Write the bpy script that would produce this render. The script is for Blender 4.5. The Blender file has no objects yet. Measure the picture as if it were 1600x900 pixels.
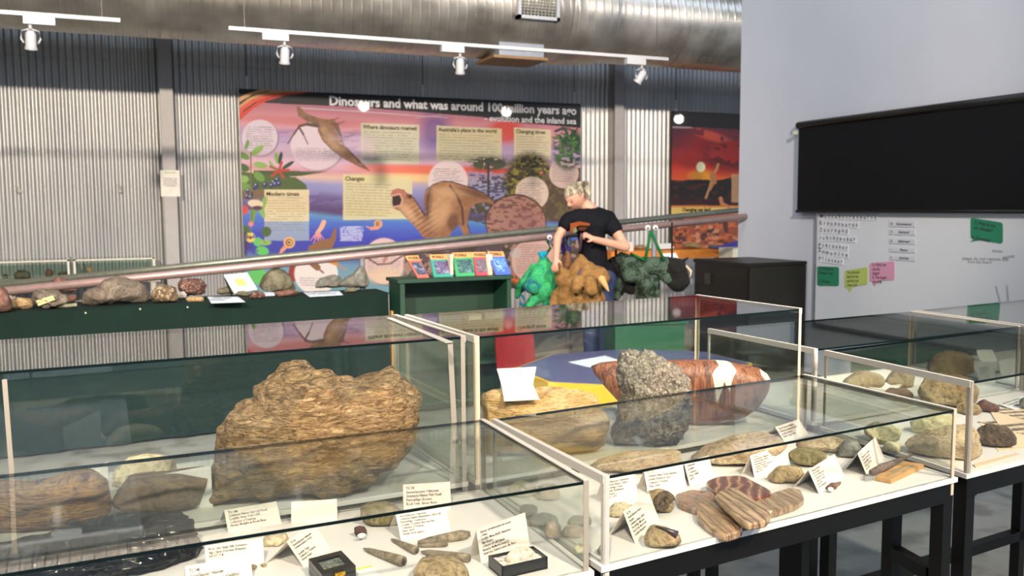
import bpy, bmesh, math, random
import numpy as np
from mathutils import Vector, Matrix, noise
PI = math.pi
scene = bpy.context.scene
COL = scene.collection

# ---------------------------------------------------------------- camera
FPX, PITCH, ROLL, YAW, EYE = 1385.0, math.radians(5.2), math.radians(-0.39), math.radians(-23.45), 1.55
def _basis():
    fx = np.array([-math.sin(YAW), math.cos(YAW), 0.0]); rx = np.array([math.cos(YAW), math.sin(YAW), 0.0])
    z = np.array([0, 0, 1.0])
    fwd = fx*math.cos(PITCH) - z*math.sin(PITCH); up = fx*math.sin(PITCH) + z*math.cos(PITCH)
    return (math.cos(ROLL)*rx + math.sin(ROLL)*up, -math.sin(ROLL)*rx + math.cos(ROLL)*up, fwd)
RX, UP, FW = _basis()
CAM = np.array([0.0, 0.0, EYE])
cd = bpy.data.cameras.new('camera'); co = bpy.data.objects.new('camera', cd); COL.objects.link(co)
m = Matrix.Identity(4)
for i in range(3):
    m[i][0], m[i][1], m[i][2], m[i][3] = RX[i], UP[i], -FW[i], CAM[i]
co.matrix_world = m
cd.sensor_width = 36; cd.lens = 36*FPX/1600; cd.clip_start = 0.05; cd.clip_end = 200
cd.dof.use_dof = True; cd.dof.focus_distance = 2.15; cd.dof.aperture_fstop = 6.3
scene.camera = co
# measuring helpers: where a sight line meets a real plane of the room
def ray(x, y): return RX*(x-800)/FPX + UP*(450-y)/FPX + FW
def atz(x, y, z): d = ray(x, y); return CAM + d*(z-EYE)/d[2]
def aty(x, y, Y): d = ray(x, y); return CAM + d*Y/d[1]
def atx(x, y, X): d = ray(x, y); return CAM + d*X/d[0]
def atd(x, y, D): return CAM + ray(x, y)*D
def proj(p):
    v = np.array(p, float)-CAM; d = v@FW
    return 800+FPX*(v@RX)/d, 450-FPX*(v@UP)/d

# ---------------------------------------------------------------- world, lights, exposure
vs = scene.view_settings
vs.view_transform = 'Standard'; vs.look = 'None'; vs.gamma = 1; vs.use_curve_mapping = False
vs.exposure = 0.0
w = bpy.data.worlds.new('world'); scene.world = w; w.use_nodes = True
bg = w.node_tree.nodes['Background']; bg.inputs[0].default_value = (0.60, 0.76, 1.0, 1); bg.inputs[1].default_value = 0.68
cy = scene.cycles
cy.transparent_max_bounces = 40; cy.max_bounces = 9; cy.glossy_bounces = 5; cy.diffuse_bounces = 3
cy.transmission_bounces = 4; cy.sample_clamp_indirect = 4; cy.caustics_reflective = False; cy.caustics_refractive = False
cy.use_denoising = True
def aim(o, target):
    o.rotation_euler = (Vector(target)-o.location).to_track_quat('-Z', 'Y').to_euler()
def area(name, loc, target, sx, sy, power, col):
    l = bpy.data.lights.new(name, 'AREA'); l.shape = 'RECTANGLE'; l.size = sx; l.size_y = sy; l.energy = power; l.color = col
    o = bpy.data.objects.new(name, l); o.location = loc; COL.objects.link(o); aim(o, target); return o
WARM = (1.0, 0.84, 0.68); NEUT = (1.0, 0.92, 0.82); COOL = (0.72, 0.84, 1.0)
FILL = [(-2.4, 4.6, 4.9), (0.6, 4.6, 4.9), (-0.9, -1.3, 3.8), (1.3, -1.3, 3.8), (3.3, -0.8, 3.8)]  # lamps added to warm the duct and light the cases
P_FILL = (40, 40, 900, 850, 750); T_FILL = (None, None, (-0.1, 2.0, 0.9), (1.2, 2.0, 0.9), (2.6, 2.2, 0.9))
LAMPS = [(-2.3, -0.7), (1.8, -0.7), (5.9, -0.63), (10.0, -0.63), (15.9, -0.8)]
P_WALL, P_SKY = (3900, 2100, 850, 620, 400), 140
area('skylight', (2.0, 4.3, 5.9), (2.0, 4.3, 0), 10, 2.6, P_SKY, COOL)
area('rear_skylight_fill', (4.0, 5.5, 5.9), (4.0, 11.5, 4.2), 13, 0.5, 190, (0.62, 0.78, 1.0))  # added strip light, brightens the upper wall mirrored in the case tops
area('front_fill', (-1.5, -5.0, 2.8), (4.5, 6.0, 1.2), 5, 3.0, 70, (0.80, 0.89, 1.0))  # added cool fill from the unseen side behind the viewer

# ---------------------------------------------------------------- materials
def new_mat(name):
    mt = bpy.data.materials.new(name); mt.use_nodes = True
    nt = mt.node_tree; b = nt.nodes['Principled BSDF']
    return mt, nt, b
def N(nt, t, **k):
    n = nt.nodes.new(t)
    for a, v in k.items(): setattr(n, a, v)
    return n
def coords(nt, scale=(1, 1, 1), rot=(0, 0, 0)):
    tc = N(nt, 'ShaderNodeTexCoord'); mp = N(nt, 'ShaderNodeMapping')
    mp.inputs['Scale'].default_value = scale; mp.inputs['Rotation'].default_value = rot
    nt.links.new(tc.outputs['Object'], mp.inputs[0]); return mp.outputs[0]
def ramp(nt, fac, stops, interp='LINEAR'):
    r = N(nt, 'ShaderNodeValToRGB'); cr = r.color_ramp; cr.interpolation = interp
    while len(cr.elements) < len(stops): cr.elements.new(0.5)
    for e, (p, c) in zip(cr.elements, stops): e.position = p; e.color = (*c, 1)
    nt.links.new(fac, r.inputs[0]); return r.outputs[0]
def srgb(r, g, b):
    f = lambda c: ((c/255+0.055)/1.055)**2.4 if c > 10 else c/255/12.92
    return (f(r), f(g), f(b))
MC = {}
def plain(name, rgb, rough=0.6, metal=0.0, var=0.08, vs_=12.0, bump=0.0, coat=0.0, emit=0.0):
    if name in MC: return MC[name]
    mt, nt, b = new_mat(name); c = srgb(*rgb)
    nz = N(nt, 'ShaderNodeTexNoise'); nz.inputs['Scale'].default_value = vs_; nz.inputs['Detail'].default_value = 4
    nt.links.new(coords(nt), nz.inputs[0])
    col = ramp(nt, nz.outputs[0], [(0.3, tuple(x*(1-var) for x in c)), (0.7, tuple(min(1, x*(1+var)) for x in c))])
    nt.links.new(col, b.inputs['Base Color'])
    b.inputs['Roughness'].default_value = rough; b.inputs['Metallic'].default_value = metal
    if rough >= 0.7: b.inputs['Specular IOR Level'].default_value = 0.2
    if coat: b.inputs['Coat Weight'].default_value = coat; b.inputs['Coat Roughness'].default_value = 0.03
    if bump:
        bp = N(nt, 'ShaderNodeBump'); bp.inputs['Strength'].default_value = bump; bp.inputs['Distance'].default_value = 0.01
        nt.links.new(nz.outputs[0], bp.inputs['Height']); nt.links.new(bp.outputs[0], b.inputs['Normal'])
    if emit:
        b.inputs['Emission Color'].default_value = (*c, 1); b.inputs['Emission Strength'].default_value = emit
    MC[name] = mt; return mt
def rockmat(name, cols, scale=14, stretch=(1, 1, 1), bump=0.6, rough=0.85, dist=1.5, rot=(0, 0, 0), spec=None, detail=8, fine=90, fleck=None, band=False, flake=None):
    if name in MC: return MC[name]
    mt, nt, b = new_mat(name)
    co_ = coords(nt, stretch, rot)
    if band:
        nz = N(nt, 'ShaderNodeTexWave'); nz.inputs['Scale'].default_value = scale; nz.inputs['Distortion'].default_value = dist
        nz.inputs['Detail'].default_value = 4; nz.inputs['Detail Scale'].default_value = 1.6; out = nz.outputs[1]
    else:
        nz = N(nt, 'ShaderNodeTexNoise'); nz.inputs['Scale'].default_value = scale; nz.inputs['Detail'].default_value = detail
        nz.inputs['Roughness'].default_value = 0.68; nz.inputs['Distortion'].default_value = dist; out = nz.outputs[0]
    nt.links.new(co_, nz.inputs[0])
    n = len(cols); lo, hi = (0.1, 0.9) if band else (0.33, 0.67)
    col = ramp(nt, out, [(lo+(hi-lo)*i/(n-1), srgb(*c)) for i, c in enumerate(cols)])
    n2 = N(nt, 'ShaderNodeTexNoise'); n2.inputs['Scale'].default_value = fine; n2.inputs['Detail'].default_value = 5
    nt.links.new(co_, n2.inputs[0])
    g = ramp(nt, n2.outputs[0], [(0.35, (0.45, 0.42, 0.4)), (0.5, (1, 1, 1)), (0.68, (1.0, 1.0, 1.0))])
    mx = N(nt, 'ShaderNodeMix', data_type='RGBA', blend_type='MULTIPLY'); mx.inputs[0].default_value = 0.75
    nt.links.new(col, mx.inputs[6]); nt.links.new(g, mx.inputs[7]); res = mx.outputs[2]
    if fleck:
        vo = N(nt, 'ShaderNodeTexVoronoi'); vo.inputs['Scale'].default_value = fleck[1]
        nt.links.new(coords(nt, stretch), vo.inputs[0])
        rr = N(nt, 'ShaderNodeSeparateColor'); nt.links.new(vo.outputs['Color'], rr.inputs[0])
        mk = N(nt, 'ShaderNodeMath', operation='GREATER_THAN'); mk.inputs[1].default_value = fleck[2]
        nt.links.new(rr.outputs[0], mk.inputs[0])
        m2 = N(nt, 'ShaderNodeMix', data_type='RGBA'); nt.links.new(mk.outputs[0], m2.inputs[0])
        nt.links.new(res, m2.inputs[6]); m2.inputs[7].default_value = (*srgb(*fleck[0]), 1); res = m2.outputs[2]
    hgt = n2.outputs[0]
    if flake:
        nd = N(nt, 'ShaderNodeTexNoise'); nd.inputs['Scale'].default_value = 9; nt.links.new(co_, nd.inputs[0])
        mm = N(nt, 'ShaderNodeVectorMath', operation='MULTIPLY_ADD'); mm.inputs[1].default_value = (0.09, 0.09, 0.09); nt.links.new(nd.outputs[1], mm.inputs[0]); nt.links.new(co_, mm.inputs[2])
        vo = N(nt, 'ShaderNodeTexVoronoi'); vo.inputs['Scale'].default_value = flake; nt.links.new(mm.outputs[0], vo.inputs[0])
        sp_ = N(nt, 'ShaderNodeSeparateColor'); nt.links.new(vo.outputs['Color'], sp_.inputs[0])
        gg = ramp(nt, sp_.outputs[0], [(0.0, (0.42, 0.36, 0.30)), (0.25, (0.8, 0.76, 0.7)), (0.7, (1, 1, 1)), (1.0, (1.25, 1.22, 1.15))])
        m3 = N(nt, 'ShaderNodeMix', data_type='RGBA', blend_type='MULTIPLY'); m3.inputs[0].default_value = 0.9
        nt.links.new(res, m3.inputs[6]); nt.links.new(gg, m3.inputs[7]); res = m3.outputs[2]; hgt = sp_.outputs[0]
    nt.links.new(res, b.inputs['Base Color']); b.inputs['Roughness'].default_value = rough
    if spec is not None: b.inputs['Coat Weight'].default_value = spec; b.inputs['Coat Roughness'].default_value = 0.12
    ad = N(nt, 'ShaderNodeMath', operation='ADD'); nt.links.new(out, ad.inputs[0]); nt.links.new(hgt, ad.inputs[1])
    bp = N(nt, 'ShaderNodeBump'); bp.inputs['Strength'].default_value = bump; bp.inputs['Distance'].default_value = 0.012
    nt.links.new(ad.outputs[0], bp.inputs['Height']); nt.links.new(bp.outputs[0], b.inputs['Normal'])
    MC[name] = mt; return mt
def glass(name, tint, f0=0.05, haze=0):
    mt = bpy.data.materials.new(name); mt.use_nodes = True; nt = mt.node_tree; nt.nodes.clear()
    out = N(nt, 'ShaderNodeOutputMaterial'); tr = N(nt, 'ShaderNodeBsdfTransparent'); gl = N(nt, 'ShaderNodeBsdfGlossy')
    tr.inputs[0].default_value = (*tint, 1); gl.inputs['Roughness'].default_value = 0.0
    lw = N(nt, 'ShaderNodeLayerWeight'); lw.inputs['Blend'].default_value = 0.5
    # reflectance of a clear sheet after Schlick, the same from both of its sides
    pw = N(nt, 'ShaderNodeMath', operation='POWER'); pw.inputs[1].default_value = 5.0
    ma = N(nt, 'ShaderNodeMath', operation='MULTIPLY_ADD'); ma.inputs[1].default_value = 1-f0; ma.inputs[2].default_value = f0
    nt.links.new(lw.outputs['Facing'], pw.inputs[0]); nt.links.new(pw.outputs[0], ma.inputs[0])
    mx = N(nt, 'ShaderNodeMixShader')
    if haze:
        df = N(nt, 'ShaderNodeBsdfDiffuse'); df.inputs[0].default_value = (0.72, 0.76, 0.66, 1); m0 = N(nt, 'ShaderNodeMixShader'); m0.inputs[0].default_value = haze  # mixes a pale diffuse veil into the sheet
        nt.links.new(tr.outputs[0], m0.inputs[1]); nt.links.new(df.outputs[0], m0.inputs[2]); tr = m0
    nt.links.new(ma.outputs[0], mx.inputs[0]); nt.links.new(tr.outputs[0], mx.inputs[1]); nt.links.new(gl.outputs[0], mx.inputs[2])
    nt.links.new(mx.outputs[0], out.inputs[0]); return mt
G_CASE = glass('clear_case_glass', (0.975, 0.99, 0.98)); G_HAZE = glass('hazy_case_glass', (0.96, 0.98, 0.96), haze=0.17); G_HAZE2 = glass('slightly_hazy_case_glass', (0.97, 0.985, 0.97), haze=0.08); G_EDGE = plain('dark_glass_edge', (7, 20, 20), 0.15, var=0.02)

# ---------------------------------------------------------------- mesh helpers
class MB:
    def __init__(s): s.v = []; s.f = []; s.m = []
    def add(s, verts, faces, mi=0):
        o = len(s.v); s.v += [tuple(p) for p in verts]; s.f += [tuple(i+o for i in f) for f in faces]; s.m += [mi]*len(faces)
    def box(s, x0, x1, y0, y1, z0, z1, mi=0, M=None):
        v = [Vector((x, y, z)) for z in (z0, z1) for y in (y0, y1) for x in (x0, x1)]
        if M is not None: v = [M @ p for p in v]
        s.add(v, [(0, 2, 3, 1), (4, 5, 7, 6), (0, 1, 5, 4), (2, 6, 7, 3), (0, 4, 6, 2), (1, 3, 7, 5)], mi)
    def prism(s, poly, h, M=None, mi=0, cap=None, bev=0.0):
        # polygon in xy extruded by h along z, optional rounded shoulder
        n = len(poly); rings = [(0, 1.0)]
        c = (sum(p[0] for p in poly)/n, sum(p[1] for p in poly)/n)
        def ring(z, off):
            out = []
            for x, y in poly:
                d = math.hypot(x-c[0], y-c[1]) or 1; k = (d-off)/d
                out.append(Vector((c[0]+(x-c[0])*k, c[1]+(y-c[1])*k, z)))
            return out
        lv = [(0, bev), (bev, 0), (h-bev, 0), (h, bev)] if bev else [(0, 0), (h, 0)]
        vv = []
        for z, off in lv: vv += ring(z, off)
        if M is not None: vv = [M @ p for p in vv]
        fs = []
        for r in range(len(lv)-1):
            for i in range(n):
                j = (i+1) % n; fs.append((r*n+i, r*n+j, (r+1)*n+j, (r+1)*n+i))
        s.add(vv, fs, mi)
        o = len(s.v)-len(vv)
        s.f.append(tuple(o+i for i in range(n))[::-1]); s.m.append(mi if cap is None else mi)
        s.f.append(tuple(o+(len(lv)-1)*n+i for i in range(n))); s.m.append(mi if cap is None else cap)
    def tube(s, pts, r, n=10, mi=0, caps=True, radii=None):
        pts = [Vector(p) for p in pts]; rs = radii or [r]*len(pts); rings = []; base = len(s.v)
        up = Vector((0, 0, 1)); vv = []
        for i, p in enumerate(pts):
            d = (pts[min(i+1, len(pts)-1)]-pts[max(i-1, 0)]).normalized()
            a = d.cross(up)
            if a.length < 1e-3: a = d.cross(Vector((0, 1, 0)))
            a.normalize(); b = a.cross(d).normalized()
            for k in range(n):
                t = 2*PI*k/n; vv.append(p + a*math.cos(t)*rs[i] + b*math.sin(t)*rs[i])
        fs = []
        for i in range(len(pts)-1):
            for k in range(n):
                j = (k+1) % n; fs.append((i*n+k, i*n+j, (i+1)*n+j, (i+1)*n+k))
        s.add(vv, fs, mi)
        if caps:
            s.f.append(tuple(base+k for k in range(n))[::-1]); s.m.append(mi)
            s.f.append(tuple(base+(len(pts)-1)*n+k for k in range(n))); s.m.append(mi)
    def cyl(s, p0, p1, r, n=14, mi=0): s.tube([p0, p1], r, n, mi)
    def lathe(s, prof, n=20, M=None, mi=0):
        vv = []; fs = []
        for r, z in prof:
            for k in range(n):
                t = 2*PI*k/n; p = Vector((r*math.cos(t), r*math.sin(t), z)); vv.append(M @ p if M is not None else p)
        for i in range(len(prof)-1):
            for k in range(n):
                j = (k+1) % n; fs.append((i*n+k, i*n+j, (i+1)*n+j, (i+1)*n+k))
        s.add(vv, fs, mi)
def link(name, me, parent=None, loc=None):
    o = bpy.data.objects.new(name, me); COL.objects.link(o)
    if parent is not None: o.parent = parent
    if loc is not None: o.location = loc
    return o
def obj(name, mb, mats, parent=None, smooth=False, origin=None):
    """one mesh object; verts are in world space, stored relative to the parent's / own origin"""
    base = Vector((0, 0, 0))
    if parent is not None: base = world_of(parent)
    elif origin is not None: base = Vector(origin)
    me = bpy.data.meshes.new(name)
    me.from_pydata([tuple(Vector(p)-base) for p in mb.v], [], mb.f)
    if not isinstance(mats, (list, tuple)): mats = [mats]
    for mt in mats: me.materials.append(mt)
    me.polygons.foreach_set('material_index', mb.m)
    if smooth: me.polygons.foreach_set('use_smooth', [True]*len(mb.f))
    me.update(); o = link(name, me, parent)
    if parent is None: o.location = base
    return o
def world_of(o):
    p = Vector(o.location)
    while o.parent is not None: o = o.parent; p = p + Vector(o.location)
    return p
def tag(o, label, cat, group=None, kind=None):
    o['label'] = label; o['category'] = cat
    if group: o['group'] = group
    if kind: o['kind'] = kind
    return o
def thing(name, label, cat, loc, group=None):
    o = bpy.data.objects.new(name, None); o.empty_display_size = 0.05; COL.objects.link(o); o.location = Vector([float(c) for c in loc])
    return tag(o, label, cat, group)
def struct(o): o['kind'] = 'structure'; return o
def smooth_by_angle(o, deg=35):
    me = o.data; bm = bmesh.new(); bm.from_mesh(me)
    for f in bm.faces: f.smooth = True
    for e in bm.edges:
        if len(e.link_faces) == 2 and e.calc_face_angle(0) > math.radians(deg): e.smooth = False
    bm.to_mesh(me); bm.free()
def lettering(name, body, origin, xd, ud, size, mat, parent, align='LEFT', bold=0.0, lead=1.0, lift=0.0004, squeeze=1.0, res=2):
    """flat printed letters on a surface: origin = first baseline, xd = reading direction, ud = up"""
    cu = bpy.data.curves.new('type', 'FONT'); cu.body = body; cu.size = size; cu.align_x = align
    cu.offset = bold; cu.space_line = lead; cu.resolution_u = res
    t = bpy.data.objects.new('type', cu); COL.objects.link(t)
    dg = bpy.context.evaluated_depsgraph_get(); me = bpy.data.meshes.new_from_object(t.evaluated_get(dg))
    bpy.data.objects.remove(t); bpy.data.curves.remove(cu)
    xd = Vector(xd).normalized(); ud = Vector(ud); ud = (ud - xd*ud.dot(xd)).normalized(); nd = xd.cross(ud)
    base = world_of(parent) if parent is not None else Vector((0, 0, 0))
    o3 = Vector([float(c) for c in origin]) + nd*lift - base
    n = len(me.vertices); a = np.empty(n*3); me.vertices.foreach_get('co', a); a = a.reshape(-1, 3)
    b = np.outer(a[:, 0]*squeeze, np.array(xd)) + np.outer(a[:, 1], np.array(ud)) + np.array(o3)
    me.vertices.foreach_set('co', b.ravel()); me.materials.clear(); me.materials.append(mat); me.update(); me.name = name
    return link(name, me, parent)
# ================================================================ the building
YW = 11.5; XW = 5.4; YEND = 6.97
M_FLOOR = rockmat('polished_concrete', [(128, 132, 132), (134, 138, 137), (141, 144, 141)], 1.3, bump=0.02, rough=0.4, dist=0.6, fine=5)
mt, nt, b = new_mat('galvanised_corrugated_sheet')
nz = N(nt, 'ShaderNodeTexNoise'); nz.inputs['Scale'].default_value = 2.2; nz.inputs['Detail'].default_value = 5
nt.links.new(coords(nt, (1, 1, 0.35)), nz.inputs[0])
nt.links.new(ramp(nt, nz.outputs[0], [(0.3, srgb(172, 172, 172)), (0.7, srgb(196, 195, 192))]), b.inputs['Base Color'])
b.inputs['Metallic'].default_value = 0.45; b.inputs['Roughness'].default_value = 0.38; M_CORR = mt
mb = MB(); mb.box(-9, 17.5, -9, 11.7, -0.1, 0.0); struct(obj('floor', mb, M_FLOOR))
mb = MB(); mb.box(-9, 17.5, -3.2, 11.7, 6.0, 6.1); struct(obj('ceiling', mb, plain('ceiling_lining', (150, 152, 155), 0.8)))
def corrugated(name, x0, x1, z0, z1, y, seams=()):
    n = int((x1-x0)/0.076*8); xs = np.linspace(x0, x1, n+1)
    mbb = MB(); pr = [(x, y - 0.011*math.cos(2*PI*x/0.076)) for x in xs]
    zs = [z0, z1]
    v = [(x, yy, z) for z in zs for x, yy in pr] + [(x, yy+0.004, z) for z in zs for x, yy in pr]
    k = n+1; f = [(i, i+1, k+i+1, k+i) for i in range(n)] + [(2*k+i+1, 2*k+i, 3*k+i, 3*k+i+1) for i in range(n)]
    f += [(i+1, i, 2*k+i, 2*k+i+1) for i in range(n)] + [(k+i, k+i+1, 3*k+i+1, 3*k+i) for i in range(n)]
    mbb.add(v, f)
    return mbb
mb = corrugated('wall_back', -8.5, 17.0, 0, 3.31, YW)
m2 = corrugated('', -8.5, 17.0, 3.285, 6.05, YW-0.018); mb.add(m2.v, m2.f)
# roofing screws in a row and two wall brackets
for i in range(78):
    x = -4.94 + i*0.152
    if not (0.3 < x < 0.8 or 6.5 < x < 7.0): mb.lathe([(0.006, 0), (0.006, 0.006), (0.0, 0.009)], 6, Matrix.Translation((x, YW-0.011, 1.83)) @ Matrix.Rotation(PI/2, 4, 'X'))
wall_back = obj('wall_back', mb, M_CORR, smooth=True); smooth_by_angle(wall_back, 50); struct(wall_back)
for i, px in enumerate((31, 188)):
    p = aty(px, 297, YW); mb = MB()
    mb.box(p[0]-0.02, p[0]+0.02, YW-0.05, YW-0.012, p[2]-0.03, p[2]+0.0); mb.box(p[0]-0.008, p[0]+0.008, YW-0.045, YW-0.03, p[2], p[2]+0.05)
    tag(obj('wall_bracket', mb, plain('zinc_bracket', (110, 108, 104), 0.4, 0.6), origin=(p[0], YW-0.03, p[2])),
        ['small metal hook bracket on the corrugated wall near the left end', 'small metal hook bracket on the corrugated wall left of the column with the note'][i], 'bracket')
M_COLUMN = plain('painted_steel_column', (176, 172, 170), 0.5, var=0.04)
def column(n, x0, x1):
    mb = MB(); xc = (x0+x1)/2
    mb.box(x0, x1, YW-0.22, YW-0.205, 0, 5.98); mb.box(x0, x1, YW-0.045, YW-0.03, 0, 5.98); mb.box(xc-0.006, xc+0.006, YW-0.205, YW-0.045, 0, 5.98)
    struct(obj('trim_%d' % n, mb, M_COLUMN, origin=(xc, YW-0.12, 0)))
p = aty(262, 200, YW-0.22); column(1, p[0]-0.073, p[0]+0.073); XC1 = p[0]
p = aty(968, 200, YW-0.22); column(2, p[0]-0.075, p[0]+0.075); XC2 = p[0]
# white partition at the right, running towards us
M_PART = plain('painted_partition', (188, 196, 210), 0.62, var=0.02, vs_=2)
mb = MB(); mb.box(XW, XW+0.16, 2.2, YEND, 0, 6.0); struct(obj('wall_right', mb, M_PART))
mb = MB(); mb.box(-8.6, -8.5, -3.2, 11.6, 0, 6.0); struct(obj('wall_left', mb, plain('left_wall_paint', (150, 148, 144), 0.7)))
mb = MB(); mb.box(XW-0.016, XW-0.001, 2.3, YEND-0.01, 0.0, 0.1); struct(obj('baseboard_right', mb, plain('dark_skirting', (60, 60, 62), 0.6)))
# paper note on the column
tl = aty(250, 266, YW-0.225); br = aty(282, 307, YW-0.225)
nt_ = MB(); nt_.box(tl[0], br[0], YW-0.224, YW-0.2215, br[2], tl[2])
note = tag(obj('paper_note', nt_, plain('note_paper', (236, 232, 222), 0.8), origin=(tl[0], YW-0.224, br[2])), 'white paper note with small writing taped to the column left of the long banner', 'note')
M_INK = plain('ink', (45, 42, 45), 0.8, var=0.02); M_INKL = plain('faint_ink', (120, 116, 112), 0.8, var=0.02); M_LEAF = plain('note_green', (150, 190, 90), 0.8)
lettering('heading', 'PLEASE DO', ((tl[0]+br[0])/2, YW-0.224, tl[2]-0.035), (1, 0, 0), (0, 0, 1), 0.026, M_LEAF, note, 'CENTER', 0.0006)
lettering('writing', 'Touch these rocks\nand fossils gently\nwith clean hands\nplease do not lift\nor move them', ((tl[0]+br[0])/2, YW-0.224, tl[2]-0.10), (1, 0, 0), (0, 0, 1), 0.022, M_INK, note, 'CENTER', 0.0003)

# ---------------------------------------------------------------- air duct
mt, nt, b = new_mat('spiral_duct_metal')
wv = N(nt, 'ShaderNodeTexWave'); wv.wave_type = 'BANDS'; wv.bands_direction = 'X'; wv.inputs['Scale'].default_value = 3.2
wv.inputs['Distortion'].default_value = 0.0
mp = N(nt, 'ShaderNodeMapping'); tc = N(nt, 'ShaderNodeTexCoord'); mp.inputs['Rotation'].default_value = (0, 0.12, 0)
nt.links.new(tc.outputs['Object'], mp.inputs[0]); nt.links.new(mp.outputs[0], wv.inputs[0])
nz = N(nt, 'ShaderNodeTexNoise'); nz.inputs['Scale'].default_value = 3.0; nz.inputs['Detail'].default_value = 6
nt.links.new(tc.outputs['Object'], nz.inputs[0])
nt.links.new(ramp(nt, nz.outputs[0], [(0.3, srgb(176, 168, 156)), (0.7, srgb(214, 208, 198))]), b.inputs['Base Color'])
b.inputs['Metallic'].default_value = 0.85
nt.links.new(ramp(nt, nz.outputs[0], [(0.35, (0.27,)*3), (0.65, (0.40,)*3)]), b.inputs['Roughness'])
pw = N(nt, 'ShaderNodeMath', operation='POWER'); pw.inputs[1].default_value = 12; nt.links.new(wv.outputs[1], pw.inputs[0])
bp = N(nt, 'ShaderNodeBump'); bp.inputs['Strength'].default_value = 0.35; bp.inputs['Distance'].default_value = 0.01
nt.links.new(pw.outputs[0], bp.inputs['Height']); nt.links.new(bp.outputs[0], b.inputs['Normal']); M_DUCT = mt
M_WHITEMETAL = plain('white_enamel', (176, 178, 182), 0.4, var=0.02)
DY, DZ = 9.2, 3.76
duct = thing('air_duct', 'large round galvanised air duct hanging along the whole back wall', 'duct', (4.0, DY, DZ))
def ring(mbx, x0, x1, r0, r1=None, n=64): mbx.tube([(x0, DY, DZ), (x1, DY, DZ)], r0, n, radii=[r0, r1 or r0], caps=False)
mb = MB(); ring(mb, -6.0, 4.55, 0.585)
for k in range(54): x = -5.9+k*0.196; mb.tube([(x, DY, DZ), (x+0.006, DY, DZ)], 0.587, 64, caps=False)
o = obj('wide_section', mb, M_DUCT, duct, smooth=True)
mb = MB(); ring(mb, 5.05, 17, 0.545); mb.tube([(4.5, DY, DZ), (4.55, DY, DZ), (5.0, DY, DZ), (5.1, DY, DZ)], 0.5, 64, radii=[0.586, 0.60, 0.575, 0.548], caps=False)
for k in range(6): x = 6.0+k*2.2; mb.tube([(x, DY, DZ), (x+0.02, DY, DZ)], 0.548, 64, caps=False)
obj('narrow_section', mb, M_DUCT, duct, smooth=True)
# side grille and underside diffuser
g0 = aty(810, -12, DY-0.62); g1 = aty(875, 33, DY-0.62)
gr = MB(); x0, x1, z0, z1 = g0[0], g1[0], g1[2], g1[2]+0.36; y = DY-0.62
gr.box(x0, x1, y, y+0.2, z0, z0+0.035); gr.box(x0, x1, y, y+0.2, z1-0.035, z1); gr.box(x0, x0+0.035, y, y+0.2, z0, z1); gr.box(x1-0.035, x1, y, y+0.2, z0, z1)
vent = obj('side_grille', gr, M_WHITEMETAL, duct)
gb = MB(); gb.box(x0+0.03, x1-0.03, y+0.06, y+0.07, z0+0.03, z1-0.03); obj('backing', gb, plain('grille_dark', (40, 38, 34), 0.7), vent)
gb = MB()
for i in range(11): xx = x0+0.035+(x1-x0-0.07)*i/10; gb.box(xx-0.004, xx+0.004, y+0.02, y+0.05, z0+0.03, z1-0.03)
for i in range(11): zz = z0+0.035+(z1-z0-0.07)*i/10; gb.box(x0+0.03, x1-0.03, y+0.02, y+0.05, zz-0.004, zz+0.004)
obj('bars', gb, plain('grille_bars', (150, 150, 140), 0.5), vent)
a0 = aty(766, 96, DY-0.3); a1 = aty(846, 100, DY-0.3)
dm = MB(); zt = a0[2]+0.08; dm.box(a0[0]+0.08, a1[0], DY-0.36, DY+0.1, zt-0.02, zt+0.14); dfo = obj('underside_diffuser', dm, plain('dull_duct_box', (150, 156, 164), 0.5, 0.3), duct)
mb = MB(); mb.box(a0[0], a1[0]+0.03, DY-0.40, DY+0.14, zt-0.05, zt-0.02); obj('diffuser_plate', mb, plain('brown_diffuser_plate', (138, 106, 72), 0.6), dfo)

# ---------------------------------------------------------------- spotlight tracks
YT = 7.2; ZT = 2.925
def track(name, xa, xb, label):
    t = thing(name, label, 'track light rail', ((xa+xb)/2, YT, ZT))
    mb = MB(); mb.box(xa, xb, YT-0.018, YT+0.018, ZT-0.014, ZT+0.014); obj('rail', mb, M_WHITEMETAL, t)
    k = max(2, int((xb-xa)/2.0)+1)
    for i in range(k): x = xa+0.12+(xb-xa-0.24)*i/(k-1); mb = MB(); mb.cyl((x, YT, ZT+0.01), (x, YT, 5.98), 0.0025, 6); obj('suspension_wire', mb, plain('wire', (90, 90, 88), 0.4, 0.8), t)
    return t
xa = aty(357, 46, YT)[0]; xb = aty(1043, 94, YT)[0]; xl = aty(188, 34, YT)[0]
track('light_track', xa, xb, 'long white spotlight rail hung in front of the duct above the banners')
track('light_track', -3.4, xl, 'white spotlight rail at the upper left ending left of the column')
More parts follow.
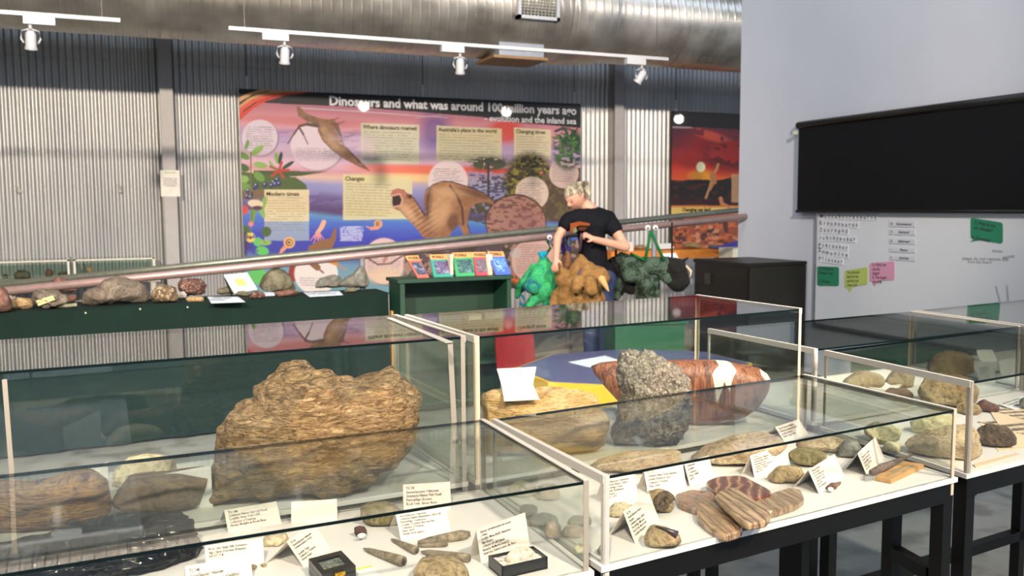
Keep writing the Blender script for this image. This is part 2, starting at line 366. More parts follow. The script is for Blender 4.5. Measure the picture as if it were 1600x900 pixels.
def head(px, dx, tilt, label):
    x = aty(px, 40, YT)[0]; t = thing('track_spotlight', label, 'spotlight', (x, YT, ZT-0.014), 'white spotlights on the rails')
    mb = MB(); mb.box(x-0.02, x+0.18, YT-0.028, YT+0.028, ZT-0.07, ZT-0.012); obj('adapter', mb, M_WHITEMETAL, t)
    xs = x+0.02 if dx < 0 else x+0.15
    mb = MB(); mb.cyl((xs, YT, ZT-0.07), (xs, YT, ZT-0.105), 0.012)
    for s in (-1, 1):
        mb.tube([(xs, YT, ZT-0.10), (xs+s*0.055, YT, ZT-0.115), (xs+s*0.062, YT, ZT-0.17), (xs+s*0.045, YT, ZT-0.2)], 0.007, 8)
    obj('yoke', mb, M_WHITEMETAL, t, smooth=True)
    c = Vector((xs, YT, ZT-0.165)); M = Matrix.Translation(c) @ Matrix.Rotation(tilt, 4, 'Y') @ Matrix.Rotation(0.35, 4, 'X')
    mb = MB(); mb.lathe([(0.0, 0.055), (0.02, 0.052), (0.034, 0.03), (0.036, -0.055), (0.044, -0.075), (0.042, -0.078), (0.034, -0.06), (0.0, -0.055)], 18, M)
    sh = obj('lamp_housing', mb, M_WHITEMETAL, t, smooth=True)
    mb = MB(); mb.lathe([(0.0, -0.058), (0.033, -0.06), (0.0, -0.065)], 14, M); obj('lens', mb, plain('rosy_lens', (226, 190, 180), 0.3), sh)
head(42, -1, 0.05, 'white spotlight at the far left under the left rail')
head(413, 1, 0.0, 'white spotlight under the rail above the left part of the long banner')
head(692, 1, -0.1, 'white spotlight under the rail above the middle of the long banner')
head(981, 1, 0.5, 'white tilted spotlight near the right end of the long rail')
# high bay lamps behind the camera (their shine shows in the gloss of the banners)
M_GLOW = plain('lamp_glow', (255, 236, 205), 0.5, var=0.0, emit=36.0)
for i, (lx, ly) in enumerate(LAMPS):
    t = thing('hanging_lamp', 'round hanging high bay lamp high up behind the viewer', 'lamp', (lx, ly, 4.42), 'high bay lamps behind the viewer')
    mb = MB(); mb.lathe([(0.02, 0.95), (0.03, 0.16), (0.10, 0.12), (0.24, -0.04), (0.235, -0.04), (0.1, 0.10), (0.0, 0.12)], 24, Matrix.Translation((lx, ly, 4.42))); obj('shade', mb, plain('lamp_shade_grey', (150, 150, 150), 0.4, 0.5), t, smooth=True)
    mb = MB(); mb.lathe([(0.0, 0.07), (0.055, 0.055), (0.052, 0.0), (0.04, -0.04), (0.0, -0.052)], 16, Matrix.Translation((lx, ly, 4.36))); obj('bulb', mb, M_GLOW, t, smooth=True)
    l = bpy.data.lights.new('lamp_light', 'SPOT'); l.energy = P_WALL[i]; l.color = WARM if i < 2 else (1.0, 0.92, 0.84); l.spot_size = 1.35; l.spot_blend = 0.4; l.shadow_soft_size = 0.13
    o = bpy.data.objects.new('lamp_light', l); COL.objects.link(o); o.location = (lx, ly+0.02, 4.25); aim(o, (lx*0.55+1.4, 11.5, 1.2))

for i, (lx, ly, lz) in enumerate(FILL):  # added fill lamps with shades, all out of view
    t = thing('fill_lamp', 'added round fill lamp hanging out of the view', 'lamp', (lx, ly, lz), 'added fill lamps out of the view')
    mb = MB(); mb.lathe([(0.015, 6.0-lz-0.02), (0.02, 0.2), (0.07, 0.16), (0.17, 0.02), (0.166, 0.02), (0.06, 0.14), (0.0, 0.15)], 24, Matrix.Translation((lx, ly, lz))); obj('shade', mb, plain('lamp_shade_grey', (150, 150, 150), 0.4, 0.5), t, smooth=True)
    l = bpy.data.lights.new('fill_light', 'SPOT' if T_FILL[i] else 'POINT'); l.energy = P_FILL[i]; l.color = (1.0, 0.86, 0.70) if T_FILL[i] else (1.0, 0.78, 0.55); l.shadow_soft_size = 0.11
    o = bpy.data.objects.new('fill_light', l); COL.objects.link(o); o.location = (lx, ly, lz-0.02)
    if T_FILL[i]: l.spot_size = 0.86; l.spot_blend = 0.6; aim(o, T_FILL[i])

# ---------------------------------------------------------------- ramp with pipe rails
M_PIPE = plain('weathered_green_pipe', (132, 136, 124), 0.35, 0.55, var=0.12, vs_=30)
M_PIPE2 = plain('galvanised_pink_pipe', (176, 150, 146), 0.34, 0.5, var=0.08, vs_=24)
M_GREYMET = plain('grey_steel', (128, 130, 134), 0.45, 0.4)
YR1, YR2 = 6.86, 8.05
def rz(px, py, Y): q = aty(px, py, Y); return (q[0], q[2])
(xa, za), (xb, zb_) = rz(0, 456, YR1), rz(1160, 339, YR1)
sl = (zb_-za)/(xb-xa); z1f = lambda x: za+sl*(x-xa)
XE = XW-0.03
ramp_t = thing('access_ramp', 'long access ramp with sloping pipe handrails behind the rock bench', 'ramp', (2.0, 7.4, 0))
mb = MB(); mb.tube([(-3.5, YR1, z1f(-3.5)), (XE+1.2, YR1, z1f(XE+1.2))], 0.031, 18)
near = obj('near_handrail', mb, M_PIPE2, ramp_t, smooth=True)
(xc, zc), (xd, zd) = rz(0, 445.5, YR2), rz(1100, 334, YR2)
sl2 = (zd-zc)/(xd-xc); z2f = lambda x: zc+sl2*(x-xc)
mb = MB(); mb.tube([(-3.5, YR2, z2f(-3.5)), (XE+2.6, YR2, z2f(XE+2.6))], 0.03, 18)
obj('far_handrail', mb, M_PIPE, ramp_t, smooth=True)
PXP = [1022, 888, 565]
for px in PXP:
    x = aty(px, 380, YR1)[0]; mb = MB(); mb.cyl((x, YR1, max(0, z1f(x)-1.0)), (x, YR1, z1f(x)-0.02), 0.024, 14); obj('rail_post', mb, M_GREYMET, ramp_t, smooth=True)
for x in (1.2, aty(925, 380, YR2)[0], 7.2):
    mb = MB(); mb.cyl((x, YR2, max(0, z2f(x)-1.0)), (x, YR2, z2f(x)-0.02), 0.024, 14); obj('rail_post', mb, M_GREYMET, ramp_t, smooth=True)
mb = MB(); M_DECK = plain('ramp_deck', (120, 118, 112), 0.8)
v = []
for x in (-0.9, XE+2.2):
    top = max(0.03, z1f(x)-1.02); v += [(x, YR1-0.02, 0), (x, YR2+0.02, 0), (x, YR2+0.02, top), (x, YR1-0.02, top)]
mb.add(v, [(0, 1, 2, 3), (7, 6, 5, 4), (0, 3, 7, 4), (1, 5, 6, 2), (3, 2, 6, 7), (0, 4, 5, 1)]); obj('deck', mb, M_DECK, ramp_t)
# ================================================================ printed banners (painted as artwork in the mesh's own colours)
def attr_mat(name, rough=0.5, coat=0.25, crough=0.03):
    mt, nt, b = new_mat(name); a = N(nt, 'ShaderNodeVertexColor', layer_name='print'); nt.links.new(a.outputs[0], b.inputs['Base Color'])
    b.inputs['Roughness'].default_value = rough; b.inputs['Coat Weight'].default_value = coat; b.inputs['Coat Roughness'].default_value = crough; return mt
class Art:
    """a print painted in its own flat frame; coordinates are measured off the banner"""
    def __init__(s, origin, ux, uz, W, H, nx, ny, tomeasure):
        s.nx, s.ny = nx, ny; u = np.linspace(0, 1, nx); v = np.linspace(0, 1, ny); U, V = np.meshgrid(u, v)
        P = np.array(origin)[None, None, :] + U[..., None]*np.array(ux)*W + V[..., None]*np.array(uz)*H
        s.P = P; d = P-CAM; dep = d@FW
        if tomeasure: s.X = 800+FPX*(d@RX)/dep; s.Y = 450-FPX*(d@UP)/dep
        else: s.X = U*W; s.Y = (1-V)*H
        s.C = np.ones((ny, nx, 3))*0.5; s.rng = np.random.RandomState(5)
    def noise(s, sx, sy, seed=0):
        r = np.random.RandomState(seed); out = np.zeros_like(s.X); amp = 1.0
        for o in range(4):
            g = r.rand(64, 64); gx = (s.X/sx*(2**o)) % 63; gy = (s.Y/sy*(2**o)) % 63
            i = gx.astype(int); j = gy.astype(int); fx = gx-i; fy = gy-j; fx = fx*fx*(3-2*fx); fy = fy*fy*(3-2*fy)
            i1 = (i+1) % 64; j1 = (j+1) % 64
            out += amp*((g[j, i]*(1-fx)+g[j, i1]*fx)*(1-fy)+(g[j1, i]*(1-fx)+g[j1, i1]*fx)*fy); amp *= 0.5
        return out/1.875
    def put(s, mask, col, a=1.0):
        c = np.array(srgb(*col)) if isinstance(col, tuple) else col
        al = (mask*a)[..., None]; s.C = s.C*(1-al)+c*al
    def grad(s, ys, cols, t=None):
        t = s.Y if t is None else t; cc = np.array([srgb(*c) for c in cols])
        return np.stack([np.interp(t, ys, cc[:, k]) for k in range(3)], -1)
    def poly(s, pts):
        n = len(pts); ins = np.zeros(s.X.shape, bool)
        for i in range(n):
            (x1, y1), (x2, y2) = pts[i], pts[(i+1) % n]
            if y1 == y2: continue
            c = ((s.Y < y1) != (s.Y < y2)) & (s.X < (x2-x1)*(s.Y-y1)/(y2-y1)+x1); ins ^= c
        return ins.astype(float)
    def ell(s, cx, cy_, rx, ry, rot=0.0, soft=0.12):
        dx = s.X-cx; dy = s.Y-cy_; c, q = math.cos(rot), math.sin(rot)
        d = np.sqrt(((dx*c+dy*q)/rx)**2+((-dx*q+dy*c)/ry)**2); return np.clip((1-d)/soft+0.5, 0, 1)
    def line(s, x0, y0, x1, y1, wdt):
        L = math.hypot(x1-x0, y1-y0); t = np.clip(((s.X-x0)*(x1-x0)+(s.Y-y0)*(y1-y0))/L/L, 0, 1)
        d = np.hypot(s.X-x0-t*(x1-x0), s.Y-y0-t*(y1-y0)); return np.clip((wdt-d)/0.6+0.5, 0, 1)
    def curve(s, pts, w0, w1, col, a=1.0):
        n = len(pts)-1
        for i in range(n): s.put(s.line(*pts[i], *pts[i+1], w0+(w1-w0)*i/max(1, n-1)), col, a)
    def text_lines(s, x0, x1, y0, y1, step, col, a=0.5, slope=0.03, seed=1, circ=None):
        r = np.random.RandomState(seed); y = y0
        while y < y1:
            e = x1-r.rand()*0.25*(x1-x0)
            mk = (np.abs(s.Y-(y+slope*(s.X-x0))) < 0.75)*(s.X > x0)*(s.X < e)*(s.noise(2.5, 50, int(y*7) % 97) > 0.36)
            if circ: mk = mk*(s.ell(*circ) > 0.5)
            s.put(mk.astype(float), col, a); y += step
    def card(s, pts, col, a=0.8, shade=None): s.put(s.poly(pts), col, a)
    def mesh(s, name, parent, mat):
        ny, nx = s.ny, s.nx; P = s.P.reshape(-1, 3)-np.array(world_of(parent)); idx = np.arange(nx*ny).reshape(ny, nx)
        F = np.stack([idx[:-1, :-1], idx[:-1, 1:], idx[1:, 1:], idx[1:, :-1]], -1).reshape(-1, 4)
        me = bpy.data.meshes.new(name); me.vertices.add(len(P)); me.vertices.foreach_set('co', P.ravel().astype(np.float32))
        me.loops.add(F.size); me.loops.foreach_set('vertex_index', F.ravel().astype(np.int32)); me.polygons.add(len(F))
        me.polygons.foreach_set('loop_start', (np.arange(len(F))*4).astype(np.int32)); me.update(calc_edges=True)
        ca = me.color_attributes.new('print', 'FLOAT_COLOR', 'POINT'); C = np.concatenate([np.clip(s.C, 0, 1).reshape(-1, 3), np.ones((len(P), 1))], 1)
        ca.data.foreach_set('color', C.ravel().astype(np.float32)); me.materials.append(mat); return link(name, me, parent)
M_PRINT = attr_mat('glossy_print', 0.6, 0.16, 0.02)
YB = 11.38
tl, tr = aty(373, 138, YB), aty(907, 163, YB); ztop = (tl[2]+tr[2])/2; zbot = aty(618, 456, YB)[2]
BX0, BX1 = tl[0], tr[0]
banner = thing('dinosaur_banner', 'long printed banner titled Dinosaurs and what was around 100 million years ago', 'banner', (BX0, YB, zbot))
A = Art((BX0, YB-0.004, zbot), (1, 0, 0), (0, 0, 1), BX1-BX0, ztop-zbot, 900, 560, True)
X, Y = A.X, A.Y; yy = Y-0.045*(X-640)
sky = A.grad([150, 185, 205, 222, 240, 262, 272, 280, 296, 320, 336, 342, 352, 375, 400, 420, 445, 470],
             [(120, 90, 120), (190, 120, 130), (212, 152, 160), (178, 150, 190), (196, 168, 196), (220, 178, 196), (214, 150, 160), (226, 190, 170), (150, 150, 200), (120, 105, 160), (84, 60, 110), (96, 150, 196), (76, 110, 196), (62, 66, 176), (58, 60, 160), (110, 150, 176), (120, 158, 172), (104, 150, 160)], yy+14*(A.noise(90, 12, 3)-0.5))
A.C = sky
# warm sunset glows and the deep evening blue
A.put(A.ell(760, 270, 160, 9, 0.05, 0.7), (226, 84, 44), 0.9); A.put(A.ell(640, 266, 90, 7, 0.05, 0.8), (236, 120, 90), 0.8); A.put(A.ell(660, 278, 90, 6, 0.04, 0.8), (246, 206, 140), 0.8)
A.put(A.ell(680, 205, 24, 30, 0, 0.9), (70, 60, 140), 0.7); A.put(A.ell(790, 205, 26, 18, 0, 0.6), (206, 60, 40), 0.85); A.put(A.ell(840, 186, 60, 8, 0.05, 0.6), (150, 40, 50), 0.8)
A.put(A.ell(500, 318, 90, 16, 0.1, 0.6)*(A.noise(30, 7, 9) > 0.5), (90, 60, 120), 0.55); A.put(A.ell(490, 215, 120, 12, 0, 0.6)*(A.noise(40, 6, 12) > 0.52), (120, 90, 140), 0.5)
A.put(A.ell(470, 190, 110, 7, 0.05, 0.7), (196, 100, 100), 0.5)
# black heading band with the red swoosh
hd = (Y < 159+0.045*(X-373)+np.clip((X-560), 0, 400)*0.035).astype(float); A.put(hd, (22, 24, 28)); A.put(A.poly([(700, 168), (907, 160), (907, 200), (800, 190), (720, 178)]), (22, 24, 28))
for k, (c, w_) in enumerate([((206, 60, 44), 5), ((214, 84, 60), 4), ((206, 150, 100), 3.5), ((214, 160, 110), 3)]):
    A.curve([(372, 184-k*9), (390, 168-k*7), (412, 156-k*5), (440, 148-k*2.5), (475, 144-k), (520, 143)], w_, 0.8, c, 0.95)
A.curve([(372, 164), (384, 155), (398, 148), (420, 142)], 1.4, 0.5, (20, 18, 20)); A.curve([(374, 150), (392, 142), (410, 139)], 1.5, 0.5, (20, 18, 20)); A.curve([(380, 174), (400, 160), (430, 150)], 0.9, 0.4, (40, 16, 16))
A.curve([(470, 169), (560, 174), (640, 180), (700, 184)], 0.8, 0.5, (206, 200, 206), 0.7); A.curve([(650, 184), (690, 180), (730, 184)], 1.2, 0.5, (190, 150, 150), 0.7)
# islands and coast
A.put(A.poly([(396, 266), (512, 268), (470, 275), (398, 278)]), (70, 84, 50)); A.put(A.poly([(376, 268), (430, 274), (462, 277), (478, 288), (480, 297), (376, 300)]), (74, 96, 44)); A.put(A.poly([(376, 296), (413, 296), (413, 310), (376, 312)]), (120, 96, 70))
# info panels
PAN = (214, 208, 166)
for pts, c in (([(564, 192), (655, 195), (655, 257), (564, 255)], (206, 206, 176)), ([(682, 196), (784, 201), (784, 254), (682, 252)], (212, 204, 160)), ([(803, 199), (861, 203), (861, 250), (803, 248)], (216, 206, 166))):
    A.card(pts, c, 0.86); A.text_lines(pts[0][0]+4, pts[1][0]-4, pts[0][1]+14, pts[2][1]-6, 4.2, (110, 108, 86), 0.5)
A.card([(536, 272), (644, 277), (644, 342), (536, 344)], (226, 214, 160), 0.85); A.text_lines(540, 620, 287, 336, 4.4, (130, 118, 84), 0.5)
A.card([(413, 296), (483, 296), (483, 346), (413, 346)], (232, 214, 166), 0.88); A.card([(413, 346), (483, 346), (483, 376), (413, 376)], (196, 214, 196), 0.45); A.text_lines(416, 480, 309, 362, 4.2, (140, 124, 92), 0.5, 0.0)
A.card([(531, 354), (568, 353), (566, 376), (531, 377)], (200, 200, 240), 0.25); A.text_lines(532, 568, 355, 376, 2.6, (225, 225, 245), 0.7, -0.01)
# circles of text
def bubble(cx, cy_, r, ry=None, col=(226, 206, 212), seed=1, shadow=True, head_=0.6):
    ry = ry or r
    if shadow: A.put(A.ell(cx+1.6, cy_+1.8, r, ry), (60, 44, 60), 0.7)
    A.put(A.ell(cx, cy_, r, ry, 0, 0.06), col, 0.97); A.text_lines(cx-r*0.78, cx+r*0.85, cy_-ry*head_, cy_+ry*0.6, 3.6, (140, 124, 130), 0.65, 0.02, seed, (cx, cy_, r*0.9, ry*0.92))
bubble(406, 215, 28, 28, (216, 200, 212), 2); bubble(495, 228, 41, 38, (224, 206, 216), 3, True, -0.1); bubble(700, 283, 31, 32, (232, 212, 212), 4, False)
# pterosaur
BR = (122, 84, 62)
A.put(A.poly([(463, 165), (468, 167), (480, 178), (497, 184), (514, 187), (526, 190), (520, 197), (497, 196), (480, 190), (466, 181)]), (132, 96, 70))
A.put(A.poly([(497, 192), (520, 192), (524, 204), (534, 222), (550, 240), (568, 256), (579, 268), (562, 261), (540, 250), (520, 236), (504, 220), (497, 206)]), (138, 100, 74))
A.put(A.poly([(500, 200), (510, 198), (518, 214), (530, 232), (520, 232), (507, 220)]), (166, 130, 98), 0.7); A.put(A.poly([(519, 192), (528, 192), (538, 226), (579, 268), (556, 248), (534, 224)]), (92, 60, 46), 0.8)
A.curve([(497, 197), (480, 194), (468, 197), (459, 210), (450, 224)], 2.6, 1.0, (96, 70, 56)); A.curve([(468, 200), (474, 210), (481, 225)], 1.6, 0.8, (90, 66, 54)); A.curve([(510, 189), (522, 187), (529, 184)], 1.4, 0.8, BR); A.curve([(515, 194), (530, 193), (538, 190)], 1.4, 0.8, BR)
# conifer, palm, bush, water glitter
gl = (A.noise(5, 2.4, 21) > 0.52)*A.poly([(731, 272), (800, 276), (800, 330), (731, 330)]); A.put(A.poly([(731, 266), (800, 270), (800, 330), (731, 330)]), (150, 150, 186), 0.8); A.put(gl, (60, 56, 78), 0.9)
A.put(A.ell(766, 267, 36, 4, 0.04, 0.5)*(A.noise(6, 6, 2) > 0.42), (214, 74, 54)); A.put(A.ell(764, 256, 33, 11, 0.02, 0.5)*(A.noise(6, 3, 31) > 0.36), (74, 76, 56)); A.put(A.line(763, 256, 763, 312, 1.6), (58, 46, 40))
bush = A.ell(828, 285, 40, 46, 0, 0.25)*(A.noise(9, 9, 7)+0.25 > 0.45); A.put(bush, (70, 60, 30)); A.put(bush*(A.noise(4, 4, 8) > 0.55), (140, 130, 52)); A.put(bush*(A.noise(5, 4, 18) > 0.62), (40, 30, 22))
A.put(A.poly([(848, 270), (907, 262), (907, 345), (840, 345)]), (84, 66, 48)); A.put(A.poly([(848, 270), (907, 262), (907, 345), (840, 345)])*(A.noise(5, 5, 19) > 0.55), (104, 90, 56)); A.put(A.poly([(735, 318), (790, 310), (780, 355), (735, 345)])*(A.noise(5, 5, 29) > 0.42), (78, 74, 44))
for k in range(16):
    a0 = -2.9+k*0.24; L = 26+8*math.sin(k*2.1); A.curve([(892, 226), (892+L*0.6*math.cos(a0), 224+L*0.6*math.sin(a0)), (892+L*math.cos(a0), 230+L*math.sin(a0))], 2.2, 1.0, [(50, 96, 44), (34, 70, 40), (96, 140, 60)][k % 3])
A.curve([(893, 240), (892, 262), (888, 282)], 3, 1.6, (60, 120, 50)); A.curve([(868, 205), (880, 200), (900, 205)], 2, 1, (60, 50, 60))
bubble(831, 302, 26, 26, (222, 198, 180), 5, False); bubble(881, 271, 23, 23, (214, 186, 176), 6, False)
# red-brown boulder
rk = A.ell(806, 348, 46, 42, 0.05, 0.05); A.put(A.ell(806, 347, 48, 44, 0.05, 0.05), (70, 40, 34)); A.put(rk, (176, 128, 112)); A.put(rk*(A.noise(7, 3.6, 14) > 0.56), (106, 66, 62), 0.85); A.put(rk*A.ell(822, 360, 36, 34, 0, 0.8), (150, 96, 92), 0.4)
# the long-necked bellowing dinosaur
dino = [(611, 304), (613, 299), (621, 296), (630, 298), (638, 306), (646, 310), (653, 321), (662, 336), (665, 336), (662, 313), (664, 298), (676, 289), (691, 284), (706, 285), (732, 293), (755, 302), (770, 313), (773, 321), (759, 316), (744, 318), (734, 327), (732, 338), (730, 351), (734, 366), (724, 367), (717, 351), (706, 363), (700, 372), (662, 372), (649, 355), (634, 340), (625, 330), (614, 325), (612, 317), (620, 310)]
A.put(A.poly([(x+0.8, y-1.5) for x, y in dino]), (48, 30, 24)); A.put(A.poly(dino), (158, 110, 76))
sh = A.poly(dino); A.put(sh*A.ell(690, 320, 18, 34, 0.5, 0.8), (206, 160, 118), 0.7); A.put(sh*A.ell(650, 335, 14, 26, -0.7, 0.8), (196, 146, 106), 0.6); A.put(sh*(np.sin((X*0.8+Y*1.2)*0.62) > 0.55)*A.ell(655, 348, 30, 30, 0, 0.5), (96, 60, 44), 0.6)
A.curve([(703, 290), (714, 305), (722, 325), (724, 350)], 1.6, 1.6, (66, 40, 30), 0.85); A.curve([(722, 300), (740, 305), (765, 314)], 3.5, 1.5, (190, 140, 100), 0.6); A.curve([(672, 294), (668, 312), (668, 338)], 1.6, 1.2, (70, 44, 32), 0.8); A.put(A.ell(708, 348, 9, 14, 0, 0.6)*sh, (96, 58, 42), 0.7)
A.put(A.ell(621, 313, 7.5, 8.5, 0.1), (196, 150, 130)); A.put(A.ell(620, 313, 5.5, 6.5, 0.1), (60, 24, 26)); A.put(A.ell(640, 308, 3, 2.4, 0), (70, 40, 34))
tx_ = 0.72+0.56*A.noise(7, 5, 71); A.C = A.C*(1-sh[..., None])+A.C*sh[..., None]*tx_[..., None]
A.put(sh*A.ell(694, 300, 26, 7, 0.1, 0.9), (214, 170, 128), 0.55); A.put(sh*A.ell(668, 322, 6, 26, 0.15, 0.9), (92, 58, 42), 0.6); A.put(sh*A.ell(688, 334, 12, 22, 0.3, 0.9), (212, 164, 120), 0.6); A.put(sh*A.ell(745, 304, 22, 5, 0.35, 0.9), (84, 54, 40), 0.7); A.put(sh*A.ell(636, 330, 7, 18, -0.75, 0.9), (226, 180, 140), 0.6)
A.put(A.poly([(610, 306), (613, 297), (622, 294), (633, 299), (638, 307), (631, 306), (626, 303), (616, 304)]), (186, 112, 96)); A.put(A.poly([(613, 306), (625, 304), (628, 311), (626, 320), (615, 322), (613, 316)]), (46, 20, 22)); A.curve([(612, 306), (625, 303), (629, 312), (626, 321), (614, 324)], 1.3, 1.3, (214, 160, 140)); A.put(A.ell(640, 307, 5, 4, 0.3), (120, 70, 52)); A.put(A.ell(641, 307, 2, 1.6), (30, 20, 18))
pt_ = A.poly([(463, 165), (480, 178), (514, 187), (526, 190), (534, 222), (579, 268), (540, 250), (504, 220), (497, 196), (480, 190), (466, 181)]); tx_ = 0.6+0.8*A.noise(5, 6, 73); A.C = A.C*(1-pt_[..., None])+A.C*pt_[..., None]*tx_[..., None]; A.put(pt_*A.ell(520, 222, 8, 26, -0.6, 0.9), (196, 160, 130), 0.45)
pm_ = A.ell(888, 232, 24, 34, 0, 0.3)*(A.noise(8, 4, 75) > 0.42); A.put(pm_, (34, 62, 38), 0.9); A.put(pm_*(A.noise(4, 7, 76) > 0.6), (86, 126, 60), 0.9)
A.put(A.ell(560, 232, 40, 20, 0.2, 0.8)*(A.noise(26, 9, 78) > 0.5), (226, 196, 214), 0.5); A.put(A.ell(470, 250, 60, 14, 0.1, 0.8), (222, 190, 210), 0.45)
# sea creatures
for cx, cy_, r in ((452, 379, 9), (591, 350, 6.5)):
    A.put(A.ell(cx, cy_, r, r), (224, 168, 112)); A.put(A.ell(cx, cy_, r*0.62, r*0.62), (120, 76, 50)); A.put(A.ell(cx+0.6, cy_, r*0.42, r*0.42), (230, 180, 126)); A.put(A.ell(cx, cy_, r*0.22, r*0.22), (50, 30, 26))
A.curve([(590, 356), (580, 357), (573, 354)], 2.6, 1.0, (226, 150, 120)); A.curve([(446, 386), (441, 391), (438, 396)], 3, 2, (224, 150, 110))
A.curve([(506, 347), (502, 356), (496, 364)], 3.6, 3.2, (226, 180, 140))
for dx, dy in ((-12, 14), (-7, 18), (0, 20), (5, 15), (9, 12)): A.curve([(497, 362), (497+dx*0.6, 362+dy*0.6), (497+dx, 362+dy)], 1.1, 0.6, (226, 150, 140))
A.put(A.poly([(482, 385), (498, 376), (516, 372), (522, 358), (526, 356), (525, 374), (518, 390), (495, 398), (482, 398)]), (140, 96, 66))
A.put(A.poly([(455, 404), (476, 402), (468, 440), (448, 440)]), (150, 40, 40)); A.put(A.poly([(466, 398), (474, 402), (462, 430), (456, 430)]), (130, 86, 60))
bubble(494, 428, 34, 32, (232, 222, 216), 8, False, -0.2); A.curve([(484, 408), (496, 418), (505, 426)], 5, 1.5, (136, 92, 64)); A.curve([(514, 408), (526, 412), (540, 422)], 3, 1.0, (206, 130, 50))
bubble(600, 408, 33, 36, (224, 190, 184), 9, True, 0.3); A.put(A.ell(600, 430, 28, 12, 0, 0.8), (226, 196, 160), 0.7); A.curve([(572, 402), (590, 413), (610, 412), (628, 400)], 1.3, 1.3, (110, 74, 66)); A.curve([(600, 408), (606, 398), (612, 392)], 2.5, 1.5, (180, 130, 110))
bubble(835, 408, 37, 36, (218, 176, 160), 10, False, 0.7)
lowr = A.poly([(630, 385), (907, 375), (907, 470), (630, 470)]); keep = 1-A.ell(835, 408, 37, 36)
A.put(lowr*keep*(X > 632), (96, 74, 60), 0.9); A.put(lowr*keep*(A.noise(9, 9, 41) > 0.55), (66, 60, 40), 0.9); A.put(lowr*keep*(A.noise(7, 7, 43) > 0.62), (176, 140, 126), 0.8)
A.put(A.ell(812, 434, 14, 9, 0, 0.5)*(A.noise(3.2, 3.2, 44) > 0.5)*keep, (224, 110, 40)); A.put(A.ell(806, 396, 9, 8), (200, 196, 190)*1, 0.5)
# leaves, berries and blossoms on the left edge
rl = random.Random(4)
for (x, y, rx_, ry_, ro, c) in [(386, 226, 3, 8, 0.3, 0), (402, 235, 5, 12, 0.9, 1), (380, 243, 11, 5, 0.5, 0), (407, 258, 11, 5, 0.2, 1), (380, 262, 10, 6, 0.3, 2), (405, 276, 10, 6, 0.7, 0), (380, 280, 9, 6, 0, 1), (384, 292, 10, 6, 0.4, 0), (432, 247, 3, 9, -0.1, 1), (438, 247, 3, 10, 0.2, 3), (450, 258, 3, 11, 1.0, 3), (425, 258, 2.2, 9, -0.6, 1), (401, 322, 4, 12, 0.2, 0), (409, 328, 4, 14, -0.3, 1), (395, 338, 4, 12, 0.1, 0), (412, 318, 4, 12, 0.3, 1), (416, 362, 8, 8, 0, 2), (382, 360, 8, 8, 0, 2), (403, 378, 7, 7, 0.6, 4), (414, 379, 10, 4.5, 0, 1), (410, 392, 10, 7, 0.2, 4), (404, 432, 16, 12, 0.3, 4), (395, 410, 9, 6, 0, 2)]:
    A.put(A.ell(x, y, rx_, ry_, ro, 0.15), [(110, 150, 70), (140, 176, 90), (70, 96, 50), (44, 70, 54), (96, 190, 96)][c])
for x, y in ((388, 298), (392, 303), (386, 307), (398, 293), (400, 290), (427, 285), (433, 281), (424, 290), (430, 288), (436, 287), (414, 289), (391, 308)):
    A.put(A.ell(x, y, 4, 4), (52, 50, 96)); A.put(A.ell(x-1, y-1.5, 1.3, 1.3), (200, 206, 226), 0.8)
for x, y, a in ((436, 266, 0), (436, 266, 1.1), (436, 266, 2.4), (436, 266, 3.6), (436, 266, 5.0)): A.curve([(x, y), (x+15*math.cos(a), y+13*math.sin(a))], 2.0, 1.0, (190, 60, 44) if a != 3.6 else (150, 96, 60))
A.curve([(392, 238), (392, 260), (391, 300), (394, 340), (390, 372)], 1.0, 1.0, (110, 110, 60)); A.put(A.ell(391, 371, 8, 8)*(A.noise(3, 3, 51) > 0.35), (222, 200, 90)); A.put(A.ell(391, 371, 2.5, 3), (120, 80, 40)); A.put(A.ell(382, 328, 6, 7), (210, 70, 70)); A.put(A.ell(399, 318, 12, 6, 0.1), (226, 206, 176)); A.put(A.ell(402, 325, 8, 3.5), (90, 50, 80)); A.put(A.ell(392, 350, 4, 4), (226, 130, 130))
A.put(A.poly([(376, 352), (402, 350), (412, 372), (420, 400), (376, 400)])*(A.noise(8, 8, 61) > 0.6), (60, 40, 80), 0.8)
face = A.mesh('printed_face', banner, M_PRINT)
M_BLACKEDGE = plain('banner_edge', (26, 26, 28), 0.6)
mb = MB(); mb.box(BX0, BX1, YB, YB+0.02, zbot, ztop); obj('board', mb, M_BLACKEDGE, banner)
M_TITLE = plain('title_grey', (214, 214, 218), 0.6, var=0.02); M_BROWNINK = plain('dark_olive_ink', (60, 58, 34), 0.7, var=0.02)
def on_banner(name, body, px, py, size, mat=M_BROWNINK, align='LEFT', bold=0.004, squeeze=1.0, slant=None):
    q = aty(px, py, YB-0.006); o = lettering(name, body, q, (1, 0, 0), (0, 0, 1), size, mat, banner, align, bold, lift=0.002, squeeze=squeeze); return o
def fit_text(name, body, xa, ya, xb, size, mat, bold, yplane, parent):
    qa = aty(xa, ya, yplane); qb = aty(xb, ya, yplane); o = lettering(name, body, qa, (1, 0, 0), (0, 0, 1), size, mat, parent, 'LEFT', bold, lift=0.002)
    me = o.data; n = len(me.vertices); a = np.empty(n*3); me.vertices.foreach_get('co', a); a = a.reshape(-1, 3); x0, x1 = a[:, 0].min(), a[:, 0].max()
    a[:, 0] = x0+(a[:, 0]-x0)*(qb[0]-qa[0])/(x1-x0); me.vertices.foreach_set('co', a.ravel()); return o
YL = YB-0.006
fit_text('title_lettering', 'Dinosaurs and what was around 100 million years ago', 514, 164, 900, 0.162, M_TITLE, 0.005, YL, banner)
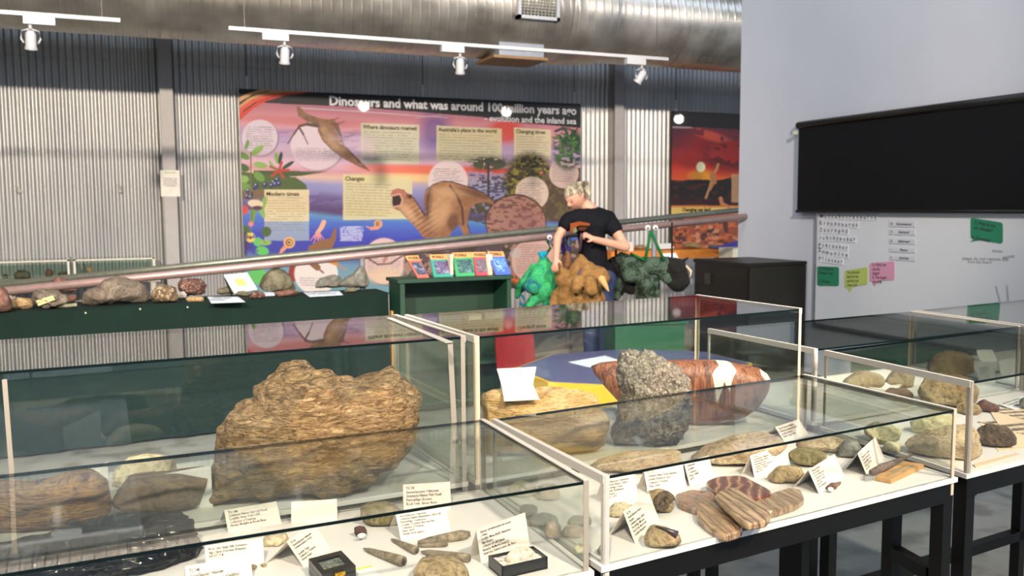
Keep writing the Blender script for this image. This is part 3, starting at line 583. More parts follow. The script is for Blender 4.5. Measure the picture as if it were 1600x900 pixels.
o = fit_text('subtitle_lettering', '- evolution and the inland sea', 757, 189, 900, 0.118, M_TITLE, 0.002, YL, banner)
for body, xa, ya, xb, s in (('Where dinosaurs roamed', 567, 201, 651, 0.072), ("Australia's place in the world", 685, 205, 776, 0.072), ('Changing times', 806, 208, 852, 0.075), ('Changes', 539, 282, 569, 0.075), ('Modern times', 416, 306, 467, 0.072)):
    fit_text('panel_heading', body, xa, ya, xb, s, M_BROWNINK, 0.0016, YL, banner)
M_HANGW = plain('hanger_white', (214, 214, 216), 0.5)
def hangers(pxs, parent, zt):
    for px in pxs:
        x = aty(px, 130, YB)[0]; mb = MB(); mb.cyl((x, YB+0.01, zt), (x, YB+0.01, zt+0.16), 0.016, 10); h = obj('hanger', mb, M_HANGW, parent)
        mb = MB(); mb.cyl((x, YB+0.01, zt+0.15), (x, YB+0.01, 5.98), 0.006, 6); obj('hanging_wire', mb, plain('dark_wire', (34, 32, 30), 0.5), h)
hangers((386, 661, 898), banner, ztop)
# second banner, partly behind the partition
p0 = aty(1050, 173, YB); zt2 = p0[2]; zb2 = 0.9
ban2 = thing('sunset_banner', 'red sunset banner with flying reptile on the back wall beside the white partition', 'banner', (p0[0], YB, zb2))
A = Art((p0[0], YB-0.004, zb2), (1, 0, 0), (0, 0, 1), 2.6, zt2-zb2, 420, 360, True); X, Y = A.X, A.Y
A.C = A.grad([195, 225, 250, 268, 278, 285], [(74, 40, 60), (110, 34, 44), (176, 40, 32), (214, 62, 36), (220, 90, 40), (230, 110, 40)], Y+16*(A.noise(40, 14, 2)-0.5))
A.put(A.ell(1130, 235, 60, 26, 0.2, 0.7)*(A.noise(22, 12, 5) > 0.45), (150, 26, 22), 0.8); A.put(A.ell(1150, 240, 46, 30, 0, 0.7)*(A.noise(22, 12, 8) > 0.5), (70, 16, 18), 0.8); A.put(A.ell(1110, 212, 30, 7, 0.3, 0.7)*(A.noise(12, 8, 15) > 0.45), (206, 84, 60), 0.8)
A.put((Y < 196+0.06*(X-1050)).astype(float), (20, 20, 23)); A.put(A.ell(1064, 199, 18, 1.6, 0.02), (190, 170, 170), 0.7)
A.put(A.ell(1096, 276, 18, 10, 0, 0.8), (240, 170, 40), 0.8); A.put(A.ell(1095, 261, 7, 8, 0, 0.2), (255, 246, 200))
hill = (Y > 279+4*A.noise(26, 50, 4)-np.clip(X-1125, 0, 60)*0.22).astype(float); A.put(hill, (28, 16, 15)); A.put(hill*(A.noise(12, 6, 6) > 0.6), (84, 30, 22), 0.6); A.put(hill*(Y > 309)*(Y < 319), (60, 16, 14), 0.6)
A.put(((Y > 321)).astype(float), (214, 130, 60)); A.put(((Y > 324)*(Y < 334)).astype(float), (232, 196, 110)); A.put(((Y > 334)).astype(float), (198, 104, 58)); A.put((Y > 340)*(A.noise(9, 7, 22) > 0.5), (150, 76, 50), 0.9); A.put((Y > 340)*(A.noise(7, 6, 24) > 0.6), (70, 40, 34), 0.9); A.put((Y > 352)*(A.noise(10, 6, 26) > 0.62), (226, 160, 120), 0.7)
A.curve([(1122, 257), (1119, 266), (1114, 272), (1110, 290), (1103, 309)], 2.2, 1.8, (190, 140, 90)); A.curve([(1113, 274), (1116, 284), (1110, 296)], 4, 1.5, (176, 124, 78)); A.curve([(1126, 310), (1128, 318), (1136, 322), (1145, 330)], 3, 2, (200, 130, 90))
A.put(A.poly([(1143, 272), (1200, 274), (1200, 320), (1143, 316)]), (200, 160, 120), 0.8)
A.mesh('printed_face', ban2, M_PRINT); mb = MB(); mb.box(p0[0], p0[0]+2.6, YB, YB+0.02, zb2, zt2); obj('board', mb, M_BLACKEDGE, ban2)
fit_text('panel_heading', 'Changing our land', 1066, 330, 1110, 0.07, M_BROWNINK, 0.003, YL, ban2); hangers((1057,), ban2, zt2)
# ================================================================ on the white partition
M_BLACKCLOTH = plain('black_screen_fabric', (13, 14, 19), 0.7, var=0.05); M_BLACKMETAL = plain('black_metal', (20, 20, 19), 0.4, 0.2, var=0.05)
a = atx(1250, 196, XW-0.06); b_ = atx(1250, 330, XW-0.06); SZ1, SZ0, SY = a[2], b_[2], a[1]; SYE = SY-2.7
sc = thing('projector_screen', 'black roll-down screen on the white partition, partly lowered', 'screen', (XW-0.06, (SY+SYE)/2, SZ1))
mb = MB(); mb.cyl((XW-0.06, SY+0.02, SZ1), (XW-0.06, SYE, SZ1), 0.032, 18); obj('roller', mb, M_BLACKMETAL, sc, smooth=True)
mb = MB(); mb.box(XW-0.072, XW-0.066, SYE+0.02, SY, SZ0, SZ1); obj('screen_cloth', mb, M_BLACKCLOTH, sc)
mb = MB(); mb.cyl((XW-0.069, SY+0.01, SZ0), (XW-0.069, SYE, SZ0), 0.013, 12); obj('bottom_bar', mb, M_BLACKMETAL, sc, smooth=True)
mb = MB(); mb.box(XW-0.10, XW-0.001, SY+0.02, SY+0.045, SZ1-0.075, SZ1-0.045); obj('wall_bracket', mb, plain('beige_bracket', (196, 196, 176), 0.5), sc)
# whiteboard
M_WB = plain('whiteboard_enamel', (206, 214, 224), 0.22, var=0.02, vs_=2); M_ALU = plain('brushed_frame', (160, 164, 168), 0.35, 0.7)
wy = atx(1276, 400, XW-0.03)[1]; WZ1, WZ0 = SZ0+0.05, 0.55; WYE = wy-3.1
wb = thing('whiteboard', 'large whiteboard on the partition below the black screen', 'whiteboard', (XW-0.02, wy-1.5, WZ0))
mb = MB(); mb.box(XW-0.030, XW-0.004, WYE, wy, WZ0, WZ1); obj('panel', mb, M_WB, wb)
mb = MB(); mb.box(XW-0.036, XW-0.002, wy, wy+0.015, WZ0-0.015, WZ1+0.01); mb.box(XW-0.036, XW-0.002, WYE, wy, WZ0-0.02, WZ0); mb.box(XW-0.036, XW-0.002, WYE, wy, WZ1, WZ1+0.015); obj('frame', mb, M_ALU, wb)
XB = XW-0.031
M_CARDW = plain('letter_card', (214, 220, 230), 0.6); M_MARK = plain('marker_ink', (52, 58, 78), 0.6, var=0.02)
rr = random.Random(3)
for row, (wd, x0, x1, ya, yb) in enumerate([('Muttaburrasaurus', 1282, 1371, 341, 343), ('Kronosaurus', 1281, 1342, 352, 355), ('Sauropod', 1281, 1326, 363, 364), ('Ichthyosaur', 1280, 1338, 375, 377), ('Pterosaur', 1279, 1326, 386, 390), ('Ammonite', 1279, 1326, 396, 402), ('Pliosaur', 1279, 1318, 407, 412)]):
    p = atx(x0, ya, XB); t = thing('word_letters', 'row of small letter magnets spelling %s on the whiteboard' % wd, 'letter magnets', p, 'dinosaur names in letter magnets')
    for k, ch in enumerate(wd):
        f_ = k/(len(wd)-1); px = x0+(x1-5-x0)*f_; py = ya+(yb-ya)*f_; q = atx(px, py, XB); q2 = atx(px+5.2, py, XB); wdt = abs(q2[1]-q[1])
        mb = MB(); dz = rr.uniform(-0.004, 0.004); hh = wdt*1.25
        mb.box(XB-0.004, XB, q[1]-wdt*0.92, q[1], q[2]-hh*0.2+dz, q[2]+hh*0.95+dz)
        c = obj('letter_card', mb, M_CARDW, t); lettering('letter', ch, (XB-0.004, q[1]-wdt*0.46, q[2]+dz+0.004), (0, -1, rr.uniform(-0.08, 0.08)), (0, 0, 1), hh*1.0, M_MARK, c, 'CENTER', 0.0012)
def strip(px0, py0, px1, py1, txt, dot, label):
    a = atx(px0, py0, XB); c = atx(px1, py1, XB); mb = MB(); mb.box(XB-0.004, XB, c[1], a[1], c[2], a[2])
    o = tag(obj('name_strip', mb, plain('strip_card', (196, 202, 214), 0.5), origin=(XB, (a[1]+c[1])/2, c[2])), label, 'name strip', 'printed name strips on the whiteboard')
    h = a[2]-c[2]; lettering('printed_name', txt, (XB-0.004, (a[1]*0.42+c[1]*0.58), c[2]+h*0.3), (0, -1, 0), (0, 0, 1), h*0.62, M_MARK, o, 'CENTER', 0.001)
    mb = MB(); mb.prism([(math.cos(t*PI/5)*h*0.25, math.sin(t*PI/5)*h*0.14) for t in range(10)], 0.001, Matrix.Translation((XB-0.005, a[1]-h*0.6, (a[2]+c[2])/2)) @ Matrix.Rotation(PI/2, 4, 'Y')); obj('picture', mb, dot, o)
for i, (y0, tx, cl) in enumerate([(345.5, 'Kronosaurus', (90, 100, 130)), (358, 'Sauropod', (110, 110, 120)), (372.5, 'Ichthyosaur', (50, 60, 110)), (386, 'Pliosaur', (190, 180, 180)), (398.5, 'Ammonite', (150, 110, 90))]):
    strip(1390, y0, 1430, y0+9.5, tx, plain('dot%d' % i, cl, 0.6), 'small white printed name strip reading %s on the whiteboard' % tx)
def speech(pts, rgb, txt, label, px, py, size, tilt):
    q = [atx(x, y, XB) for x, y in pts]; c = sum(q)/len(q); mb = MB()
    v = [(XB-0.003, p[1], p[2]) for p in q]; v2 = [(XB, p[1], p[2]) for p in q]; n = len(q)
    mb.add(v+v2, [tuple(range(n)), tuple(range(2*n-1, n-1, -1))]+[(i, i+n, (i+1) % n+n, (i+1) % n) for i in range(n)])
    o = tag(obj('speech_bubble', mb, plain('card_%d%d' % rgb[:2], rgb, 0.6, var=0.03), origin=(XB, c[1], c[2])), label, 'paper speech bubble', 'paper speech bubbles on the whiteboard')
    q = atx(px, py, XB-0.003); lettering('handwriting', txt, q, (0, -1, tilt), (0, 0, 1), size, M_INK, o, 'LEFT', 0.0006, 1.0, squeeze=0.72)
def rb(x0, y0, x1, y1, dy, tail, r=4):
    """rounded card in picture measure, dy = slant over its width, with a tail point near the lower left"""
    P = []
    for cx, cy_, a0 in ((x1-r, y0+r, -90), (x1-r, y1-r, 0)):
        for k in range(5): t = math.radians(a0+k*22.5); P.append((cx+r*math.cos(t), cy_+r*math.sin(t)))
    P += [(x0+r+10, y1), tail, (x0+r+1, y1)]
    for cx, cy_, a0 in ((x0+r, y1-r, 90), (x0+r, y0+r, 180)):
        for k in range(5): t = math.radians(a0+k*22.5); P.append((cx+r*math.cos(t), cy_+r*math.sin(t)))
    return [(x, y+dy*(x-x0)/(x1-x0)) for x, y in P]
speech(rb(1517, 340, 1567, 373, 8, (1516, 378)), (38, 128, 96), 'Q. What do you\ncall a dinosaur?\n\nA. Dinosaurus', 'green paper speech bubble at the upper right of the whiteboard', 1522, 350, 0.034, -0.13)
speech(rb(1277, 416, 1311, 446, 1, (1280, 447), 3), (40, 126, 96), 'Q. Why did the\ndinosaur cross?\n\nA. Chickens', 'green paper speech bubble at the lower left of the whiteboard', 1280, 421, 0.036, 0.0)
speech(rb(1320, 423, 1356, 450, -6, (1328, 458), 3), (176, 194, 106), 'The dinosaurs\nliked the sea\nand the mud\nmost of all', 'yellow-green paper speech bubble on the whiteboard', 1323, 428, 0.034, 0.10)
speech(rb(1359, 411, 1398, 440, -3, (1367, 448), 3), (206, 150, 180), 'Q. Which one\nwas the\nlargest?\nA. The longest\none of all', 'pink paper speech bubble on the whiteboard', 1363, 416, 0.033, 0.07)
M_FAINT = plain('faint_marker', (150, 156, 164), 0.6, var=0.02)
for tx, px, py, s, tl_ in (('please do not remove this', 1503, 406, 0.034, 0.03), ('from the board', 1512, 411, 0.03, 0.03), ('thanks', 1550, 394, 0.03, 0), ('names', 1567, 405, 0.034, 0.2)):
    lettering('faint_writing', tx, atx(px, py, XB), (0, -1, tl_), (0, 0, 1), s, M_FAINT, wb, bold=0.0006)
for x, y in ((1557, 447), (1574, 446)):
    p = atx(x, y, XB); q = atx(x+(6 if x < 1560 else 2), y+24, XB); mb = MB(); mb.cyl((XB-0.002, p[1], p[2]), (XB-0.002, q[1], q[2]), 0.004, 6); obj('pen_scribble', mb, M_FAINT, wb)
# dark cabinet against the partition
YC = atx(1255, 408, XW-0.05)[1]; zc_ = atx(1255, 408, XW-0.05)[2]; xc0 = aty(1168, 408, YC)[0]; yc1 = atx(1086, 405, xc0)[1]
M_CAB = plain('dark_cabinet_laminate', (17, 13, 9), 0.45, var=0.06); M_CAB2 = plain('cabinet_door_dark', (19, 19, 15), 0.5, var=0.05)
cab = thing('cabinet', 'dark brown low cabinet standing against the white partition', 'cabinet', ((xc0+XW)/2, (YC+yc1)/2, 0))
mb = MB(); mb.box(xc0, XW-0.02, YC, yc1, 0.06, zc_-0.03); mb.box(xc0+0.03, XW-0.04, YC+0.03, yc1-0.02, 0, 0.06); obj('carcass', mb, M_CAB, cab)
mb = MB(); mb.box(xc0-0.012, XW-0.02, YC-0.012, yc1+0.01, zc_-0.03, zc_); obj('top', mb, M_CAB, cab)
mb = MB(); mb.box(xc0+0.01, XW-0.03, YC-0.018, YC, 0.08, zc_-0.035); obj('door', mb, M_CAB2, cab)
h = atx(1105, 435, xc0-0.012); mb = MB(); mb.box(xc0-0.016, xc0, h[1]-0.035, h[1]+0.035, h[2]-0.05, h[2]+0.045); obj('latch_plate', mb, plain('latch_grey', (64, 62, 60), 0.4, 0.5), cab)

# ================================================================ outlined rocks
from math import cos, sin
SPH = {}
def sphere(n):
    if n not in SPH:
        bm = bmesh.new(); bmesh.ops.create_icosphere(bm, subdivisions=n, radius=1.0)
        SPH[n] = (np.array([v.co[:] for v in bm.verts]), [tuple(v.index for v in f.verts) for f in bm.faces]); bm.free()
    return SPH[n]
RIDX = [0]
def rock(name, label, cat, outl, base, zb, depth, mat, group=None, amp=0.06, sub=4, fr=2.4, px_=0.8, smooth=True, name_mesh=None, tilt=0.0, ridge=0.25, parent=None, facets=12):
    """solid stone: its side outline (measured on an upright plane through its middle), real depth, rough skin, flat seat at zb"""
    RIDX[0] += 1; front = atz(base[0], base[1], zb); hd = np.array([front[0], front[1], 0.0]); hd /= np.linalg.norm(hd)
    if tilt: hd = np.array([hd[0]*cos(tilt)-hd[1]*sin(tilt), hd[0]*sin(tilt)+hd[1]*cos(tilt), 0])
    rr_ = np.array([hd[1], -hd[0], 0.0]); cen = front+hd*depth/2
    P = []
    for x, y in outl:
        d = ray(x, y); t = ((cen-CAM)@hd)/(d@hd); q = CAM+d*t; P.append(((q-cen)@rr_, max(q[2], zb)-zb))
    P = np.array(P); c = np.array([(P[:, 0].min()+P[:, 0].max())/2, (P[:, 1].min()+P[:, 1].max())*0.45])
    S, Fc = sphere(sub); ph = np.arctan2(S[:, 2], S[:, 0]); K = 256; tab = np.zeros(K)
    n = len(P)
    for k in range(K):
        a_ = -PI+2*PI*k/K; dx, dz = cos(a_), sin(a_); best = 0
        for i in range(n):
            ax, az = P[i]-c; bx, bz = P[(i+1) % n]-c; ex, ez = bx-ax, bz-az; den = dx*ez-dz*ex
            if abs(den) < 1e-12: continue
            t = (ax*ez-az*ex)/den; u = (ax*dz-az*dx)/den
            if t > best and -1e-6 <= u <= 1+1e-6: best = t
        tab[k] = best
    if (tab < 1e-5).any(): tab[tab < 1e-5] = np.median(tab)*0.4
    f_ = (ph+PI)/(2*PI)*K; i0 = np.floor(f_).astype(int) % K; i1 = (i0+1) % K; w_ = f_-np.floor(f_); R = tab[i0]*(1-w_)+tab[i1]*w_
    rho = np.sqrt(np.clip(S[:, 0]**2+S[:, 2]**2, 0, 1)); e = rho**px_
    lx = c[0]+R*e*np.cos(ph); lz = c[1]+R*e*np.sin(ph); ly = np.sign(S[:, 1])*np.abs(S[:, 1])**0.85*depth/2
    if facets:
        rg = np.random.RandomState(RIDX[0]*13+5)
        V0 = np.stack([lx, ly, lz], 1)-np.array([c[0], 0, c[1]])
        for k in range(facets):
            nn = rg.randn(3); nn[1] = nn[1]*1.3-0.4; nn /= np.linalg.norm(nn); dt = V0@nn; lim = dt.max()*rg.uniform(0.80, 0.95); ov = np.maximum(dt-lim, 0); V0 = V0-ov[:, None]*nn*0.93
        lx, ly, lz = V0[:, 0]+c[0], V0[:, 1], V0[:, 2]+c[1]
    size = min(P[:, 0].max()-P[:, 0].min(), max(P[:, 1].max(), 1e-3)*1.6)
    V = np.stack([lx, ly, lz], 1); s0 = Vector((RIDX[0]*7.3, RIDX[0]*3.1, 0)); out = np.zeros(len(V)); fq = fr/max(size, 1e-3)
    for i in range(len(V)):
        p = Vector(V[i])*fq+s0; val = noise.fractal(p, 0.9, 2.1, 5)
        if ridge: val += ridge*(abs(noise.noise(p*1.7))*2-0.6)
        out[i] = val
    dirn = V-np.array([c[0], 0, c[1]]); L = np.linalg.norm(dirn, axis=1)+1e-9
    V = V+dirn/L[:, None]*(out*amp*size)[:, None]
    V[:, 2] = np.maximum(V[:, 2], 0.0)
    W = V[:, :1]*rr_+V[:, 1:2]*hd+np.array([0, 0, 1.0])*V[:, 2:3]
    org = cen.copy(); org[2] = zb
    me = bpy.data.meshes.new(name); me.from_pydata(W.tolist(), [], Fc); me.materials.append(mat)
    if smooth: me.polygons.foreach_set('use_smooth', [True]*len(Fc))
    me.update(); o = link(name, me)
    o.location = Vector([float(q) for q in org])
    if cat: tag(o, label, cat, group)
    return o
def blob(x0, y0, x1, y1, seed=0, k=12, flat=0.0, sq=2.4):
    """a plain stone outline between its measured extents"""
    r = random.Random(seed*31+int(x0)); P = []
    for i in range(k):
        t = 2*PI*i/k; cx, sx = cos(t), sin(t); e = (abs(cx)**sq+abs(sx)**sq)**(-1/sq)*r.uniform(0.86, 1.06)
        P.append(((x0+x1)/2+cx*e*(x1-x0)/2, (y0+y1)/2-sx*e*(y1-y0)/2))
    return P
R_GREYBR = rockmat('weathered_greybrown_stone', [(74, 66, 58), (112, 102, 90), (142, 130, 116)], 9)
R_RED = rockmat('reddish_brown_stone', [(70, 50, 44), (112, 80, 70), (146, 110, 96)], 10)
R_SPECK = rockmat('pebbly_conglomerate', [(66, 52, 42), (98, 80, 62), (126, 106, 84)], 14, fleck=((160, 142, 112), 90, 0.76))
R_DARKSP = rockmat('dark_red_speckled_stone', [(56, 36, 34), (86, 56, 50), (104, 74, 66)], 16, fleck=((150, 116, 100), 120, 0.82))
R_OLIVE = rockmat('olive_grey_stone', [(78, 74, 58), (108, 104, 84), (132, 128, 108)], 8)
R_GREY = rockmat('grey_stone', [(92, 92, 86), (122, 122, 114), (146, 146, 138)], 9)
R_TAN = rockmat('tan_stone', [(130, 106, 72), (164, 138, 98), (186, 162, 122)], 10)
R_WHITE = rockmat('pale_stone', [(150, 146, 136), (178, 174, 164), (200, 196, 186)], 12)
# ---------------------------------------------------------------- bench with green cloth
ZB_ = 0.92; yf = atz(300, 473, ZB_)[1]; xr = atz(608, 457.5, ZB_)[0]; yfl = atz(0, 490, ZB_)[1]
M_GREEN = plain('dark_green_cloth', (10, 32, 27), 0.85, var=0.14, vs_=5); 
bench = thing('cloth_covered_bench', 'long bench under a dark green cloth carrying loose rocks', 'bench', (0, yf+0.3, 0))
mb = MB(); n = 220; xs = np.linspace(-3.6, xr, n); fyy = lambda x: 6.227+(x+0.735)*0.0848; yb_ = 6.80
fy = lambda x: yfl+(yf-yfl)*np.clip((x+0.735)/1.12, -1, 2.3)*0.5+ (yfl-yf)*0.0
top = []; v = []
for i, x in enumerate(xs):
    Yf = fyy(x)+0.004*sin(x*9); wob = 0.012*sin(x*14)+0.007*sin(x*33+1)
    v += [(x, yb_, 0.02), (x, yb_, ZB_), (x, Yf+0.02, ZB_+0.0), (x, Yf, ZB_-0.012), (x, Yf-0.004+wob*0.4, ZB_-0.3), (x, Yf-0.01+wob, 0.02)]
f = []
for i in range(n-1):
    for k in range(5): f.append((i*6+k, (i+1)*6+k, (i+1)*6+k+1, i*6+k+1))
f += [(5, 4, 3, 2, 1, 0), tuple((n-1)*6+k for k in range(6))]; mb.add(v, f); obj('cloth', mb, M_GREEN, bench, smooth=False)
mb = MB()
for x in (-3.2, -1.0, 1.2): mb.box(x, x+0.05, yf+0.12, yb_-0.06, 0, ZB_-0.03)
mb.box(-3.5, xr-0.03, yf+0.10, yb_-0.04, ZB_-0.04, ZB_-0.006); obj('table_frame', mb, M_BLACKMETAL, bench)
mb = MB()
for px, py in ((134, 489), (219, 483), (293, 480)):
    q = aty(px, py, yf); q = aty(px, py, fyy(q[0])-0.006); mb.lathe([(0.006, 0), (0.005, 0.003), (0, 0.004)], 8, Matrix.Translation((q[0], q[1]-0.006, q[2])) @ Matrix.Rotation(PI/2, 4, 'X'))
obj('cloth_pins', mb, plain('brass_pin', (180, 176, 140), 0.4, 0.5), bench)
GB = 'rocks on the green bench'
def br(label, outl, base, depth, mat, name='rock', **k): return rock(name, label, 'rock', outl, base, ZB_, depth, mat, GB, **k)
br('brown-grey rock at the far left edge of the green bench', [(-14, 495), (-16, 452), (0, 445), (10, 447), (17, 468), (20, 486), (8, 494)], (4, 490), 0.2, R_RED)
br('long tan log-shaped rock at the left of the green bench', [(8, 484), (12, 468), (30, 465), (52, 467), (56, 476), (50, 485), (24, 487)], (30, 484), 0.10, R_TAN)
br('small round golden stone at the left front of the green bench', [(2, 486), (4, 477), (10, 473), (17, 477), (18, 486), (9, 489)], (10, 488), 0.07, rockmat('golden_stone', [(140, 110, 60), (176, 146, 86), (190, 164, 110)], 20))
dk = br('dark lumpy rock with a yellow label on the green bench', [(46, 462), (56, 455), (74, 452), (90, 455), (103, 460), (105, 470), (95, 478), (84, 485), (70, 485), (60, 476), (48, 470)], (78, 484), 0.2, R_GREYBR, amp=0.10)
br('reddish wedge rock at the back of the bench above the yellow label', [(70, 450), (78, 440), (90, 434), (103, 435), (112, 444), (127, 452), (112, 456), (82, 457)], (96, 466), 0.14, R_RED)
br('small angular pink-brown stone between the labelled rock and the big boulder', [(103, 472), (104, 461), (118, 459), (121, 463), (120, 473)], (112, 473), 0.08, R_RED, smooth=False, sub=2)
br('big elongated grey-brown boulder on the green bench', [(122, 474), (121, 463), (134, 453), (150, 447), (163, 436), (180, 432), (195, 432), (210, 440), (228, 444), (237, 458), (232, 472), (214, 474), (190, 474), (160, 477), (135, 478)], (170, 478), 0.22, R_GREYBR, amp=0.05, ridge=0.3)
br('pebbly brown conglomerate rock right of the big boulder', [(239, 472), (238, 456), (246, 447), (262, 444), (275, 449), (281, 460), (278, 473), (258, 475)], (258, 474), 0.16, R_SPECK, amp=0.08)
br('small white pebble beside the conglomerate rock', [(280, 466), (281, 456), (288, 455), (292, 460), (291, 466)], (286, 467), 0.05, R_WHITE)
br('dark red speckled rock right of the conglomerate rock', [(276, 446), (280, 438), (300, 435), (316, 436), (322, 446), (320, 459), (305, 462), (284, 461)], (300, 464), 0.15, R_DARKSP, amp=0.07)
br('small flat tan stone in front of the dark red speckled rock', [(290, 472), (291, 464), (305, 463), (321, 464), (321, 471), (305, 473)], (306, 472), 0.05, R_TAN)
br('long olive stone left of the picture placard on the bench', [(338, 458), (341, 450), (352, 449), (362, 446), (370, 448), (372, 456), (360, 461), (345, 461)], (352, 461), 0.10, R_OLIVE)
br('broad domed olive-grey rock in the middle right of the bench', [(402, 455), (403, 442), (410, 430), (424, 421), (436, 418), (444, 423), (455, 436), (464, 450), (462, 455), (440, 457), (415, 457)], (425, 458), 0.22, R_OLIVE)
br('small olive pebble at the foot of the picture placard', [(368, 462), (370, 455), (380, 454), (391, 457), (391, 463)], (380, 463), 0.06, R_OLIVE)
br('small dark maroon stone in front of the domed rock', [(390, 466), (391, 457), (402, 454), (413, 457), (415, 464), (404, 467)], (402, 467), 0.08, R_DARKSP)
br('flat brown slab stone right of the maroon stone', [(427, 463), (430, 456), (448, 453), (468, 452), (470, 458), (450, 463), (434, 465)], (446, 464), 0.08, R_RED)
br('low grey-olive stacked stone at the right end of the bench', [(493, 450), (496, 440), (500, 434), (512, 430), (530, 431), (538, 440), (536, 449), (514, 451)], (514, 451), 0.16, R_GREY, ridge=0.5)
br('pointed grey rock at the right end of the bench', [(528, 445), (538, 434), (552, 428), (560, 416), (566, 414), (571, 426), (577, 440), (572, 450), (552, 450), (536, 449)], (555, 453), 0.16, R_GREY, ridge=0.3)
br('small flat stone in front of the pointed grey rock', [(537, 456), (541, 450), (553, 449), (561, 452), (556, 456)], (548, 457), 0.06, R_OLIVE)
M_PAPER = plain('white_paper', (236, 234, 228), 0.8, var=0.02); M_PAPERB = plain('bluish_paper', (206, 216, 226), 0.8, var=0.02)
def flat_card(name, quad, zb, label, cat, mat=None, th=0.0015, group=None, lines=None, ink=None, z2=None):
    q = [atz(x, y, zb) for x, y in quad]; n = len(q); mb = MB(); mb.add([(p[0], p[1], zb) for p in q]+[(p[0], p[1], zb+th) for p in q], [tuple(range(n-1, -1, -1)), tuple(range(n, 2*n))]+[(i, (i+1) % n, (i+1) % n+n, i+n) for i in range(n)])
    c = sum(q)/n; o = tag(obj(name, mb, mat or M_PAPER, origin=(c[0], c[1], zb)), label, cat, group)
    if lines:
        tlp = q[0]; xd = q[1]-q[0]; ud = q[0]-q[3]; W = np.linalg.norm(xd); H = np.linalg.norm(ud); s = H/(len(lines)+1.2)/1.0
        org = tlp+xd*0.06-ud*(0.8/(len(lines)+1.2)); org[2] = zb+th
        lettering('printed_text', '\n'.join(lines), org, xd, ud, s*0.95, ink or M_INK, o, bold=s*0.01, squeeze=min(1.0, W*0.9/(s*0.5*max(len(l) for l in lines))))
    return o
flat_card('paper_label', [(324, 464), (372, 464), (383, 472), (330, 474)], ZB_, 'white paper label flat on the bench below the picture placard', 'label', M_PAPERB, lines=['Volcanic rocks', 'from the district'])
flat_card('paper_label', [(403, 457), (428, 457), (430, 462), (408, 463)], ZB_, 'small white label flat on the bench in front of the domed rock', 'label', M_PAPERB)
flat_card('paper_label', [(474, 457), (530, 455), (536, 461), (484, 464)], ZB_, 'white paper label flat on the bench left of the pointed grey rock', 'label', M_PAPERB, lines=['Fossil plants', 'and sandstone'])
flat_card('paper_label', [(84, 477), (120, 474), (120, 478), (90, 481)], ZB_, 'narrow pale card under the edge of the big boulder', 'label', plain('cream_card', (214, 206, 160), 0.8))
# yellow label leaning on the dark rock
c = atz(78, 484, ZB_); dd = float((c-CAM)@FW)-0.01
qq = [atd(56, 470, dd), atd(82, 462, dd), (atd(86, 468, dd)), atd(60, 478, dd)]; off = FW*0.003
mb = MB(); mb.add([tuple(p) for p in qq]+[tuple(p+off) for p in qq], [(0, 1, 2, 3), (7, 6, 5, 4), (0, 4, 5, 1), (1, 5, 6, 2), (2, 6, 7, 3), (3, 7, 4, 0)])
lb = tag(obj('yellow_label', mb, plain('yellow_label_card', (214, 208, 150), 0.8), origin=tuple(qq[3])), 'yellow paper label leaning on the dark lumpy rock', 'label'); lettering('printed_text', 'Basalt lava flow', qq[3]+(qq[0]-qq[3])*0.35-FW*0.001, qq[1]-qq[0], qq[0]-qq[3], 0.02, M_INK, lb)
# picture placard leaning on an easel
y0 = yf+0.40
P4 = [aty(350, 430, y0+0.05), aty(386, 426, y0+0.05), aty(402, 452, y0-0.03), aty(366, 458, y0-0.03)]; P4[3][2] = max(P4[3][2], ZB_+0.001)
pl = thing('picture_placard', 'white placard with a yellow crystal picture leaning at the back of the bench', 'placard', P4[3])
def quad_slab(name, P, th, mat, parent, cat=None):
    n = np.cross(P[1]-P[0], P[3]-P[0]); n /= np.linalg.norm(n)
    if n@FW < 0: n = -n
    mb = MB(); mb.add([tuple(p) for p in P]+[tuple(p+n*th) for p in P], [(0, 1, 2, 3), (7, 6, 5, 4), (0, 4, 5, 1), (1, 5, 6, 2), (2, 6, 7, 3), (3, 7, 4, 0)]); return obj(name, mb, mat, parent), n
o, nn = quad_slab('board', P4, 0.012, M_PAPER, pl)
ctr = (P4[0]+P4[2])/2; pic = [ctr+(p-ctr)*0.42-nn*0.002 for p in P4]; quad_slab('picture', pic, 0.001, plain('yellow_crystal_print', (196, 180, 96), 0.6, var=0.3, vs_=60), pl)
mb = MB(); a_, b2 = P4[0]+(P4[3]-P4[0])*0.1, P4[0]*0.3+P4[3]*0.7; mb.tube([tuple(a_+nn*0.02), tuple(P4[3]*0.95+P4[0]*0.05+nn*0.10)], 0.006, 8); obj('easel_leg', mb, M_BLACKMETAL, pl)

# ---------------------------------------------------------------- green bookshelf with books
ZS = 1.03; s0, s1 = atz(624, 437, ZS), atz(800, 430.5, ZS); SXa, SXb, SYf = s0[0], s1[0], (s0[1]+s1[1])/2; SD = 0.30
M_SHELF = plain('dark_green_paint', (14, 56, 40), 0.55, var=0.08); M_SHELF_IN = plain('green_shelf_back', (10, 46, 30), 0.6, var=0.08)
sh = thing('green_bookshelf', 'dark green low bookshelf with upright books on its top', 'bookshelf', ((SXa+SXb)/2, SYf+SD/2, 0))
mb = MB(); mb.box(SXa, SXa+0.035, SYf, SYf+SD, 0, ZS-0.025); obj('side_panel', mb, M_SHELF, sh)
mb = MB(); mb.box(SXb-0.035, SXb, SYf, SYf+SD, 0, ZS-0.025); obj('side_panel', mb, M_SHELF, sh)
mb = MB(); mb.box(SXa-0.02, SXb+0.015, SYf-0.015, SYf+SD+0.01, ZS-0.025, ZS); obj('top', mb, M_SHELF, sh)
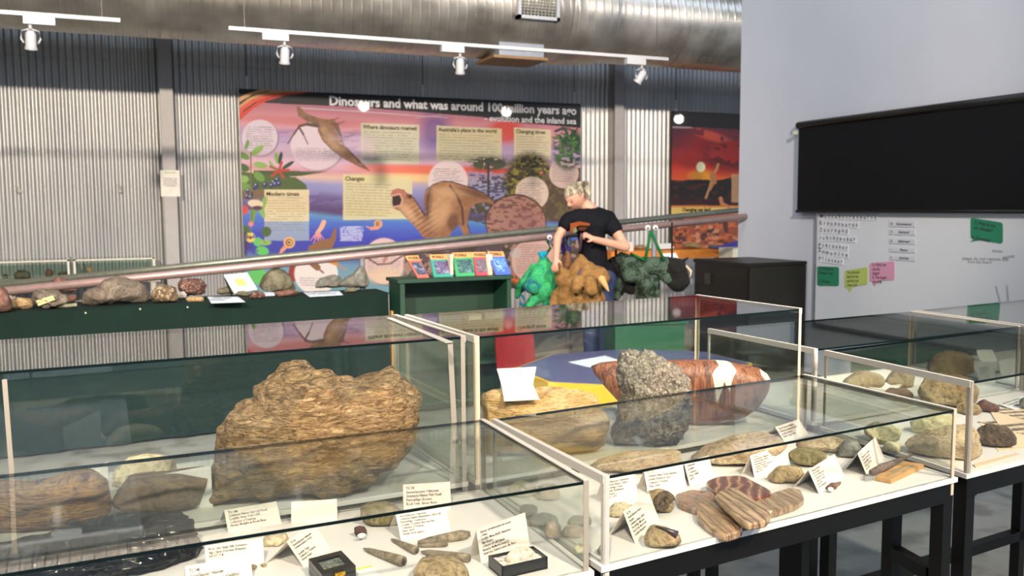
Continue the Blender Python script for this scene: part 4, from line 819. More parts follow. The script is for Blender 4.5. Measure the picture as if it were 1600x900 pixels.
mb = MB(); mb.box(SXa+0.035, SXb-0.035, SYf+SD-0.015, SYf+SD, 0.05, ZS-0.025); obj('back_panel', mb, M_SHELF_IN, sh)
ZL = 0.70
for z in (0.1, 0.38, ZL):
    mb = MB(); mb.box(SXa+0.035, SXb-0.035, SYf+0.01, SYf+SD-0.015, z-0.02, z); obj('shelf', mb, M_SHELF, sh)
for i, (xa_, xb_, cl, lb_) in enumerate([(650, 683, (150, 150, 152), 'grey stack of leaflets lying at the left on the bookshelf'), (684, 722, (70, 90, 104), 'blue-grey book lying left of the middle on the bookshelf'), (733, 752, (176, 180, 160), 'pale book lying right of the middle on the bookshelf'), (758, 792, (126, 140, 128), 'grey-green book lying at the right on the bookshelf')]):
    a0 = aty(xa_, 484, SYf+0.04)[0]; a1 = aty(xb_, 484, SYf+0.04)[0]; mb = MB(); hgt = 0.035+0.012*(i % 2)
    mb.box(a0, a1, SYf+0.04, SYf+0.22, ZL, ZL+hgt*0.8); mb.box(a0-0.003, a1+0.003, SYf+0.035, SYf+0.222, ZL+hgt*0.8, ZL+hgt)
    tag(obj('lying_book', mb, plain('book_lying%d' % i, cl, 0.6), origin=((a0+a1)/2, SYf+0.1, ZL)), lb_, 'book', 'books lying inside the green bookshelf')
def cover(px4, colr, pic, head_, label, stand=True, title='FOSSILS'):
    # px4: four corners top-left, top-right, bottom-right, bottom-left; book leans back on a little stand
    yb2 = SYf+0.05; yt2 = SYf+0.16
    P = [aty(px4[0][0], px4[0][1], yt2), aty(px4[1][0], px4[1][1], yt2), aty(px4[2][0], px4[2][1], yb2), aty(px4[3][0], px4[3][1], yb2)]
    for k in (2, 3): P[k][2] = ZS+0.004
    t = thing('book', label, 'book', P[3], 'books standing on the green bookshelf'); o, nn = quad_slab('cover', P, 0.015, plain('cover_%d_%d' % colr[:2], colr, 0.4, coat=0.3), t)
    u = P[1]-P[0]; d = P[3]-P[0]; f = lambda a, b: P[0]+u*a+d*b-nn*0.0012
    quad_slab('heading_band', [f(0, 0), f(1, 0), f(1, 0.22), f(0, 0.22)], 0.001, plain('band_orange', (206, 150, 90), 0.5), t)
    quad_slab('cover_picture', [f(0.14, 0.3), f(0.88, 0.3), f(0.9, 0.86), f(0.16, 0.86)], 0.001, rockmat('pic_%d_%d' % pic[0][:2], pic, 18, bump=0, rough=0.4), t)
    lettering('cover_title', title, f(0.1, 0.17)-nn*0.002, u, -d, float(np.linalg.norm(d))*0.15, M_INK, t, bold=0.001, squeeze=0.9)
DKP = [(36, 36, 54), (66, 70, 96), (140, 150, 160)]
cover([(633, 400), (653, 399), (671, 431), (653, 434)], (178, 92, 76), DKP, 1, 'slim red picture book, leftmost on the green bookshelf')
cover([(671, 398), (703, 397), (708, 429), (678, 431)], (46, 140, 122), [(50, 46, 80), (96, 84, 120), (150, 150, 170)], 1, 'turquoise picture book, second from the left on the bookshelf')
cover([(706, 395), (738, 394), (742, 429), (713, 430)], (56, 150, 90), [(36, 60, 66), (60, 96, 100), (110, 150, 140)], 1, 'bright green picture book in the middle of the bookshelf top')
cover([(738, 394), (759, 394), (762, 427), (744, 428)], (176, 60, 76), [(70, 66, 80), (110, 100, 110), (160, 120, 130)], 1, 'red picture book right of the green one on the bookshelf')
cover([(761, 393), (786, 393), (799, 425), (775, 427)], (66, 96, 176), [(40, 70, 140), (90, 140, 210), (180, 210, 236)], 1, 'blue picture book, rightmost on the bookshelf')
mb = MB(); q0 = aty(703, 420, SYf+0.09); mb.box(q0[0]-0.006, q0[0]+0.014, SYf+0.06, SYf+0.16, ZS, ZS+0.17); tag(obj('book_end', mb, plain('cream_plastic', (224, 206, 180), 0.5), origin=(q0[0], SYf+0.1, ZS)), 'cream book stand between the turquoise and the green picture book', 'book stand')
mb = MB(); q0 = aty(768, 420, SYf+0.09); mb.box(q0[0]-0.03, q0[0]+0.02, SYf+0.12, SYf+0.17, ZS, ZS+0.16); tag(obj('book_end', mb, plain('cream_plastic', (224, 206, 180), 0.5), origin=(q0[0], SYf+0.14, ZS)), 'cream book stand between the red and the blue picture book', 'book stand')
mb = MB(); q0 = aty(618, 470, SYf+0.25); mb.box(q0[0]-0.045, q0[0]+0.0, SYf+0.2, SYf+0.25, 0, 0.78); tag(obj('wooden_post', mb, plain('light_wood', (206, 160, 96), 0.6), origin=(q0[0], SYf+0.23, 0)), 'light wooden post between the bench and the green bookshelf', 'post')

# ---------------------------------------------------------------- behind the ramp
YBT = 10.7
G_BACK = glass('old_showcase_glass', (0.93, 0.97, 0.94))
def pane_box(x0, x1, y0, y1, z0, z1, name, parent, t=0.006, gm=None):
    gm = gm or G_CASE
    for nm, a in (('front_pane', (x0, x1, y0, y0+t, z0, z1)), ('back_pane', (x0, x1, y1-t, y1, z0, z1)), ('side_pane', (x0, x0+t, y0+t, y1-t, z0, z1)), ('side_pane', (x1-t, x1, y0+t, y1-t, z0, z1)), ('top_pane', (x0, x1, y0, y1, z1, z1+t))):
        mb = MB(); mb.box(*a); obj(nm, mb, gm, parent)
qL = aty(243, 436, YBT); qM = aty(113, 440, YBT); zt_ = aty(180, 404, YBT)[2]; zb3 = 0.80
sb = MB(); sb.box(-3.2, qL[0]+0.05, YBT-0.02, YBT+0.55, zb3-0.05, zb3)
for x in (-3.0, -1.2, qL[0]-0.05): sb.box(x, x+0.05, YBT, YBT+0.05, 0, zb3-0.05); sb.box(x, x+0.05, YBT+0.45, YBT+0.5, 0, zb3-0.05)
tag(obj('showcase_table', sb, plain('pale_table', (190, 184, 170), 0.6), origin=(-1.3, YBT+0.25, 0)), 'pale table by the back wall under the two old glass showcases', 'table')
for x0, x1, lb_ in ((-2.6, qM[0]-0.02, 'old low glass showcase at the far left by the back wall'), (qM[0]+0.02, qL[0], 'old low glass showcase by the back wall left of the column')):
    t = thing('glass_showcase', lb_, 'showcase', ((x0+x1)/2, YBT+0.25, zb3)); pane_box(x0, x1, YBT, YBT+0.48, zb3, zt_, 'p', t, gm=G_BACK)
    mb = MB()
    for x in (x0, x1-0.02):
        mb.box(x, x+0.02, YBT-0.004, YBT, zb3, zt_); mb.box(x, x+0.02, YBT, YBT+0.48, zt_+0.006, zt_+0.01)
    mb.box(x0, x1, YBT-0.004, YBT, zt_-0.015, zt_); obj('trim', mb, plain('cream_trim_old', (220, 214, 196), 0.5), t)
for px0, py0, px1, py1, m_, lb_ in ((22, 421, 51, 437, R_OLIVE, 'dark green rock in the far left showcase by the wall'), (70, 420, 84, 431, R_RED, 'small brown rock in the far left showcase by the wall'), (90, 424, 108, 430, R_OLIVE, 'small olive rock at the right end of the far left showcase'), (3, 428, 14, 436, R_GREYBR, 'small grey rock at the very left in the showcase by the wall'), (133, 416, 146, 423, R_TAN, 'yellowish shell-shaped rock in the showcase left of the column')):
    rock('showcase_rock', lb_, 'rock', blob(px0, py0, px1, py1+3, 3), ((px0+px1)/2, proj(aty((px0+px1)/2, 436, YBT+0.15))[1]), zb3, 0.2, m_, 'rocks in the old showcases', sub=3)
# orange table with rocks near the second banner
YO = 10.2; za_ = aty(1050, 391, YO)[2]; xo0, xo1 = aty(955, 400, YO)[0], aty(1131, 400, YO)[0]
ot = thing('orange_table', 'orange topped table with rocks below the sunset banner', 'table', ((xo0+xo1)/2, YO+0.3, 0))
mb = MB(); mb.box(xo0, xo1, YO, YO+0.6, za_-0.12, za_); obj('table_top', mb, plain('orange_top', (222, 136, 52), 0.6), ot)
for x in (xo0+0.05, xo1-0.1):
    for y in (YO+0.04, YO+0.5): mb = MB(); mb.box(x, x+0.05, y, y+0.05, 0, za_-0.12); obj('leg', mb, M_GREYMET, ot)
for i, (o_, b0, m_, lb_) in enumerate([([(1061, 388), (1063, 381), (1080, 379), (1096, 381), (1099, 388)], (1080, 388), R_TAN, 'long tan rock on the orange table'), ([(1104, 388), (1107, 382), (1125, 382), (1131, 388)], (1117, 388), R_GREY, 'low grey rock at the right of the orange table'), ([(988, 391), (990, 384), (1005, 382), (1010, 386), (1010, 391)], (1000, 391), R_TAN, 'small tan rock at the left of the orange table')]):
    rock('table_rock', lb_, 'rock', o_, (b0[0], proj(np.array(aty(b0[0], 388, YO+0.15)))[1]+1.5), za_, 0.2, m_, 'rocks on the orange table', sub=3)
P4 = [aty(1027, 381, YO+0.2), aty(1050, 380, YO+0.2), aty(1053, 388, YO+0.1), aty(1030, 389, YO+0.1)]
t = thing('name_card', 'white card standing on the orange table', 'card', P4[3]); quad_slab('card', P4, 0.004, M_PAPER, t)
P4 = [aty(1033, 396, 9.2), aty(1056, 395, 9.2), aty(1072, 428, 9.0), aty(1052, 430, 9.0)]
t = thing('info_placard', 'white sloping placard in front of the orange table', 'placard', P4[3]); quad_slab('board', P4, 0.01, M_PAPER, t)
pt = (P4[2]+P4[3])/2; mb = MB(); mb.cyl((pt[0], pt[1]+0.03, 0), (pt[0], pt[1]+0.03, pt[2]+0.1), 0.02); obj('post', mb, M_GREYMET, t)
q0 = aty(1145, 395, 9.5); mb = MB(); mb.box(q0[0], q0[0]+0.5, 9.5, 9.8, 0, q0[2]+0.06); tag(obj('white_box', mb, plain('cream_box', (226, 222, 200), 0.7), origin=(q0[0], 9.6, 0)), 'cream white box standing left of the partition edge', 'box')
q0 = [aty(1112, 388, 9.9), aty(1160, 374, 9.9), aty(1172, 374, 9.9), aty(1172, 388, 9.9)]; t = thing('blue_display_board', 'blue sloping board left of the partition edge', 'board', q0[0]); quad_slab('board', q0, 0.02, plain('deep_blue', (66, 62, 150), 0.6), t)
mb = MB(); mb.box(q0[1][0], q0[1][0]+0.05, 9.93, 9.97, 0, q0[0][2]+0.05); obj('support', mb, M_GREYMET, t)
# ---------------------------------------------------------------- children's corner seen through the glass
ZK = 0.5; kc = (atz(800, 562, ZK)+atz(1195, 575, ZK))/2; 
kt = thing('activity_table', 'low eight sided blue table with a yellow rim behind the glass cases', 'table', (3.06, 5.05, 0))
oc = [(3.06+0.80*cos(PI/8+k*PI/4), 5.02+0.66*sin(PI/8+k*PI/4)) for k in range(8)]
mb = MB(); mb.prism(oc, 0.03, Matrix.Translation((0, 0, ZK-0.03))); obj('table_top', mb, plain('blue_grey_laminate', (76, 84, 126), 0.4), kt)
mb = MB(); oc2 = [(3.06+(x-3.06)*1.03, 5.02+(y-5.02)*1.03) for x, y in oc]; n = 8
mb.add([(x, y, ZK-0.005) for x, y in oc]+[(x, y, ZK-0.005) for x, y in oc2]+[(x, y, ZK-0.17) for x, y in oc2]+[(x, y, ZK-0.17) for x, y in oc], [(i+a_*8, (i+1) % 8+a_*8, (i+1) % 8+(a_+1)*8, i+(a_+1)*8) for a_ in range(3) for i in range(8)]); obj('rim', mb, plain('yellow_edge', (196, 158, 34), 0.5), kt)
for k in (0, 2, 4, 6):
    x, y = 3.06+(oc[k][0]-3.06)*0.85, 5.02+(oc[k][1]-5.02)*0.85; mb = MB(); mb.cyl((x, y, 0), (x, y, ZK-0.03), 0.02); obj('leg', mb, plain('yellow_leg', (206, 170, 30), 0.5), kt)
flat_card('drawing_sheet', [(888, 566), (945, 556), (968, 563), (920, 574)], ZK, 'white drawing sheet lying on the blue activity table', 'paper', M_PAPERB)
def kid_chair(px, py, D, rz_, colr, label):
    c = atd(px, py, D); x, y = c[0], c[1]; t = thing('child_chair', label, 'chair', (x, y, 0)); mt_ = plain('plastic_%d' % colr[0], colr, 0.45)
    M = Matrix.Translation((x, y, 0)) @ Matrix.Rotation(rz_, 4, 'Z')
    bk = []
    for k in range(9): u = -1+k/4; bk.append((u*0.17, -0.02*u*u))
    mb = MB(); v = []
    for z, wd in ((0.30, 0.8), (0.36, 1.0), (0.55, 1.0), (0.62, 0.93), (0.65, 0.7)):
        for u, w_ in bk: v.append(M @ Vector((u*wd, 0.16+w_+(z-0.3)*0.12, z)))
    for z, wd in ((0.30, 0.8), (0.36, 1.0), (0.55, 1.0), (0.62, 0.93), (0.65, 0.7)):
        for u, w_ in bk: v.append(M @ Vector((u*wd, 0.175+w_+(z-0.3)*0.12, z)))
    f = [(r*9+i, r*9+i+1, r*9+i+10, r*9+i+9) for r in range(4) for i in range(8)]; f += [tuple(45+k for k in q)[::-1] for q in f]
    edge = list(range(9))+[9*r+8 for r in range(1, 5)]+list(range(43, 35, -1))+[9*r for r in range(3, 0, -1)]
    f += [(edge[i], edge[(i+1) % len(edge)], edge[(i+1) % len(edge)]+45, edge[i]+45) for i in range(len(edge))]
    mb.add(v, f); obj('backrest', mb, mt_, t, smooth=False)
    mb = MB(); mb.prism([(0.17*cos(a)*(1.0), 0.17*sin(a)) for a in [k*PI/8 for k in range(16)]], 0.025, M @ Matrix.Translation((0, 0, 0.29)), bev=0.006); obj('seat', mb, mt_, t)
    for sx in (-1, 1):
        for sy in (-1, 1):
            mb = MB(); mb.cyl(M @ Vector((sx*0.16, sy*0.16, 0)), M @ Vector((sx*0.13, sy*0.13, 0.29)), 0.014); obj('leg', mb, M_GREYMET, t)
kid_chair(824, 545, 6.55, 0.15, (120, 20, 24), 'red plastic child chair behind the blue activity table')
p = atd(1005, 545, 6.95); mb = MB(); M = Matrix.Translation((p[0], p[1], 0)) @ Matrix.Rotation(-0.3, 4, 'Z'); mb.box(-0.27, 0.27, -0.2, 0.2, 0.02, 0.66, M=M); mb.box(-0.29, 0.29, -0.22, 0.22, 0.66, 0.69, M=M); mb.box(-0.29, 0.29, -0.22, 0.22, 0.0, 0.02, M=M)
tag(obj('green_box', mb, plain('green_chest', (14, 80, 50), 0.5), origin=(p[0], p[1], 0)), 'green toy box behind the blue activity table', 'toy box')
p = atx(1190, 540, 4.6); mb = MB(); M = Matrix.Translation((4.35, 4.0, 0)) @ Matrix.Rotation(0.2, 4, 'Z'); mb.box(-0.3, 0.3, -0.15, 0.15, 0.02, 0.62, M=M); mb.box(-0.32, 0.32, -0.17, 0.17, 0.62, 0.65, M=M); mb.box(-0.32, 0.32, -0.17, 0.17, 0, 0.02, M=M)
tag(obj('green_box', mb, plain('green_chest', (14, 80, 50), 0.5), origin=(4.35, 4.0, 0)), 'second green toy box at the right of the activity table near the partition', 'toy box')
p = atz(1161, 853, 0.03); mb = MB(); mb.lathe([(0.0, 0.0), (0.03, 0.004), (0.042, 0.025), (0.032, 0.045), (0.0, 0.055)], 16, Matrix.Translation((p[0], p[1], 0)) @ Matrix.Scale(1.3, 4, (1, 0, 0))); tag(obj('toy_ball', mb, plain('bright_yellow', (240, 200, 30), 0.4), smooth=True, origin=(p[0], p[1], 0)), 'small yellow toy lying on the floor under the glass cases', 'toy')
# ================================================================ glass cases on their stands
ZB = 0.85
M_BOARD = plain('white_board', (222, 218, 212), 0.5, var=0.015, vs_=3); M_TRIM = plain('cream_angle_trim', (206, 190, 166), 0.45, var=0.03); M_TRIMG = plain('grey_angle_trim', (158, 150, 138), 0.45, var=0.03); M_TRIMW = plain('white_angle_trim', (196, 192, 184), 0.4, var=0.02)
M_STAND = plain('black_painted_steel', (13, 13, 12), 0.42, 0.1, var=0.1)
V2 = lambda p: Vector((float(p[0]), float(p[1]), 0))
def quadbox(mb, p, q, off, z0, z1, th, mi=0):
    """upright slab from p to q, thickness th towards off"""
    d = (q-p).normalized(); n = Vector((-d.y, d.x, 0)); n = n if n.dot(off-p) > 0 else -n
    a, b, c, e = p, q, q+n*th, p+n*th; v = [(k.x, k.y, z) for z in (z0, z1) for k in (a, b, c, e)]
    mb.add(v, [(3, 2, 1, 0), (4, 5, 6, 7), (0, 1, 5, 4), (1, 2, 6, 5), (2, 3, 7, 6), (3, 0, 4, 7)], mi)
def glass_case(label, fl, fr, br, bl, h, trim=M_TRIM, drop=(0, 0), trims=(M_TRIM, M_TRIM), side=(None, None)):
    fl, fr, br, bl = map(V2, (fl, fr, br, bl)); c = (fl+fr+br+bl)/4; z0, z1 = ZB, ZB+h
    t = thing('glass_case', label, 'glass case', (c.x, c.y, z0), 'glass cases on the stands'); T = 0.006
    for nm, p, q in (('front_pane', fl, fr), ('back_pane', bl, br), ('side_pane', fl, bl), ('side_pane', fr, br)):
        mb = MB(); quadbox(mb, p, q, c, z0, z1, T); mb.m[1] = 1; gm = (side[0] if q is bl and p is fl else (side[1] if p is fr and q is br else None)) or G_CASE; o = obj(nm, mb, [gm, G_EDGE], t)
    mb = MB(); P = [k for k in (fl, fr, br, bl)]
    mb.add([(k.x, k.y, z) for z in (z1, z1+T) for k in P], [(3, 2, 1, 0), (4, 5, 6, 7), (0, 1, 5, 4), (1, 2, 6, 5), (2, 3, 7, 6), (3, 0, 4, 7)]); mb.m[2] = 1; mb.m[4] = 1
    obj('top_pane', mb, [G_CASE, G_EDGE], t)
    W = 0.0105; th = 0.0016
    for i, (k, a, b2) in enumerate(((fl, fr, bl), (fr, fl, br), (br, bl, fr), (bl, br, fl))):
        mb = MB(); zlo = z0-(drop[i] if i < 2 else 0)
        for tgt in (a, b2):
            d = (tgt-k).normalized(); out = -(c-k).normalized()
            nrm = Vector((-d.y, d.x, 0)); nrm = nrm if nrm.dot(out) > 0 else -nrm
            p = k+nrm*0.0003; quadbox(mb, p, p+d*W, p+nrm, zlo if tgt is a or True else z0, z1+T+0.001, th)
        obj('corner_trim', mb, trims[0] if i in (0, 3) else trims[1], t)
    for i, (k, b2) in enumerate(((fl, bl), (fr, br))):
        mb = MB(); d = (b2-k).normalized(); inn = (c-k); n = Vector((-d.y, d.x, 0)); n = n if n.dot(inn) > 0 else -n
        p0, p1 = k-n*0.002, b2-n*0.002; v = [(q.x, q.y, z) for z in (z1+T+0.0003, z1+T+0.002) for q in (p0, p1, p1+n*W, p0+n*W)]
        mb.add(v, [(3, 2, 1, 0), (4, 5, 6, 7), (0, 1, 5, 4), (1, 2, 6, 5), (2, 3, 7, 6), (3, 0, 4, 7)]); quadbox(mb, p0-n*0.0, p1-n*0.0, p0-n, z1-W*0.9, z1+T+0.002, th)
        obj('edge_trim', mb, M_TRIMW, t)
    return t
C3 = ((-0.32, 1.425), (0.79, 1.462), (0.79, 2.005), (-0.32, 1.98)); C4 = ((0.832, 1.472), (1.925, 1.592), (1.908, 2.125), (0.812, 1.995))
C1 = ((-0.32, 2.035), (0.772, 2.085), (0.742, 2.60), (-0.345, 2.545)); C2 = ((0.802, 2.085), (1.955, 2.20), (1.925, 2.715), (0.775, 2.61))
C7 = ((1.985, 1.60), (3.06, 1.72), (3.08, 2.26), (2.005, 2.145)); C8 = ((2.02, 2.205), (3.09, 2.29), (3.11, 2.815), (2.0, 2.75)); C9 = ((3.13, 2.30), (4.2, 2.42), (4.2, 2.95), (3.15, 2.83))
glass_case('low glass case at the front left full of label cards and small fossils', *C3, 0.172, trims=(M_TRIMG, M_TRIMG), side=(None, G_HAZE2))
glass_case('low glass case at the front middle with the polished petrified wood', *C4, 0.172, drop=(0.06, 0.045), side=(G_HAZE2, None), trims=(M_TRIMW, M_TRIM))
t1 = glass_case('tall glass case at the back left holding the big flaky fossil rock', *C1, 0.37, trims=(M_TRIMW, M_TRIMG), side=(None, G_HAZE))
glass_case('tall glass case in the back row middle holding the crystal and jasper rocks', *C2, 0.367, side=(G_HAZE, None))
glass_case('glass case at the front right corner with papers and a dark rounded rock', *C7, 0.237, trims=(M_TRIMG, M_TRIM))
glass_case('glass case in the back row right with pale rocks and a white dish', *C8, 0.232, trims=(M_TRIMW, M_TRIM))
glass_case('glass case at the far right edge of the back row', *C9, 0.232, trims=(M_TRIMW, M_TRIM))
f0_, f1_ = V2(C1[0]), V2(C1[1]); fd = (f1_-f0_).normalized()
def on_front(px, py):
    d = ray(px, py); nrm = np.array([-fd.y, fd.x, 0]); t = ((np.array([f0_.x, f0_.y, 0])-CAM)@nrm)/(d@nrm); return CAM+d*t-nrm*0.001
for xt, yt, xb_2, yb_2 in ((7, 592, 19, 745), (703, 537, 714, 758)):
    P = [on_front(xt-4, yt+1), on_front(xt+4, yt), on_front(xb_2+4, yb_2), on_front(xb_2-4, yb_2)]; nn = np.array([-fd.y, fd.x, 0])*-0.0014
    mb = MB(); mb.add([tuple(p) for p in P]+[tuple(p+nn) for p in P], [(0, 1, 2, 3), (7, 6, 5, 4), (0, 4, 5, 1), (1, 5, 6, 2), (2, 6, 7, 3), (3, 7, 4, 0)]); obj('pane_strip', mb, M_TRIMG, t1)  # thin leaning grey strips laid on the front pane
za1 = ZB+0.37+0.0085; P = [atz(604, 497, za1), atz(612, 497, za1), atz(708, 535, za1), atz(696, 536, za1)]
mb = MB(); mb.add([tuple(p) for p in P]+[tuple(p+np.array([0, 0, 0.0015])) for p in P], [(0, 1, 2, 3), (7, 6, 5, 4), (0, 4, 5, 1), (1, 5, 6, 2), (2, 6, 7, 3), (3, 7, 4, 0)]); obj('pane_strip', mb, M_TRIMW, t1)  # thin white strip laid on the top pane
def board(label, C, m=0.012):
    P = [V2(k) for k in C]; c = sum(P, Vector((0, 0, 0)))/4; Q = [k+(k-c).normalized()*m for k in P]
    mb = MB(); mb.add([(k.x, k.y, z) for z in (ZB-0.012, ZB) for k in Q], [(3, 2, 1, 0), (4, 5, 6, 7), (0, 1, 5, 4), (1, 2, 6, 5), (2, 3, 7, 6), (3, 0, 4, 7)])
    tag(obj('display_board', mb, M_BOARD, origin=(c.x, c.y, ZB-0.012)), label, 'display board', 'white boards under the glass cases')
def stand(label, C, low=0.28, legs=(0, 1, 2, 3)):
    P = [V2(k) for k in C]; c = sum(P, Vector((0, 0, 0)))/4; W = 0.036; z1 = ZB-0.0125; t = thing('steel_stand', label, 'stand', (c.x, c.y, 0), 'black steel stands')
    mb = MB()
    for i in range(4): quadbox(mb, P[i], P[(i+1) % 4], c, z1-0.05, z1, W)
    obj('top_frame', mb, M_STAND, t)
    for i in legs:
        k = P[i]; dx = (P[(i+1) % 4 if i in (0, 2) else (i-1) % 4]-k).normalized(); mb = MB(); quadbox(mb, k, k+dx*W, c, 0.0, z1-0.05, W); obj('leg', mb, M_STAND, t)
    if low is not None: mb = MB(); quadbox(mb, P[3], P[2], c, low, low+W, W); obj('stretcher', mb, M_STAND, t)
    return t
S3, S4, S7 = C3, C4, C7
board('white board inside the front left glass case', C3); board('white board under the petrified wood in the front middle case', C4); board('white board under the big flaky fossil rock', C1, 0.006); board('white board under the crystal rock in the back row', C2, 0.006)
board('white board under the papers in the front right case', C7, 0.01); board('white board inside the back row right case', C8, 0.01); board('white board inside the far right back case', C9, 0.008)
stand('black steel stand under the front left case', C3, None); st4 = stand('black steel stand under the front middle case', C4, None); stand('black steel stand under the tall back left case', C1, None); stand('black steel stand under the tall back middle case', C2, None)
stand('black steel stand under the front right case', C7); stand('long black steel stand under the two right back cases', (C8[0], C9[1], C9[2], C8[3]), None)
a4, b4 = V2(C4[1]), V2(C4[2]); dd_ = (b4-a4).normalized(); k = a4+dd_*0.18+Vector((0.03, 0, 0))
mb = MB(); quadbox(mb, k, k+dd_*0.036, k+Vector((-1, 0, 0)), 0.0, ZB-0.063, 0.036); obj('upright', mb, M_STAND, st4)
mb = MB(); quadbox(mb, a4+dd_*0.036+Vector((0.0, 0, 0)), k, k+Vector((-1, 0, 0)), 0.565, 0.6, 0.036); obj('side_rail', mb, M_STAND, st4)

# ================================================================ folded label cards
M_CARD = plain('label_card', (238, 226, 212), 0.8, var=0.015)
def tent(bl, br_, tl, label, lines, group='folded label cards in the cases', zb=ZB, tw=1.0, blank=False, hs=None):
    A_, B_ = atz(*bl, zb), atz(*br_, zb); ex = B_-A_; W = np.linalg.norm(ex[:2]); ex = ex/W; nrm = np.array([-ex[1], ex[0], 0.0])
    if nrm[:2]@(FW[:2]) < 0: nrm = -nrm
    # ridge corner above the sight line of tl: solve height and set-back
    s = np.array([0.02, 0.06])
    for it in range(30):
        f0 = np.array(proj(A_+nrm*s[0]+np.array([0, 0, s[1]])))-np.array(tl); J = np.zeros((2, 2))
        for j in range(2):
            e = np.zeros(2); e[j] = 1e-4; J[:, j] = (np.array(proj(A_+nrm*(s[0]+e[0])+np.array([0, 0, s[1]+e[1]])))-np.array(tl)-f0)/1e-4
        s = s-np.linalg.lstsq(J, f0, rcond=None)[0]
    if not (0.025 < s[1] < 0.13 and -0.01 < s[0] < 0.09):
        lo_, hi_ = 0.01, 0.12
        for it in range(30):
            mid = (lo_+hi_)/2
            if proj(A_+nrm*0.018+np.array([0, 0, mid]))[1] > tl[1]: lo_ = mid
            else: hi_ = mid
        s = np.array([0.018, lo_])
    s[0] = max(s[0], 0.008)
    R1 = A_+nrm*s[0]+np.array([0, 0, s[1]]); R2 = R1+ex*W; D1 = A_+nrm*(s[0]*2+0.012); D2 = D1+ex*W
    t = thing('folded_label', label, 'label card', tuple(A_), group); mb = MB(); th = 0.0008
    up_ = (R1-A_)/np.linalg.norm(R1-A_); n1 = np.cross(ex, up_); n1 = n1/np.linalg.norm(n1)
    mb.add([tuple(p) for p in (A_, B_, R2, R1, A_-n1*th, B_-n1*th, R2-n1*th, R1-n1*th)], [(0, 1, 2, 3), (7, 6, 5, 4), (0, 4, 5, 1), (1, 5, 6, 2), (2, 6, 7, 3), (3, 7, 4, 0)])
    n2 = np.cross((D1-R1)/np.linalg.norm(D1-R1), ex)*-1; n2 = n2/np.linalg.norm(n2)*th
    mb.add([tuple(p) for p in (D1, D2, R2, R1, D1-n2, D2-n2, R2-n2, R1-n2)], [(3, 2, 1, 0), (4, 5, 6, 7), (1, 5, 4, 0), (2, 6, 5, 1), (3, 7, 6, 2), (0, 4, 7, 3)])
    obj('card', mb, M_CARD, t)
    if not blank:
        H = np.linalg.norm(R1-A_); sz = H/(len(lines)+1.3)*0.98; out = -nrm
        nn_ = np.cross(ex, up_); nn_ = nn_ if nn_@out > 0 else -nn_
        w_ = max(len(l) for l in lines)*0.5*sz; lettering('printed_text', '\n'.join(lines), R1-up_*(sz*1.25)+ex*W*0.06+nn_*0.0011, ex, up_, sz*0.92, M_INK, t, bold=sz*0.012, squeeze=min(1.05, W*0.88/w_), lift=0.0, res=1)
    return t
tent((357, 833), (440, 818), (350, 797), 'folded white label reading TC 188 against the back of the front left case', ['TC 188', 'Common Name: Sea Lily Fossil', 'Locality: New York USA', 'Collector: J Tremmy', 'Notes: Bought at Rock Shop'])
tent((322, 893), (413, 880), (317, 853), 'folded white label about the rock unit beside the black shiny rock', ['Rock Unit: Virgin Hills Formation', 'Age: Upper Devonian (Frasnian)', '367-371 Y.B.', '', 'Locality: Horse Creek, W.A.'])
tent((292, 925), (395, 906), (283, 885), 'folded white label reading TC 148 at the bottom edge below the black shiny rock', ['TC 148', 'Genus/Species: Unknown', 'Common Name: 2 pieces of polished'])
tent((455, 818), (527, 813), (466, 784), 'blank folded card behind the glass edge left of the grey-topped stone', [''], blank=True)
tent((475, 887), (516, 856), (448, 846), 'slanted folded label left of the black box with the gold clasp', ['TC 36', 'Genus/Species: Unknown', 'Common Name: Coral', '', 'Locality: Texas', 'Collector: J Tremmy', 'Notes: Fossil'])
tent((631, 800), (705, 795), (641, 757), 'folded label reading TC 38 at the back right of the front left case', ['TC 38', 'Genus/Species: Unknown', 'Common Name: Fish Fossil', 'Period/Age: Eocene', 'Rock Unit: Green River'])
tent((627, 846), (706, 834), (618, 803), 'wide folded label behind the belemnites', ['Genus/Species: Unknown', 'Common Name: Belemnites (GROUP)', 'Period/Age: Cretaceous', 'Locality: Toolebuc Borrow Pits', 'Collector: J Tremmy', 'Date: 2005', 'Notes: from quarry'])
tent((752, 880), (828, 851), (744, 827), 'folded label reading Species standing behind the black box with the shell', ['Species: Struthiolarella new species', 'J Olivel', 'Locality: Minna Bluff E. Antarctica', 'Age: Eocene', 'Collector: Dr Jeff Stilwell', 'Remarks: McMurdo Sound, E.', 'Antarctica. Shallow marine dip, frare'])
tent((945, 788), (997, 778), (940, 750), 'folded label at the left end of the front middle case', ['Period/Species: Unknown', 'Common Name: Turtle', 'Period/Age: Creta', 'Locality: Richmond', 'Collector: J', 'Date: 1992'])
tent((1012, 771), (1073, 762), (1006, 734), 'folded label reading TC 172 left of the petrified wood', ['TC 172', 'Common Name: Fossil Nautilus', 'Locality: Richmond QLD', 'Collector: J Tremmy', 'Date: 2004'])
tent((1078, 760), (1116, 746), (1069, 724), 'narrow folded label behind the dark red petrified slab', ['Unknown', 'Locality:', 'Collector:', 'Date: 2004', '1999'])
tent((1179, 747), (1235, 727), (1172, 712), 'folded label reading TC 102 beside the olive fossil rock', ['TC 102', 'Genus/Species: Unknown', 'Common Name: Shells', 'Period/Age: Eocene', 'Locality: Tennessee, America', 'Collector: J Tremmy', 'Date: 1970'])
tent((1226, 691), (1263, 678), (1211, 667), 'small folded label by the tan slab at the back of the front middle case', ['Genus Species: Nautilus', 'Common Name: Sea Shell', 'Locality: Gympie', 'Notes: Upper bed'])
